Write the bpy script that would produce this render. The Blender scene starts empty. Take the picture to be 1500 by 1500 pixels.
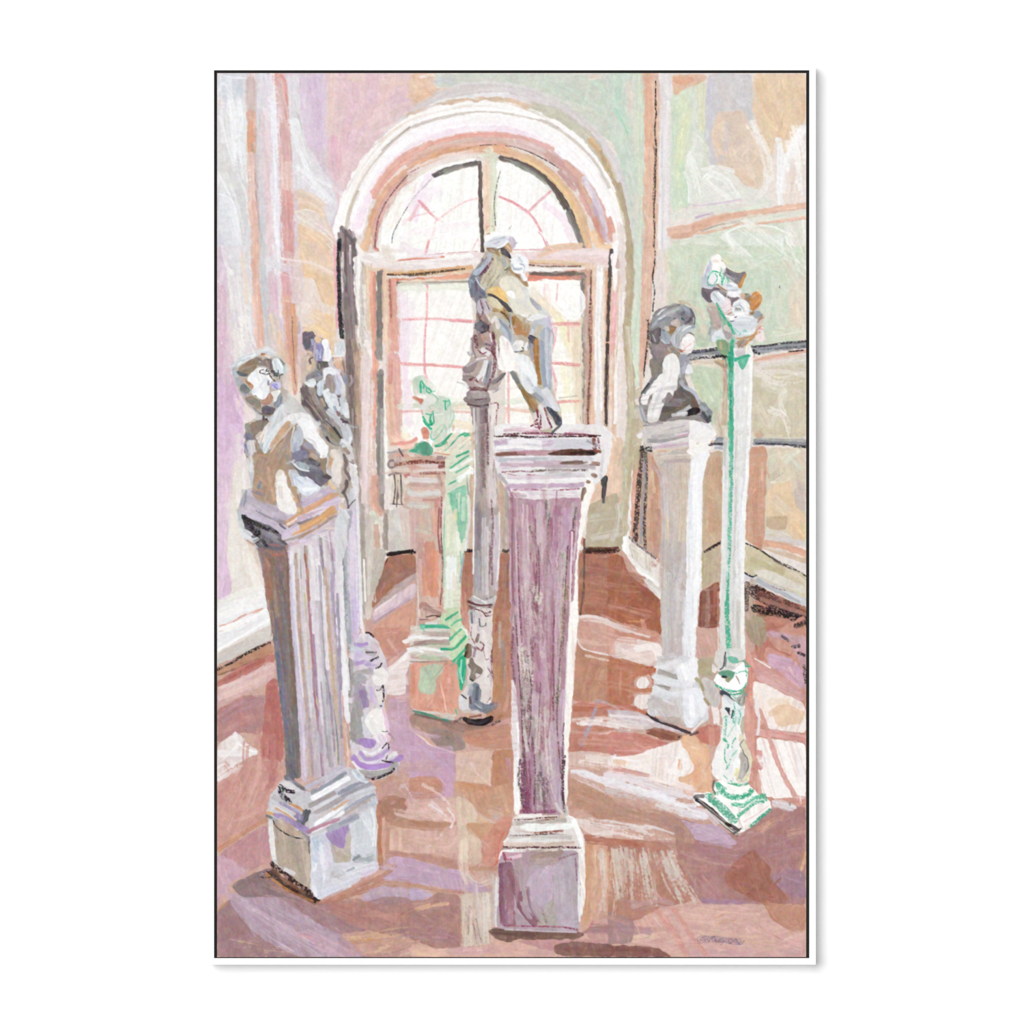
# A framed painting hanging on a white wall.
import math
import numpy as np, zlib
CX0, CY0, CW, CH = 317, 106, 865, 1297      # the canvas, in units of one picture element
def _blur(a, r):
    for ax in (0, 1):
        a = sum(np.roll(a, k, ax) * wgt for k, wgt in zip(range(-r, r + 1), np.hanning(2 * r + 3)[1:-1] / np.hanning(2 * r + 3)[1:-1].sum()))
    return a
def _norm(a):
    a = (a - a.mean()) / a.std()
    return 1 / (1 + np.exp(-1.7 * a))
_rs = np.random.RandomState(7)
GRAIN = _norm(_blur(_rs.rand(512, 512), 1) )
BRIS = _norm(_blur(_rs.rand(512, 512), 1))
SOFT = _norm(_blur(_rs.rand(512, 512), 6))
def samp(tex, x, y):
    x0 = np.floor(x).astype(np.int32); y0 = np.floor(y).astype(np.int32)
    fx = x - x0; fy = y - y0
    a = tex[y0 & 511, x0 & 511]; b = tex[y0 & 511, (x0 + 1) & 511]
    c = tex[(y0 + 1) & 511, x0 & 511]; d = tex[(y0 + 1) & 511, (x0 + 1) & 511]
    return (a * (1 - fx) + b * fx) * (1 - fy) + (c * (1 - fx) + d * fx) * fy
def sstep(a, b, x):
    t = np.clip((x - a) / (b - a), 0, 1)
    return t * t * (3 - 2 * t)
def catmull(P, closed=False, step=2.0):
    P = np.array(P, float)
    if len(P) == 1: P = np.vstack([P, P + [0.01] + [0] * (P.shape[1] - 1)]) if False else np.vstack([P, P + 0.01])
    n = len(P); out = []
    rng = range(n) if closed else range(n - 1)
    for i in rng:
        p1, p2 = P[i], P[(i + 1) % n]
        p0 = P[(i - 1) % n] if closed or i > 0 else 2 * p1 - p2
        p3 = P[(i + 2) % n] if closed or i < n - 2 else 2 * p2 - p1
        m = max(1, int(np.hypot(*(p2 - p1)[:2]) / step))
        t = (np.arange(m) / m)[:, None]
        out.append(.5 * (2 * p1 + (p2 - p0) * t + (2 * p0 - 5 * p1 + 4 * p2 - p3) * t ** 2 + (3 * p1 - p0 - 3 * p2 + p3) * t ** 3))
    if not closed: out.append(P[-1:])
    return np.vstack(out)
def chaikin(P, r0=6.0):
    P = np.array(P, float)
    for it in range(3):
        out = []; r = r0 / 2 ** it / 1.5
        for i in range(len(P)):
            a, b = P[i], P[(i + 1) % len(P)]; l = max(np.hypot(*(b - a)), 1e-6); f = min(.28, r / l)
            out += [a + (b - a) * f, b - (b - a) * f]
        P = np.array(out)
    return P
class Painter:
    def __init__(s, W=CW, H=CH, ground=(1, 1, 1)):
        s.col = np.ones((H, W, 3), np.float32) * np.array(ground, np.float32)
        s.hgt = np.zeros((H, W), np.float32); s.id = np.zeros((H, W), np.int16); s.W, s.H = W, H
    def blend(s, y0, y1, x0, x1, al, c, h, motif, thr=.45):
        a = al[..., None]
        R = s.col[y0:y1, x0:x1]; R[:] = R * (1 - a) + c * a
        Hh = s.hgt[y0:y1, x0:x1]; Hh[:] = Hh * (1 - al) + h * al
        I = s.id[y0:y1, x0:x1]
        if motif > 0: I[al > thr] = motif
    def stroke(s, P, w, c, op, kind, seed, motif):
        Q = catmull(P)
        hw = np.maximum(Q[:, 2] * w / 2, .45); Q = Q[:, :2]
        seg = np.hypot(*np.diff(Q, axis=0).T); L = np.concatenate([[0], np.cumsum(seg)])
        pad = hw.max() + 3
        X0 = max(0, int(Q[:, 0].min() - pad)); X1 = min(s.W, int(Q[:, 0].max() + pad) + 1)
        Y0 = max(0, int(Q[:, 1].min() - pad)); Y1 = min(s.H, int(Q[:, 1].max() + pad) + 1)
        if X1 <= X0 or Y1 <= Y0: return
        D = np.full((Y1 - Y0, X1 - X0), 1e9); T = np.zeros_like(D); S = np.zeros_like(D); S2 = np.zeros_like(D); HW = np.ones_like(D)
        n = len(Q) - 1; K = 12
        for k in range(0, n, K):
            e = min(n, k + K); q = Q[k:e + 1]
            x0 = max(X0, int(q[:, 0].min() - pad)); x1 = min(X1, int(q[:, 0].max() + pad) + 1)
            y0 = max(Y0, int(q[:, 1].min() - pad)); y1 = min(Y1, int(q[:, 1].max() + pad) + 1)
            if x1 <= x0 or y1 <= y0: continue
            yy, xx = np.mgrid[y0:y1, x0:x1]; sl = (slice(y0 - Y0, y1 - Y0), slice(x0 - X0, x1 - X0))
            for i in range(k, e):
                a, b = Q[i], Q[i + 1]; d = b - a; l2 = max(d @ d, 1e-9)
                px = xx - a[0]; py = yy - a[1]
                t = np.clip((px * d[0] + py * d[1]) / l2, 0, 1)
                dx = px - t * d[0]; dy = py - t * d[1]; dd = np.hypot(dx, dy)
                m = dd < D[sl]
                if m.any():
                    D[sl][m] = dd[m]; T[sl][m] = (L[i] + t * seg[i])[m]
                    cr = (d[0] * py - d[1] * px); S[sl][m] = np.where(cr >= 0, dd, -dd)[m]; S2[sl][m] = np.clip(cr / np.sqrt(l2), -dd, dd)[m]; HW[sl][m] = (hw[i] + t * (hw[i + 1] - hw[i]))[m]
        yy, xx = np.mgrid[Y0:Y1, X0:X1]
        r1, r2 = (seed % 997) * 3.1, (seed // 997 % 991) * 2.3
        b = samp(BRIS, S2 * .9 + r1, T / 22 + r2 + np.sqrt(np.maximum(D * D - S2 * S2, 0)) / 22); g = samp(GRAIN, xx * (1.15 if kind == 'c' else .8) + 3, yy * (1.15 if kind == 'c' else .8) + 9); v = samp(SOFT, xx * .5 + r1, yy * .5 + r2)
        wob = samp(SOFT, T * .6 + r1, np.sign(S) * 40 + r2) - .5
        hwv = HW * (1 + .22 * wob * (1 if kind != 'c' else 1.5)) + .1
        D = D + (samp(GRAIN, xx * .42 + 7, yy * .42 + 31) - .5) * np.minimum(2.2, .3 + .35 * HW) * (kind != 'c')
        soft = 1 + (.10 * (1 - op) + .03) * hwv * 2 * (kind != 'c')
        edge = np.clip((hwv - D) / soft + .5, 0, 1)
        if kind in 'pdw' and w > 3:
            b2 = samp(BRIS, S2 * .75 + r1, r2 + np.where(T > L[-1] / 2, 60.0, 30.0) + D * 0)
            lon = np.sqrt(np.maximum(D * D - S2 * S2, 0)); ends = (T <= 1e-6) | (T >= L[-1] - 1e-6)
            edge = np.where(ends, edge * np.clip(hwv * (.4 + .8 * b2) - lon + .5, 0, 1), edge)
        u = D / np.maximum(hwv, .1)
        if kind == 'p': al = edge * (1 - .5 * sstep(.5, 1, u) * (b < .4)) * (1 - (.18 + .5 * (op < .85)) * sstep(.55, .15, b))
        elif kind == 'w': al = edge * (.85 + .15 * v)
        elif kind == 's': al = np.clip(1 - u, 0, 1) ** 1 * (.8 + .2 * b)
        elif kind == 'd':
            tt = T / max(L[-1], 1)
            al = edge * sstep(.30, .62, b * .65 + g * .35 + .12 - .22 * tt - .15 * u)
        else: al = edge * (sstep(.05, .80, g * .75 + .27 - .14 * u) if sum(c) < 1.75 else (.55 + .45 * sstep(.1, .8, g * .7 + .3 - .3 * u)))
        al = (al * op).astype(np.float32)
        amp = {'p': .085, 'd': .07, 'c': .06, 'w': .035, 's': .03}[kind]
        var = ((b - .5) * amp + (v - .5) * .04)[..., None]
        cc = np.clip(np.array(c) + var * min(1, max(.3, (1 - min(c)) * 4)) * np.array([1, 1.05, 1.1]), 0, 1)
        s.blend(Y0, Y1, X0, X1, al, cc, (.35 + .9 * (b - .5) if kind in 'pd' else .15) * min(1, hw.max() / 3) * op, motif)
    def fill(s, P, c, op, seed, motif, smooth=True, ang=0.0):
        Q = chaikin([p[:2] for p in P]) if smooth else np.array([p[:2] for p in P], float)
        X0 = max(0, int(Q[:, 0].min() - 3)); X1 = min(s.W, int(Q[:, 0].max() + 3) + 1)
        Y0 = max(0, int(Q[:, 1].min() - 3)); Y1 = min(s.H, int(Q[:, 1].max() + 3) + 1)
        if X1 <= X0 or Y1 <= Y0: return
        r1, r2 = (seed % 997) * 3.1, (seed // 997 % 991) * 2.3
        w = X1 - X0; acc = np.zeros((Y1 - Y0, w), np.float32)
        n = len(Q); SS = 3
        for sy in range(SS * (Y1 - Y0)):
            y = Y0 + (sy + .5) / SS - .5
            xs = []
            for i in range(n):
                ax, ay = Q[i]; bx, by = Q[(i + 1) % n]
                if (ay <= y) != (by <= y): xs.append(ax + (y - ay) * (bx - ax) / (by - ay))
            if not xs: continue
            xs.sort(); row = acc[sy // SS]; ca = np.zeros(w)
            gx = np.arange(X0, X1)
            for a, b2 in zip(xs[::2], xs[1::2]):
                ca = np.maximum(ca, np.clip(np.minimum(gx + .5, b2) - np.maximum(gx - .5, a), 0, 1))
            row += ca / SS
        yy, xx = np.mgrid[Y0:Y1, X0:X1]
        ang = ang + (0, .35, -.3, 1.4, .1)[seed % 5]
        ca_, sa_ = np.cos(ang), np.sin(ang)
        b = samp(BRIS, (xx * ca_ + yy * sa_) * .75 + r1, (-xx * sa_ + yy * ca_) / 26 + r2); v = samp(SOFT, xx * .5 + r1, yy * .5 + r2)
        g = samp(GRAIN, xx * .8 + 3, yy * .8 + 9)
        for _ in range(3): acc = _blurl(acc, 1) if min(acc.shape) > 4 else acc
        g2 = samp(GRAIN, xx * .42 + 7, yy * .42 + 31)
        al = (sstep(.2, .8, acc + (g2 - .5) * .7 * (acc > .03) * (acc < .97)) * op * (1 - .22 * sstep(.5, .1, b))).astype(np.float32)
        var = ((b - .5) * .04 + (v - .5) * .045)[..., None]
        cc = np.clip(np.array(c) + var * min(1, max(.3, (1 - min(c)) * 4)), 0, 1)
        s.blend(Y0, Y1, X0, X1, al, cc, (.2 + .4 * (b - .5)) * op, motif)
def _blurl(a, r):
    p = np.pad(a, r, 'edge'); H, W = a.shape
    return (p[:-2, 1:-1] + p[2:, 1:-1] + p[1:-1, :-2] + p[1:-1, 2:] + 4 * p[1:-1, 1:-1]) / 8
def srgb(h): return tuple(int(h[i:i + 2], 16) / 255 for i in (0, 2, 4))
DEFOP = {'p': .93, 'd': .9, 'c': .85, 'w': .5, 's': .6, 'f': .95, 'F': .95}
TWEAK = {12: (.92, (.014, .010, .010)), 32: (.66, (.03, .022, .008)), 14: (1.0, (.008, .006, .004)), 10: (.98, (.014, .013, .008)), 28: (.85, (.02, .02, .02)), 30: (.9, (0, 0, 0)), 22: (.9, (0, 0, 0))}
def tweak(c, m):
    k, d = TWEAK.get(m, (.95, (0, 0, 0)))
    l = .3 * c[0] + .59 * c[1] + .11 * c[2]
    r = [l + (c[i] - l) * k + d[i] for i in range(3)]
    if l > .9: r = [v + (l - .9) * .28 for v in r]
    return tuple(min(1, max(0, v)) for v in r)
def scumble(pt, text_seed, n=14000):
    rs = np.random.RandomState(text_seed)
    L = _blur(pt.col.mean(2).astype(np.float64), 2)
    gy, gx = np.gradient(L)
    jxx, jyy, jxy = _blur(gx * gx, 5), _blur(gy * gy, 5), _blur(gx * gy, 5)
    th = .5 * np.arctan2(2 * jxy, jxx - jyy) + np.pi / 2
    for i in range(n):
        x = rs.uniform(3, pt.W - 3); y = rs.uniform(3, pt.H - 3); xi, yi = int(x), int(y)
        a = th[yi, xi] + rs.normal(0, .12); ln = rs.uniform(4, 16); w = rs.uniform(1.2, 4.2)
        cl = min(1.0, 1.35 - float(L[yi, xi])); c = pt.col[yi, xi] + rs.normal(0, .045) * cl + rs.normal(0, .018, 3) * cl
        dx, dy = np.cos(a) * ln, np.sin(a) * ln
        x1, y1 = x + dx, y + dy
        if not (2 < x1 < pt.W - 2 and 2 < y1 < pt.H - 2): continue
        if abs(L[int(y1), int(x1)] - L[yi, xi]) > .10: continue
        keep = pt.id.copy() if False else None
        m = pt.id[yi, xi]
        pt.stroke([(x, y, 1), ((x + x1) / 2 + rs.normal(0, .6), (y + y1) / 2 + rs.normal(0, .6), 1), (x1, y1, .8)], w, np.clip(c, 0, 1), .55, 'd' if rs.rand() < .5 else 'p', int(rs.randint(1 << 23)), -1)
    g = lambda o, k, T: samp(T, XX * k + o, YY * k + 2 * o)
    YY, XX = np.mgrid[0:pt.H, 0:pt.W].astype(float)
    lum = ((g(0, .9, GRAIN) - .5) * .055 + (g(50, .45, GRAIN) - .5) * .03) * (1.25 - .6 * pt.col.mean(2))
    pt.col *= (1 + lum)[..., None].astype(np.float32)
    for c in range(3): pt.col[..., c] += ((g(90 + 40 * c, .5, GRAIN) - .5) * .05 * np.clip(1.25 - pt.col.mean(2), .12, .8)).astype(np.float32)
    np.clip(pt.col, 0, 1, out=pt.col)
def run(text, only=None):
    pt = Painter(); ox = oy = 0.0; k = 1.0; motif = 0; order = []; cur = None; blocks = {}; names = []
    for ln in text.splitlines():
        ln = ln.split('//')[0].strip()
        if not ln: continue
        if ln[0] == '#':
            nm = ln[1:].strip()
            if nm not in names: names.append(nm); blocks[nm] = []
            cur = nm; continue
        if ln[0] == '@':
            a = ln[1:].split(); ox, oy = float(a[0]), float(a[1]); k = 1 / float(a[2]) if len(a) > 2 else .2; continue
        blocks[cur].append((ln, ox, oy, k))
    names.sort(key=lambda n: int(n.split()[0]))
    for m, nm in enumerate(names):
        for ln, ox, oy, k in blocks[nm]:
            tk = ln.split(); kind = tk[0][0]; rest = tk[0][1:]
            op = DEFOP[kind]
            if '/' in rest: rest, o = rest.split('/'); op = float(o) / 100
            c = tweak(srgb(tk[1]), int(nm.split()[0])); P = []
            for t in tk[2:]:
                q = [float(z) for z in t.split(',')]
                P.append((ox + q[0] * k - CX0, oy + q[1] * k - CY0, q[2] if len(q) > 2 else 1.0))
            seed = zlib.crc32(ln.encode()) & 0xffffff
            try:
                if kind in 'fF': pt.fill(P, c, op, seed, m + 1, kind == 'f', float(rest or 0) * np.pi / 180)
                else: pt.stroke(P, float(rest) * k, c, op, kind, seed, m + 1)
            except Exception as e: raise RuntimeError(ln) from e
    scumble(pt, text_seed=5)
    return pt, names

# Brush strokes of the painting: kind+width/opacity, colour, points (in the local frame set by @)
STROKES = """
# 10 painted_wall
@ 0 0 1
F e3d8d2 310,100 1190,100 1190,1410 310,1410
f/100 dfc4c8 400,100 620,100 640,180 560,240 500,300 490,420 480,560 420,560 400,400
f/100 d9cad4 318,100 470,100 500,260 500,420 330,620 318,600
@ 310 100
f/95 d9d9de 40,30 280,30 262,300 262,700 285,1100 300,1500 40,1500
f/85 d0d4de 40,60 200,40 240,180 180,260 60,200
f/60 e6d0c6 45,190 80,200 75,320 50,330
f/85 dcdad8 50,330 130,330 150,700 180,900 60,900
f/90 e6e7e9 120,230 250,220 262,560 250,860 200,640 150,560
f/80 e2e3e8 60,900 130,940 200,1060 230,1300 200,1370 110,1400 50,1200
f/80 cfcbd8 45,1150 90,1280 150,1500 45,1500
f/50 d8d6d4 160,700 260,700 270,1100 230,1340 180,1000
p14/70 f0f1f3 60,350 95,480 130,620 155,690
p9/70 f3f3f5 50,760 90,850 130,920 180,1020 205,1140 212,1340
p8/70 f2f3f5 60,920 130,950 180,1040 200,1180
p16/60 eceef0 130,240 150,330 165,480 200,640
p26/60 f0f1f2 150,700 240,900 270,1050 285,1140
p30/70 eceff1 130,240 130,330 240,330
p10/70 f2f2f4 60,50 180,70 250,70
p16/60 eff0f2 55,160 80,110 140,180 150,220
p10/60 f1f1f3 270,380 310,400 350,450
p12/60 f0f1f4 90,1300 110,1400 150,1500
p80/90 dfcdc9 290,60 290,320
p70/85 cfbab8 290,90 290,340
p70/90 dbb09e 295,330 290,600
p44/85 dca383 280,400 286,620 300,1020
p30/80 d1b3a6 318,450 325,720 318,900
p26/70 a59a90 305,560 312,760 332,960 340,1000
p60/95 e2c5bd 285,640 290,900 300,1100
p70/95 e4bfb3 295,1000 312,1100 322,1300 326,1500
p20/70 e0b9aa 300,1000 310,1300 322,1500
p18/80 b9a6a0 330,980 345,1080 362,1220 368,1300
p90/85 dfe0e6 365,60 370,300 385,600 400,1000 400,1500
p90/85 e5cdd2 390,360 390,700 410,1000 430,1400
p60/70 e0d3dc 395,120 410,300 400,420
p36/70 cbd0d4 350,500 352,800 372,1100 372,1500
p30/80 c9cccd 350,300 352,460
p24/80 bfc6cc 362,1100 370,1300 378,1500
p40/70 e3dbe6 410,60 420,200 440,340
p50/70 ebe0e4 400,300 440,500 450,620
p50/95 e9e3ec 430,100 455,360 462,700 475,1100 480,1500
p22/90 e1e1ec 440,320 462,640 470,900
p14/80 f1f1f5 470,700 470,900 462,1100 480,1380
p90/95 ddb8b4 490,60 525,300 535,600 540,900
p40/70 dcaaa5 460,60 470,100
p28/85 d79b97 470,55 510,60 540,120 550,300 552,420
p34/80 cf8f93 550,310 548,410
p60/80 dcbfbc 500,160 530,300 540,420
p70/80 d2a9a8 525,420 545,560 560,700
p80/85 e3c6bf 550,700 560,820 560,900
p90/95 d8a39e 540,920 555,1100 560,1300 562,1390
p30/80 daa094 590,930 590,1010
p40/80 d3a1a1 590,1090 580,1300 590,1390
p14/70 b5a5a5 532,940 538,1140 545,1240
p26/60 cf9a9a 560,1000 575,1200 580,1330
p24/60 e8cdc9 515,640 515,860
p6/50 b77f80 585,1380 590,1500
f/95 dfdbe0 560,50 640,40 660,300 690,560 760,640 820,760 900,860 930,1000 860,1180 830,1040 640,920 600,900 590,600 570,300
p90/70 e2dfe3 600,80 610,300 630,560 640,860
d30/60 c3bfbd 620,330 650,400 660,540 680,580
p40/70 e6e7eb 660,600 700,760 780,860 880,960
p30/70 ebebef 700,720 760,800 900,880 960,920
d14/50 eeeef2 960,880 990,860 980,950
f/90 dbc9db 640,60 840,40 850,300 860,560 760,620 690,540 650,300
p90/60 d3bcd4 740,80 760,300 780,560
p50/60 d9cadb 690,330 740,520 780,600
f/95 e3c8cb 850,40 1500,40 1500,240 1300,320 1150,440 1050,600 980,820 900,840 830,700 860,500
p60/60 e5cdc0 880,50 870,300 860,480
p80/70 dcbcca 960,60 1050,200 1000,400
p90/70 debfce 1180,80 1150,300 1000,560
p60/70 e6c5be 1300,140 1150,340 1060,420
p90/60 d4b4cc 1330,240 1430,200
p50/80 dfb1c5 900,500 900,700 925,800
p60/60 e0b4be 1000,430 950,620 940,760
p50/70 e5cfbf 1010,60 1060,80 1100,60
p44/75 e6cbb6 1480,60 1460,140 1440,200
c5/40 c9b0b8 1000,260 1080,240 1140,200 1280,150
f/90 e6c9a9 630,920 760,960 810,1030 850,1120 900,1250 905,1400 800,1480 640,1420
p90/85 e2cbb9 640,930 720,960 790,1010
p100/70 e9cbae 700,1190 800,1260 860,1400
p50/70 edd3ac 660,1300 720,1420 700,1480
p40/60 ecc79c 820,1300 860,1480
f/75 e2dad4 590,1040 700,1030 800,1070 860,1160 870,1230 760,1190 640,1120
p9/80 efefe9 610,1050 700,1035 780,1060 830,1100 855,1160
p60/60 e2cfcf 760,1120 840,1200 900,1260
p40/60 e3c6cc 900,860 930,1000 920,1200
p30/60 eed9d0 960,980 950,1100
@ 310 360
f/95 d7c2d2 40,0 110,0 120,200 150,600 170,900 230,1100 240,1500 40,1500
f/90 dfdade 60,0 280,0 300,300 320,700 160,860 110,560 110,200
f/80 dccdd8 60,100 130,180 110,440 50,540
f/85 d2b0cd 45,900 110,800 130,900 190,1080 240,1260 200,1500 45,1500
f/75 d6b3c6 45,300 100,280 110,560 90,860 45,960
d60/80 e8e5e2 140,200 170,420 200,640 220,780
d70/80 e9e6e2 240,300 250,500 260,660
p46/70 ece9e6 200,660 230,740 300,800
p34/60 e8d3c2 220,60 250,300 260,420
p40/70 e9dfdc 170,620 180,740 170,840
p5 f0e2de 65,230 65,236
p5 f2dfda 50,260 50,266
p5 f4e4dc 60,310 60,316
p6 f2dcd4 75,370 76,378
p6 f6e6e0 52,400 52,405
p6 f3e0d8 98,430 98,438
p5 f3e0da 70,450 70,452
p6 f4dfd6 55,470 55,478
p6 f0e0dc 90,500 92,505
p6 f6e4de 50,540 50,546
p6 f4e2dc 62,630 62,636
p7 f8ebe6 75,712 75,714
p5 f4e2dc 50,830 50,833
p5 f4e0da 110,510 140,514
p20/70 f0eef0 75,0 95,110 150,210
p60/60 dedfe2 170,60 180,200 190,320
p70/95 e6bfb0 325,0 325,200 335,420 350,600 355,740
p30/70 daa896 300,100 312,260
p34/70 dfae9b 345,300 362,500 372,620 378,740
p60/90 ccc9cb 380,0 370,200 395,400 410,600 420,740
p40/70 c3c8ce 375,150 380,320 395,520
p50/85 d9c5ca 430,200 440,380 430,520
p60/80 e4cfb9 450,520 480,640 520,800
p50/75 e0c2a6 500,640 500,760 540,840
p50/70 d7c6bc 440,600 450,700 480,760
p50/90 e2c3d0 450,230 470,330 480,480
p30/85 e4dade 470,0 490,200 505,400 510,520
p80/80 e0dfe5 430,110 480,140
p70/90 dca8aa 535,220 550,300 550,360
p80/90 dfb39f 550,400 570,560 570,700 580,860
p44/70 d59c8c 560,430 570,640 590,860
p36/85 daa27e 600,440 610,560 600,800 615,1060
p26/80 d0947a 590,830 600,960 610,1080
c9/80 8c7470 590,520 592,640 600,780 605,880 615,1040
p16/75 c9a48c 625,600 622,800 630,960
p16/60 a89a96 640,560 640,640
p50/80 e6cdb8 560,890 570,980 590,1060
f/90 e2cfc8 600,0 660,0 650,300 700,420 660,600 620,520 600,300
p50/70 dfc7c9 580,100 610,260 620,400
d16/90 f0e0e2 500,90 560,100 620,110 700,130 780,180 900,210
d16/80 f0dfe0 500,130 600,140 700,170 800,200 910,220
d14/80 ecd5d8 510,160 570,190 640,210
d10/80 edd8da 500,190 560,220 640,240
f/90 e8c7a0 640,20 900,20 905,200 900,460 860,760 700,700 660,560 690,400 670,200
f/90 e7d9d2 650,220 720,240 760,260 800,420 910,440 900,480 760,560 660,600 620,460 680,380
p60/70 e9dad6 740,260 730,400 690,480
p50/70 edcdb0 810,300 850,400 880,440
p60/70 efd3a0 760,600 800,640 840,660
p60/70 ebcda0 860,520 880,600 860,720
p30/80 e8c3c8 905,0 912,200 912,380
p80/70 e9c9a8 750,500 860,560
p60/60 e8d3bb 700,580 760,640 780,700
p40/80 e9cdb1 690,620 760,640 850,680
p60/80 d9bba8 870,760 900,840 960,900 990,960
p40/85 cdb4ae 930,840 960,900 975,1000
p12/70 f4eae4 520,400 600,410 700,420
p30/60 e9d4e6 170,1100 200,1200 240,1280
p50/60 efd9e2 200,1120 240,1180 300,1240
p30/60 e8d3c8 190,1140 180,1180
@ 310 620
f/95 e3ddd4 150,200 300,300 260,800 380,1200 400,1350 45,1350 60,1000 150,700
f/90 d9bdd8 45,0 230,0 240,220 170,320 150,500 130,700 110,1000 150,1200 120,1290 45,1300
p60/60 e6cfdf 150,60 180,200 230,300
p50/60 ddbfd6 80,100 90,400 80,700
p40/60 e4d1dc 60,600 80,900 60,1200
p70/60 e6dcd2 190,300 160,600 170,1000
p50/70 e3d4dd 230,330 260,400 240,440
d14/60 e9d2e4 70,900 110,1000 150,1200
p60/60 ece3da 240,850 280,1000 340,1200
p40/60 f0e8e4 260,1000 300,1100 380,1250
p20/60 edc9b0 270,860 300,900 290,930
p50/80 ecebee 60,1320 200,1290 340,1230 390,1230
p80/90 eeeeF0 60,1380 200,1340 380,1280
p90/95 ececef 60,1440 250,1400 400,1350
c9/80 dda491 60,1490 200,1430 380,1350
@ 310 880
f/100 e9e9ec 40,80 420,-60 440,160 380,200 200,280 40,360
p20/80 f3f3f4 60,140 200,80 370,30
c16/85 dca292 60,185 150,160 230,110 370,60
c7/70 e0a898 60,228 150,195 250,160
p26/80 f2f2f3 60,210 200,160 400,110
p16/80 e2dfe0 60,250 200,220 360,140
p20/90 f6f7f8 45,360 130,310 250,240 330,190 430,130
f/100 d0c9c4 40,380 230,290 340,220 440,170 440,290 300,370 40,500
p40/60 c9c4c2 60,440 200,380 380,290
c24/95 2e2422 45,500 130,460 230,400 330,350 420,310
c14/90 3b2d29 45,505 200,430 330,345 410,315
c12/60 8a6358 50,515 200,440 400,330
# 10 painted_wall
@ 600 100
f/100 e2c5b2 0,30 210,30 170,130 300,190 0,270
p60/60 dfb79c 40,70 120,160 40,230
p50/60 e3bda0 60,180 200,170 330,160
f/100 cdd3c8 180,40 1500,40 1500,560 1300,400 1000,230 700,130 400,130 200,140
p90/60 d2cfc9 220,80 420,110 600,100
p90/60 c6d3c6 1000,100 1200,200 1400,330
p60/60 d5d6ca 1000,220 1200,280 1340,330
p30/60 bcd3c3 1340,90 1420,160 1480,260
p10/70 a9cfba 1400,80 1440,170 1490,280 1490,330
p50/60 c5c9d0 200,100 280,80 320,120
p40/70 e1cdc4 1330,60 1390,60
c20/60 f3ece6 70,60 130,50 180,50
p9/80 f6f2ee 80,70 90,60 120,65
@ 890 100
f/100 cbd6ca 0,30 270,30 262,1400 190,1500 180,1200 130,900 60,600 0,480
p60/60 d0d2cc 30,60 30,300 60,440
p50/70 b9d3c3 85,50 75,200 100,340 160,470
p26/70 a8cfba 60,300 100,380 150,460
p30/60 c3dacb 30,90 40,300
p60/70 dcdbd0 200,80 190,300 200,600
p36/80 d6dcc6 235,50 235,300 230,600 240,900 225,1300
p60/60 e0cfc8 150,120 170,200 160,300
p60/60 ccd6cc 120,560 160,700 200,860
p30/70 b9d1c0 110,600 120,700 100,640
p60/70 d0d4cb 160,800 190,1000 210,1300
p50/50 e0cdc6 200,930 210,1000 200,1080
p40/60 d3dcd3 200,1200 215,1400
c4 555048 197,664 198,667
p110/100 dfb8a2 310,40 320,300 322,600 318,900 310,1200 300,1500
p50/60 d9a78d 290,60 300,300 295,560
p40/60 e3c0ad 350,60 360,200 360,500
p60/60 e2bdaa 310,600 320,900 300,1300
p24/50 c9b0ac 360,60 380,200 370,340
p84/100 e6e1e3 425,40 428,300 420,600 415,900 412,1200 405,1500
p40/70 efecee 430,50 435,160
p16/70 f2f0f1 380,600 385,900 380,1200 385,1500
p8/70 c3c6cc 400,500 402,820 405,1000 400,1320
p10/60 d7d3d8 460,700 455,1000 455,1200
p10/60 e2c2c2 384,160 395,260
c9/95 35302e 352,95 352,200 350,290 358,330 350,400 348,500 356,590 350,700 345,800 350,900 342,1000 338,1100 345,1200 340,1300 338,1400 335,1500
c9/85 4a423e 360,240 352,350 344,460 358,560 356,720 350,860
c12/60 5e544e 335,560 350,650 340,800 335,960 345,1150 335,1300
f/100 d5dccb 462,190 720,90 730,500 740,760 600,1010 470,1060
p70/70 cfdfcb 500,220 500,400 490,700 500,1000
p70/70 d9dec3 560,220 560,500 540,860
p60/70 e2dfc0 690,120 690,300 700,440
p50/60 e0e2bb 620,300 540,500 520,700
p50/60 bfd9c0 540,700 560,860 580,1000
p50/60 d9dcd7 650,260 640,400 680,520
f/95 dfbba2 470,45 720,45 725,90 640,120 560,150 500,200 480,180
f/80 dca68a 470,60 620,60 640,90 580,125 500,120
p20/60 e8c4ae 560,60 610,100
f/95 cfccd0 740,40 1060,40 1075,200 1060,460 900,640 800,760 740,700 720,300
p90/60 d3cac8 850,120 900,250 980,380
p60/60 c7c4ce 760,120 740,300 740,520
f/90 dfcab9 800,320 1000,300 1080,500 1160,800 1120,900 980,860 800,760 770,500
p50/60 c9c5d0 880,420 870,560 820,680
p50/60 ccc8d2 1000,140 980,220
p60/60 e3c6ae 820,380 780,500 830,620
f/95 e3c8ad 1070,40 1452,40 1452,380 1300,620 1180,640 1120,500 1060,300
p90/60 dfc0a0 1120,120 1200,300 1280,480
p90/60 e5cba8 1300,100 1340,300 1300,460
p60/60 d9b99a 1380,160 1420,220 1420,360
p60/60 e6cfae 1120,360 1220,440
p70/60 e3c3a9 960,760 1040,840 960,860
f/85 e1cdb9 1080,560 1220,620 1200,800 1100,860 1060,700
f/80 e1e3dd 640,470 680,500 700,620 700,760 780,730 900,740 1000,860 1150,900 1200,980 690,1000 600,1000 590,800 560,740 600,590
p20/80 f0f2ee 640,470 640,560 590,640
p24/80 eef0ee 560,760 600,860 600,980
p30/60 eef0ee 700,740 800,720 920,750
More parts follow.
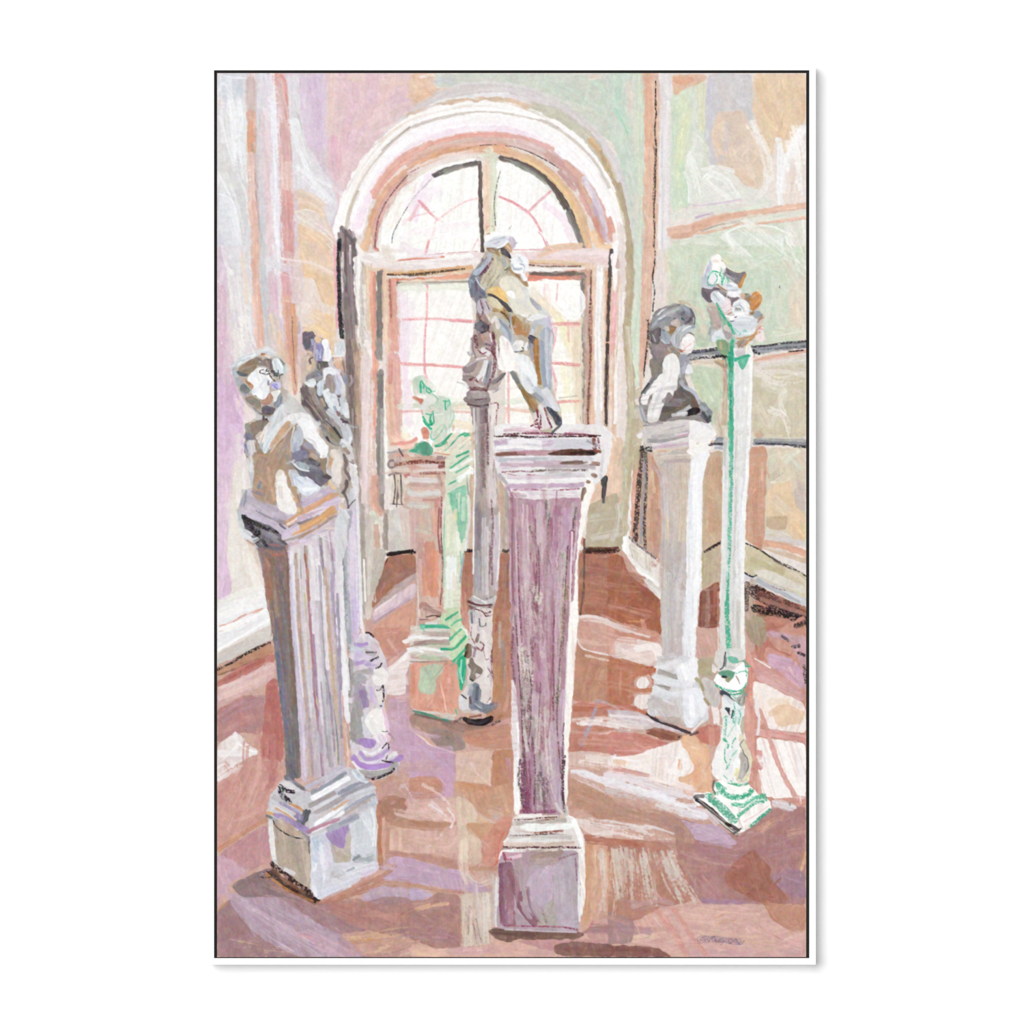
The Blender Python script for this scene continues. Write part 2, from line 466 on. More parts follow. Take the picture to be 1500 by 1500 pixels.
p36/70 f0f0ec 760,780 720,820 900,960
p40/60 eae7e3 900,800 840,900 800,980
f/85 e8ddd8 1230,520 1280,510 1290,620 1330,600 1380,500 1452,380 1452,990 1240,1040 1200,900 1190,700
p40/90 f0f0f2 1250,520 1260,600 1260,900 1290,1100
p60/90 f1f0f1 1440,440 1400,480 1340,600 1310,700 1290,900
p70/90 f0eeef 1420,460 1360,620
p60/70 e9d9cf 1400,640 1380,800 1380,960
p60/60 e7d5c8 1330,760 1320,960
p50/60 efe9e6 1160,760 1150,860 1100,940
p30/60 f0efef 1150,750 1180,840
p20/40 e4cdd6 620,1010 800,990 1000,970
p12/80 d2c4d4 600,1000 700,1005 860,980 980,960
p16/90 c3b0c9 650,1092 710,1075 770,1058
p50/70 dadfd6 480,1090 700,1040 1000,1010 1200,980
p30/70 dbe3cf 780,1080 900,1060 1100,1020
p96/95 e1b9a4 475,1200 620,1180 800,1120 1000,1080,.7 1200,1045,.6 1452,1005,.45
p50/70 d8a992 640,1170 800,1110 1000,1070
p50/90 dcb19e 490,1230 600,1220 640,1190
p20/85 e5bfae 1000,1060 1200,1030 1452,990
p50/90 e0e1d6 640,1240 800,1160 1000,1110 1200,1090 1452,1060
p12/80 b7a39a 690,1190 800,1150 900,1130 1000,1105
p18/90 e4b8a0 660,1210 800,1190 1000,1130
p26/95 e0b5a0 1030,1160 1200,1130 1450,1095
p16/60 e9c5b5 1000,1140 1200,1120 1450,1085
f/100 d1d9c8 470,1260 640,1240 900,1170 1452,1110 1452,1500 440,1500
p90/60 c9d8c4 600,1300 600,1400 580,1500
p70/70 e3e6dd 560,1290 700,1260 780,1300
p60/70 d8dcbb 660,1320 700,1360 640,1450
p60/60 c9d3b8 620,1290 560,1360 580,1500
f/80 e6e1d9 1330,1120 1452,1110 1452,1500 1340,1500 1300,1200
f/80 dfe5df 850,1200 1300,1210 1280,1380 1120,1440 900,1260
p24/80 f2f4f2 870,1210 890,1270 1000,1360 1120,1460
p16/80 f0f2ef 870,1200 1000,1150 1200,1160 1300,1200
p14/80 f1f3f1 1280,1240 1275,1370
p50/80 eeefec 1320,1220 1360,1340 1450,1450
p40/70 efeeea 1420,1120 1440,1300
p60/60 e4d8cc 1040,1180 1200,1190
p60/85 e3dfb8 400,1350 420,1400 430,1460
p50/80 e1d3ce 395,1400 390,1500
# 14 painted_window
@ 600 100
@ 0 0 1
p20/95 d9d3d4 503,330 512,300 525,265 548,228 580,192 620,158 660,137 705,130 755,133 800,148 840,172 870,200 892,232 903,262 912,300 914,340
p14/95 e8e6e8 510,320 525,270 548,232 580,196 620,166 650,152 700,144 740,142
p8/80 e0d8dc 740,142 790,150 830,170 860,192 890,225 905,262
p10/95 d9bda4 512,310 526,262 550,222 580,190 600,176
p14/95 d5bba3 600,172 650,156 700,150 740,150 780,162
p22/95 c9c6b5 780,158 820,172 855,200 880,235 898,280
p9/95 d8b48f 865,205 888,240 900,278 912,320
p6/90 b3a389 880,222 897,262 909,300 916,340 921,380
p6/90 c9b38a 884,245 903,290 914,330
p34/100 f6f3f2 505,338 514,300 535,256 565,218 600,190 640,174 690,166 730,166 780,180 825,204 862,242 886,284 900,330 904,372
p24/100 faf4f6 520,335 530,300 555,256 590,216 640,190 700,180 750,184 800,204 845,244 874,290 890,340 893,372
p10/80 f1dfea 526,330 540,290 570,245 610,212 660,194 710,188 760,194 810,222 850,266
p8/60 f2e4ee 516,350 520,330 530,300
p3.5/95 d8cfc6 505,335 511,308 527,270 548,238 575,208 600,188
p4.5/95 cfc6be 600,187 640,174 690,164 720,163 770,170 810,184 850,214 876,244 892,274
c3/70 a89c90 600,186 575,206 560,220
p4/90 f7f5f1 503,330 509,300 522,268
p5/90 cbbfb0 508,334 514,305 524,280
p5/95 f9f8f6 640,168 690,160 740,162 790,172
p9/95 e3aa9d 548,288 560,268 590,238 620,218 660,204 700,198 740,199
p11/95 e4b2a6 548,282 565,256 590,232 630,210
p8/90 e2aba2 700,198 740,198 780,206 810,218
p11/95 dcc0b6 610,232 650,214 700,206 750,208
p5/80 f0d5ca 560,280 580,256 606,238
p12/95 dab1a4 600,242 640,222 700,213 740,213
p12/95 e3bc9d 548,310 540,345 534,362
p12/95 dfae92 545,330 556,295 580,265 610,242
p18/95 d6a59c 553,360 556,330 568,295 590,268 606,252
p16/95 ddb3ad 553,362 560,320 578,285 600,262
p10/95 cf9d96 551,362 556,330
p5/80 c87f6d 550,362 556,366
c2/90 6e5a58 549,362 552,330 562,302 585,270 606,250 640,232 680,218 720,212 760,217 795,232 822,248
p13/95 dbb19c 700,219 740,219
p14/95 dfae8e 620,240 650,226 700,220 740,219
p14/95 e0b998 740,222 780,236 820,268 848,308 858,345 861,370
p10/90 e8c79a 770,236 810,262 840,306 854,350
p14/95 d6b8b4 760,210 800,224 840,256 868,300 886,352
p12/95 cfa7a2 800,226 830,246 850,272 872,320
p10/95 d9ada2 830,240 860,268 882,310 894,350
p9/95 c9a19d 820,252 842,276
p10/90 dcb49c 850,262 872,310 884,352
p10/90 d8d1de 855,262 872,292 885,330 892,352
p8/90 cdb9cc 868,300 880,330 884,345
p5/80 f3e7ea 858,268 868,290
p6/80 e0a39a 850,288 862,312
p8/90 d79a88 872,320 880,356
p10/90 d89f90 892,320 898,350
p12/90 ecc9a6 868,340 880,360 892,362
p4/80 efdfe3 775,212 800,224
f/100 faf8f5 552,362 562,322 588,276 640,240 706,228 708,372 560,378
f/100 f8f7f5 716,234 750,240 790,262 826,300 848,345 852,364 714,376
p12/70 f2dff0 606,320 622,270 640,254
p20/60 f4e6f2 600,300 640,280
p14/60 f5e9f0 590,350 620,340 690,330
p20/60 fdfcfa 640,340 690,340
p12/60 f3dcea 800,300 825,320 838,350
p10/70 dfe4d8 800,276 826,300 844,345
p7/80 ecebe6 555,360 560,330 580,290 600,270
d9/70 f1e6d9 572,330 590,286 600,276
p9/95 ebe2d9 600,262 640,240 690,228 706,228
p10/80 ecdedd 600,252 650,232 700,222
p15/100 ecdbc6 716,220 718,280 719,350 720,372
p8/95 ecd2bd 711,240 712,300 713,335
p9/95 dfe5d0 723,232 724,280 722,345
p14/80 d9dbc8 710,226 730,232
p6/100 6f605c 703.5,240 704,300 706,345 707,372
p4/90 5e5150 704,280 706,330 707,370
p7/100 7c7671 636,257 650,250 668,245 690,241 703,238,.9
p7/90 9a9690 645,254 670,246 690,240
p6/80 5c5859 637,258 648,252
p5/80 605b59 680,242 698,237
p4/60 c9b9b4 700,232 706,234
p7/100 5f5655 734,231 755,236 778,246 800,262 818,282 832,305 845,335 853,366
p8/95 6a5f5c 733,231 760,240 790,256 812,276 828,304
p8/90 8f8a86 832,312 846,342 855,368
p6/80 9ba296 750,238 780,252 800,268
p5/80 8f9288 740,234 770,244
c1.5/90 6d6469 733,250 727,275 724,300 726,330
c1.5/50 8a8080 632,262 610,285 600,298
c1.5/80 74686a 600,298 588,318 576,342 574,356
c1.4/80 6b7f95 577,338 574,352
c4/80 e3929c 614,295 625,306 631,313
c4/60 eba7ac 631,313 640,321
c3/70 f2bcc0 640,323 660,308 680,296 700,290
c4/50 f2c7c6 638,325 634,345
c4/80 e2909a 628,352 623,372
c4/80 e08f9a 732,288 752,297 772,310 785,325 795,345 806,368
c4/75 e39aa2 776,308 790,295 807,280
c2/50 e9a8b4 590,324 610,316 636,310
c2.5/50 efc3cc 610,268 606,282
c2.5/60 f0b7c2 692,365 700,350
c1.3/60 b06a70 600,378 640,372 700,368
c1.3/60 cc8088 750,366 800,366 840,364
p6/60 e9b4b8 612,300 600,322
c2/60 c98a60 712,335 716,331 724,333 722,342
p4/70 fdfdfc 580,350 640,330 700,322
p3/60 f2ece9 576,372 600,360 650,345
f/100 ecdedd 530,372 620,378 706,369 716,372 780,368 880,362 900,370 895,390 780,388 700,392 600,398 535,392
p10/90 f1ebea 520,378 560,382 600,388 650,388 700,384
p8/95 f5f3f2 528,376 560,374 600,380 640,378 690,374
p10/90 ecd9dc 780,376 840,374 885,374
p12/80 e9d0cc 760,382 820,382 886,384
p6/60 f3e2e4 800,372 860,370 890,372
p9/90 e6cbb5 800,364 830,360 850,362
p10/80 e5c0a8 790,372 820,362 850,360
p3/90 d48877 575,382 620,378 650,376
p3/60 e0b09a 600,384 640,378
p10/95 f6f3f0 520,360 530,372 545,380
p8/95 e8dedc 535,376 560,384 600,390 620,392
p6/90 eee7e5 560,366 590,368
p14/90 ebe2d8 565,362 568,374 575,380
p14/80 efe4ea 590,360 610,370 640,372
p4/80 b2aaa6 520,380 530,385 533,392
p9/95 e5ccb3 530,394 570,398 620,400 690,396
p7/90 dcae7f 600,400 650,396 690,391
p5/80 d4a06c 570,400 620,402
c3/90 51443f 562,402 600,402 640,398 680,394
c3/70 5a4c46 600,404 640,400
p8/95 e3a68e 562,412 600,411 650,408 690,404
p6/90 d99079 562,413 580,411 620,409
p6/95 8c807b 575,415 600,417 640,415 688,412
p3/70 6a5e5a 562,411 590,415
p6/90 e3c8a8 776,384 810,384 860,388
p4/70 c98f74 776,386 800,388 850,390
p7/90 f5f0ec 770,396 830,397 862,396
p4/80 e8a496 830,397 880,397
c2.5/80 6a5048 775,388 800,390 850,390
p12/95 e8cdb4 862,392 866,500 866,630
p16/95 e5ccb8 868,390 868,420 866,640
p12/95 e1bba4 860,398 866,440 862,540 864,625
p10/95 cba796 850,400 862,402
p8/95 82736e 775,402 800,403 850,402 856,410
p6/80 6b5954 780,401 840,400
p9/95 df8a74 776,407 800,409 840,408,.6
p7/95 c59383 840,407 852,406
p8/100 918985 854,405 853,440 853,500 854,560 852,625
p4/80 756d6b 855,408 854,450 852,520 850,580 850,622
p9/90 c9a697 860,410 860,500 862,560 860,625
p6/80 cfc7c2 857,440 856,500
p5/80 e4d9da 862,420 863,470
c3/90 6a4b42 866,396 865,440 863,480 865,520 863,560 861,600 862,625
c3/60 8a5c50 866,440 866,500 862,600
p9/95 e9e3e2 878,388 877,430 875,480 877,530 876,580 877,635
p3/90 f6f4f4 876,390 874,440 872,490 873,540 872,600
p4/80 f6f5f4 881,390 881,440
p8/95 e2c7b4 888,392 889,450 888,520 886,600 888,640
p10/80 eadfd8 885,390 895,390
p7/90 d6a78a 890,400 890,500 889,600
p5/95 463f40 895.5,366 894,400 892,440 891,480 890,498
c7/80 5a504e 896,368 893,420 891,470
p5/85 3d3637 890,505 889,560 888,620
c6/80 4c4241 890,505 888,560 888,622
p8/90 e8cdb2 902,380 898,440 898,520 896,600
c4/60 e8959c 898,440 897,480 897,520
p4/70 e6b9b8 906,385 902,440
f/100 f8f3f2 893,372 902,370 905,420 900,520 897,640 894,640 896,520 900,420
p10/95 fbf6f6 901,345 905,372 904,400 902,420
p8/95 c9a8a8 908,376 906,390
p9/95 dcbca8 908,400 906,440 902,500 900,560 900,640
c8/60 eab0b6 900,430 899,470 897,510
p11/95 e6dad5 909,330 911,370 912,400 913,450 911,520 908,600 906,660 903,720
p5/80 f1ebe8 914,430 912,470 909,520
p7/90 b2a085 907,270 916,310 922,350 925,392
p12/95 b9a98e 922,356 923,400 922,440 918,480 920,520 924,560 924,600 920,700 913,780
p7/90 cfc6b2 919,480 922,520 925,600 925,640
p9/90 c6c3ad 924,600 916,690 908,760
p14/80 bfb39b 925,580 940,574
p16/80 c3bca4 930,600 925,640 918,680
p20/80 b9ad90 934,620 926,680
p9/95 efe4de 503,340 499,360 498,400 496,440
p5/90 e6a9b4 491,360 492,400 494,440 494,480
p20/100 85777a 510,360 511,400 513,450 515,500 517,560
p26/95 8b7b7d 507,345 511,370
p6/90 3b3a42 497,352 496,400 497,440 499,480 501,495
c6/85 2b292c 497,356 496,400 498,440 500,470 501,494
p3/80 d9cfd0 502,370 503,420 504,460
p4/85 6d5c60 506,340 506,400 508,440 509,480
p9/90 6f6568 518,352 518,380 519,400
p3/90 ede8e6 513,360 513,386
p6/80 6b6468 500,334 508,344 516,352
p24/100 8a7d7b 512,440 517,500 520,560 520,600
p26/95 988781 518,560 518,620 519,680 518,740
p8/80 6a5c5a 512,500 514,560 516,620 517,700
p10/90 a4917f 520,500 524,540 524,600
p10/90 ab9f92 521,660 525,720 528,800 530,860 532,900
p16/85 b3a69a 516,700 522,760 528,820
p14/90 c2a68e 524,520 528,560 530,620
p12/90 dcc2ab 530,530 534,600 534,640
p16/80 d9c4b8 528,480 534,520
p12/100 f5f2ee 524,380 525,430 530,470 531,500
p10/95 c9c1ba 534,392 531,430 532,470 533,500
p7/90 bdb4ac 533,440 534,480
p12/95 e3cbb2 540,392 541,430 541,480
p10/95 f2ebe8 538,500 545,520 540,550
p16/95 e6d6d6 537,525 536,570 537,640 536,700 536,760
p12/80 ead9d9 540,545 538,600 540,680
p12/95 ddc3ba 548,545 546,600 545,660 545,750
p9/95 e5a793 546,400 546,440 548,500 550,545
p8/90 e2a492 549,545 549,580 547,640
p5/80 c89282 548,400 549,440 550,480
p12/95 e5c7af 558,400 564,440 564,500
p10/100 8c847f 556.5,400 557,440 555,500 555,522
p8/90 7a736f 557,402 556,440 556,490
p9/70 a39d96 554,500 556,526
p10/100 8f8884 557,545 557,590 556,640 557,700 558,746
p7/80 7b7472 557,550 558,600
p7/90 b2aca8 560,600 561,660 560,720
p5/95 f4f1ec 565,560 565,640 567,700
p6/90 e8c6ad 563,400 562,440 566,500
p10/95 e7ccb9 570,410 568,460 570,520
p12/95 dba696 575,412 576,450 574,490
p6/80 c58a7c 571,412 572,440 573,470
c3/60 9b5f55 571,410 572,450 574,480
p14/90 dea79a 579,470 580,500 578,510
p18/95 dba8a5 578,525 578,560 578,600
p20/90 e0b3a8 576,530 577,580 580,640
p12/90 e3bda6 570,560 572,620 575,650
p8/80 cf8f84 572,530 571,560
f/100 f7f5f2 586,418 690,414 700,640 706,690 600,690 590,640
f/100 f8f6f0 740,412 850,410 850,640 740,640
p16/80 f0e2ec 590,430 592,480 592,520
p10/80 f3dcea 588,470 592,540 598,580
p20/80 e8eadb 592,420 640,418 686,416
p14/60 f0e5ec 600,440 604,500
p16/80 edecdf 590,590 640,590 690,590
p8/90 d9dccb 584,596 620,594 680,592
p14/80 f1e3ea 596,560 598,620
p12/60 eceede 592,630 596,660
p20/80 e9d9c8 600,700 650,690
p16/80 f5ead0 594,640 600,670 620,690
p12/90 f0c9b8 580,640 590,650 610,652
p5/90 e0a292 575,650 600,648 610,642
c3.5/75 e5999f 626,418 625,460 622,500 622,540 625,554
c3.5/70 e9a3a5 600,468 640,467 660,469 690,471
c5/80 e3969a 660,469 680,470 697,471
c3.5/80 e79fa1 588,532 620,534 650,536 680,538
c5/60 eaa9a8 590,534 640,535 680,538
c3.5/60 eea9ac 590,468 610,467
c3.5/70 e49a96 590,603 620,602 690,604
c4/60 e39a97 584,650 600,646 610,644
p12/80 e8d9c6 652,600 690,600 692,640
p12/70 ecdcc0 665,620 692,625
p20/80 eadfce 780,430 800,450 820,460
p20/70 f3e7c8 800,440 830,480 840,520
p16/80 ebdcc4 840,440 845,500 846,600
p14/80 e6d6c0 846,470 846,540 848,620
p20/70 f2eed0 830,540 835,580 830,600
p14/60 eceac0 820,470 832,500
p24/90 faf9f7 800,420 830,424 845,440 840,460 815,440
p10/60 f2dfde 800,420 805,450
c2.5/60 e9a5a5 817,416 815,440
c2.5/50 efbcbc 798,416 797,440
c5/80 e3979b 805,475 830,474 848,474
c5/80 e19294 808,532 830,533 848,535
c5/80 e39a94 812,590 830,588 848,588
c4/70 e59fa3 814,480 812,500 806,530 814,560 810,590
c3.5/60 eaa6a8 832,470 833,500
c3.5/70 e5999a 745,540 745,600 746,650
c4/60 e59a96 752,600 776,602
c4/60 e2a39a 740,598 780,604
p10/60 ead8c8 745,600 780,602 780,620
p9/60 d9dccb 730,590 770,586
p2.5/50 a59f9a 820,583 846,580
p14/90 c9bcb4 545,745 545,760
p12/95 d9ab98 549,700 550,740 556,750
p9/95 d8d5c8 548,752 560,770
p10/80 dfe3d4 545,752 550,775
p16/90 cdc4bb 541,760 540,800 540,840 536,900
p8/90 a89f97 530,740 532,800 534,880
p3/95 f0ecea 533,820 535,880
p3/80 e9e5e2 548,830 549,880 543,860
p8/95 c7a695 551,770 553,800
p10/95 b7a59a 566,750 565,800
p6/90 9f948c 565,755 565,805
f/100 cfcac4 570,748 600,740 600,810 568,812
p16/80 d9d6d2 580,760 590,785
p14/80 c5beb6 575,800 600,770
p16/80 d9c6bd 592,740 598,800
f/100 bfb8ad 548,800 566,806 562,830 545,880 542,870
p20/95 d9b9a0 688,640 688,740 686,800
p16/90 c9b09c 690,700 690,800
p16/100 e6c8ae 735,640 735,760
p18/95 c7ad9c 740,700 738,800
p6/90 a5a39f 744,700 742,760
p10/90 b8aca6 740,760 740,804
f/100 e2c7b0 870,640 912,640 912,740 860,745
p10/80 e5b6ac 870,680 868,730
p10/95 3f3a3c 884,710 885,700
p6/95 37363a 887,700 885,720 884,735
p8/80 eac9b2 896,650 897,730
f/100 b9ad96 862,740 905,720 914,800 856,806
p16/80 bfb6a2 870,760 900,756
p12/80 c9c0b4 870,788 910,780
p6/80 cfc9c0 898,790 906,760 904,740
c9/90 352321 858,806 880,807 904,806
p7/80 2f1f1c 862,806 900,806
p4/70 6a4033 862,803 905,803
c5/90 241c1a 682,807 696,806
c5/80 2a201e 738,807 745,807
c5/90 2a2220 600,810 608,808
p6/90 c98f78 852,790 856,800
p3/80 5a4a40 856,790 855,860 850,900
p4/95 2a2424 568,812 590,809 608,807
c6/90 221c1c 568,812 590,809 608,806
# 10 painted_wall
@ 890 360
f/100 cfd8c5 440,0 1452,0 1452,740 440,740
p80/60 dad9c3 500,400 560,300
p80/60 c9d6c3 600,560 660,300 640,120
p80/60 c6d6c4 1180,400 1200,600
p60/60 ded8bf 640,80 720,60
p80/60 d3dccf 1160,200 1300,300
p60/60 c7d3bf 620,260 600,480
f/75 e2d4c5 1330,300 1452,200 1452,700 1200,640 1320,560
p60/70 e8e4dd 1300,20 1380,140 1452,200
p60/70 e4e5dc 900,40 1000,60 1080,140
p60/60 e4cdb4 1380,440 1400,560
p80/60 dbd2c0 520,400 560,380
p50/70 dfe3d2 460,200 460,320
p70/80 dccabb 640,400 680,480 680,640
p60/60 d8d8c8 700,560 700,700
p60/60 cfdccb 1230,620 1400,640
p10/60 e9ead9 1200,660 1300,650 1420,625
p50/60 e3d9bb 420,120 440,180
c3 66635f 1262,292 1262,310
c3 66635f 1256,304 1258,306
p30/80 c6d9c6 640,740 700,720 780,700
f/100 cbd9cc 180,0 250,0 245,300 230,1040 165,1060 178,700 185,300
p60/70 d6dcc9 215,100 210,500 195,900
p40/60 c3d6c6 200,400 190,800
f/100 d9b5a3 255,0 345,0 330,300 320,500 280,780 250,1050 230,1040 240,600
p50/60 dcb9a8 290,100 280,500
p40/70 d6a996 260,500 250,900
p40/60 cfa28f 300,560 280,860
p60/80 e3d6d2 400,40 400,200 395,420
p16/60 cfcbcf 400,280 395,400
p60/70 ddcbbf 470,300 460,400
p30/60 e3d9c4 430,60 430,180
c9/95 35302e 350,40 345,130 330,230 345,330 335,420 332,480
c9/80 3a3331 300,540 295,640 285,740 275,840 265,960
c14/50 6e5a50 300,560 290,740 275,880
f/100 d8d0c2 540,840 1452,800 1452,1420 900,1440 780,1440 740,1200 640,960
f/90 cfc5ae 1060,900 1452,860 1452,1400 1060,1400
p90/60 dbd6c9 1160,1000 1300,1080 1200,1300
p70/70 e0dad4 1120,900 1300,900 1452,930
p50/70 e6dfe0 1140,870 1300,850 1452,820
p60/60 d8cdb9 1100,1160 1160,1300
p60/60 c9bfa8 1080,960 1100,1060
p30/60 e9e6dd 1300,1060 1260,1120 1300,1240
p20/60 f0ece4 1260,1200 1300,1240
p40/60 dcd4cf 1380,1060 1452,1100
p40/60 cdc1a6 1070,1340 1300,1380 1452,1370
p26/90 dba997 1060,830 1200,815 1452,770
p14/80 e3c3bc 1100,850 1250,830 1452,800
p20/80 dfb3a0 640,850 760,860 780,840
f/95 c3cfb8 640,880 840,900 850,1060 780,1340 700,1160 620,1000 600,940
p70/60 ccdbc6 700,940 760,1100
p40/60 dad9a8 660,1020 700,1130
p20/60 dde0c0 820,920 810,1100
p50/80 bba48a 850,860 870,1000 860,1300
p40/80 bda791 790,1200 840,1400
p30/70 b98f7c 860,900 870,1060
p40/100 8b8b91 600,795 700,785 840,775
c26/90 33303a 600,780 700,768 800,755
c22/85 33323a 610,828 700,820 850,806
p14/60 a9a8ae 620,805 760,795
p56/100 8d8f96 1070,770 1200,752 1452,722
c16/90 35323a 1045,740 1180,730 1260,716 1452,700
c20/90 2a2930 1070,768 1110,790
c12/90 1f1f26 1330,775 1430,765
p20/60 a9adb4 1100,772 1300,750
c14/60 3f4048 1130,760 1450,738
p26/80 d9a492 1060,800 1080,840
p46/100 8b8d93 1080,1435 1250,1440 1452,1448
c14/90 2e3038 1090,1448 1300,1455 1452,1470
c12/90 23242a 1370,1475 1450,1478
p20/80 a9a8a6 1100,1412 1250,1420 1452,1425
p50/80 c9a48f 1090,1390 1120,1380
p40/90 8b8d93 790,1430 890,1425
c12/80 3f414a 790,1450 890,1450
@ 890 620
f/100 d5c8b4 1140,180 1452,180 1452,900 1140,880
p60/70 dfdccb 1380,200 1300,260
p80/70 c9c9b6 1200,240 1180,380
p60/60 cfd8c9 1330,260 1400,340
p50/70 b9b1a0 1200,400 1260,360
f/85 e5c7a6 1180,470 1340,410 1360,540 1420,640 1452,680 1452,860 1340,840 1310,740 1160,680
p70/70 d9c9b8 1220,560 1300,640
f/80 c9b9b3 1360,480 1452,440 1452,660 1380,620
p40/60 c3b6b4 1400,400 1420,560
p60/80 e3c09a 1360,740 1430,820
f/85 bfa68c 1160,680 1330,680 1300,790 1160,770
p16/80 eadfc8 1200,430 1280,430 1340,400
p10/80 e9e1d0 1180,250 1260,220 1330,205
p30/80 d9d5d4 1160,790 1240,800 1340,840
p40/80 cfc9cb 1150,820 1200,850 1280,850 1452,890
p50/90 dba58c 1150,880 1300,900 1452,960
p20/80 d69d7c 1300,940 1452,1000
p40/80 c9ae96 1140,900 1300,960 1452,1010
f/100 c99c86 1040,170 1170,170 1160,500 1150,860 1120,920 1010,860 1010,600 1040,400
p50/70 c8957d 1100,200 1080,600
p40/70 d2ab96 1130,300 1130,600
p50/60 bc8d79 1080,600 1090,880
p20/60 d9b5a0 1050,420 1040,800
p30/80 c08974 1110,840 1115,930
p50/80 c69a85 1080,200 1130,190
f/100 cbc0a3 1005,880 1130,930 1300,1050 1452,1110 1452,1330 1300,1250 1100,1150 1000,1080
p50/70 b9ad8c 1060,1000 1200,1060 1280,1100
p60/60 d5cdbb 1150,1100 1300,1180
f/80 dfdad4 1050,1070 1200,1080 1340,1150 1452,1190 1452,1260 1300,1200 1100,1120
p30/70 e0d3c6 1310,1070 1390,1120 1452,1170
p20/80 e4ddd6 1350,1050 1452,1080
c12/90 38312c 1015,880 1120,930 1200,985 1300,1045 1400,1085 1452,1120
c12/60 4a4038 1150,950 1240,1010 1320,1040 1420,1100
p60/100 c9c8cc 1010,1120 1120,1160 1250,1220 1452,1310
p30/80 a7a8b0 1100,1150 1250,1230 1400,1310
c5/80 7c503c 1180,1180 1240,1210 1300,1225
c12/90 27272c 1003,1095 1060,1125 1090,1115
p14/80 dedee2 1030,1150 1200,1240 1420,1330
@ 890 620
f/100 c4ab92 700,220 850,200 840,1160 690,1260 690,900 700,500
p90/80 c69f84 770,280 760,500 780,780
p40/60 b98d76 820,260 825,500
p40/60 d4ab92 740,600 730,860
p30/60 c9b59a 715,500 710,850
p30/80 b9ad94 705,700 710,1000
p70/90 bdb098 750,950 740,1150
p40/80 b9ab95 800,900 800,1140
p20/80 b1a77f 690,950 700,1200
c22/95 40302f 715,938 780,900 840,865
p12/80 2f2426 740,920 800,888 838,868
f/100 c9a690 190,200 400,180 400,1000 300,960 160,860
p60/90 d5a494 205,260 200,500 190,850
p50/90 c19279 345,260 350,500 330,850
p30/80 d3b79a 320,300 340,500
p20/80 c9b3a0 350,560 350,780
p30/80 b98579 380,300 400,480
p40/80 b58c84 370,640 360,880 350,980
p22/90 cfc0cb 340,320 385,400 400,520 410,640
p14/80 d9bfc4 400,300 420,420 415,560
c36/85 352b2c 250,180 235,400 215,640 200,860
c24/85 3a3032 280,200 285,400 270,700 275,920
p26/80 8f93a0 272,220 270,420 250,640 240,880
p12/70 a9aebb 262,640 240,800
p50/100 eae9e8 160,130 165,300 150,500 145,700 140,860 150,960
p26/90 f3f3f3 140,600 130,800 130,980
p20/70 d7d0c8 190,200 190,300
p50/90 c7b7a4 180,900 200,980 200,1060
p40/80 c9bcae 290,960 300,1080
p30/90 d9d6cf 180,920 220,1020 300,1090
p10/80 e3dfd6 290,950 300,1060
p10/80 ded9cf 230,930 250,1020
p30/80 b99089 320,960 340,1040 380,1000
p20/70 cbb2a6 260,900 300,930
c16/90 53576a 135,820 220,890 350,990
f/95 cfc8c2 140,1060 300,1100 390,1130 390,1280 260,1200 150,1110
p30/80 e9e7e5 150,1080 250,1150 380,1250
p20/80 d9d5d2 300,1100 340,1150
p20/70 b9b3b2 300,1120 310,1180
p36/90 b6ab93 105,180 100,400 90,700 90,960
p20/80 cbc4b2 150,20 130,200
p20/80 e3ddd8 75,300 80,500
p14/80 eae8e6 60,680 55,800
p40/80 bba690 40,640 40,700
@ 890 620
p60/90 b3a48e 30,700 40,800
p22/80 d9cdc0 20,830 60,850
c24/95 301e1c 0,925 40,925 70,920
# 12 painted_floor
@ 0 0 1
F c99e90 317,975 545,870 570,812 608,806 700,806 860,806 912,806 965,880 1090,900 1182,890 1182,1404 317,1404
@ 310 880
f/100 b07d67 40,510 420,320 470,380 200,480 40,560
p40/85 8f6655 60,530 250,460 420,390
f/100 c07a72 40,600 200,490 460,380 470,440 300,540 40,640
p30/80 a85a52 40,600 200,530 380,430
f/100 d5b0ae 40,650 250,540 460,440 470,520 420,600 200,700 40,790
p50/70 dcbcb8 60,700 200,630 380,570
p26/70 e3cfcb 60,640 180,600 210,590
f/100 b58482 40,800 250,690 390,700 400,860 360,980 200,960 40,1050
p70/80 ad8288 80,860 200,780 370,720
p60/60 bf8d8a 100,960 280,860
p60/60 a98087 250,920 330,950
p60/70 c08580 200,840 240,900
f/100 b9716a 400,600 480,560 520,900 530,1100 460,1380 360,1300 350,1100 380,900
p60/80 b06862 440,640 450,900 450,1100
p50/70 bd7f78 420,1100 430,1300
p60/80 c48c82 330,960 340,1080
f/90 e7e2e0 40,1060 130,990 200,970 280,1060 340,1100 300,1140 200,1180 40,1340
p40/90 eeebea 180,980 190,1050 150,1130
p50/90 ebe7e5 60,1120 180,1120 320,1105
p50/70 d9c9cc 60,1200 130,1160 200,1170
p12/90 f6f4f3 190,1040 260,1090 330,1105
p8/90 f3f1f0 60,1180 140,1110 205,1040
f/95 c98f86 60,1350 230,1200 400,1130 470,1300 440,1500 40,1500
p60/60 d2a399 150,1300 100,1480
p40/60 b97d77 300,1260 200,1440
p40/60 d6b0a4 380,1250 300,1480
@ 310 1110
f/100 cc9a90 40,200 200,50 300,20 500,10 540,120 480,200 420,300 400,450 200,560 40,690
p60/60 c58980 120,180 60,320
p50/70 b97f7c 420,40 440,160 400,240
p16/50 d9b8ae 220,160 180,240 150,360
p12/50 dcbcb2 310,190 280,280 250,360
p14/50 d9b5ab 180,360 150,460 120,520
p12/50 d9b5aa 330,260 290,360
p50/60 cf9f92 220,460 380,380
p34/85 c68e72 50,670 200,570 320,500 400,450
p12/60 d9ab86 50,640 200,560
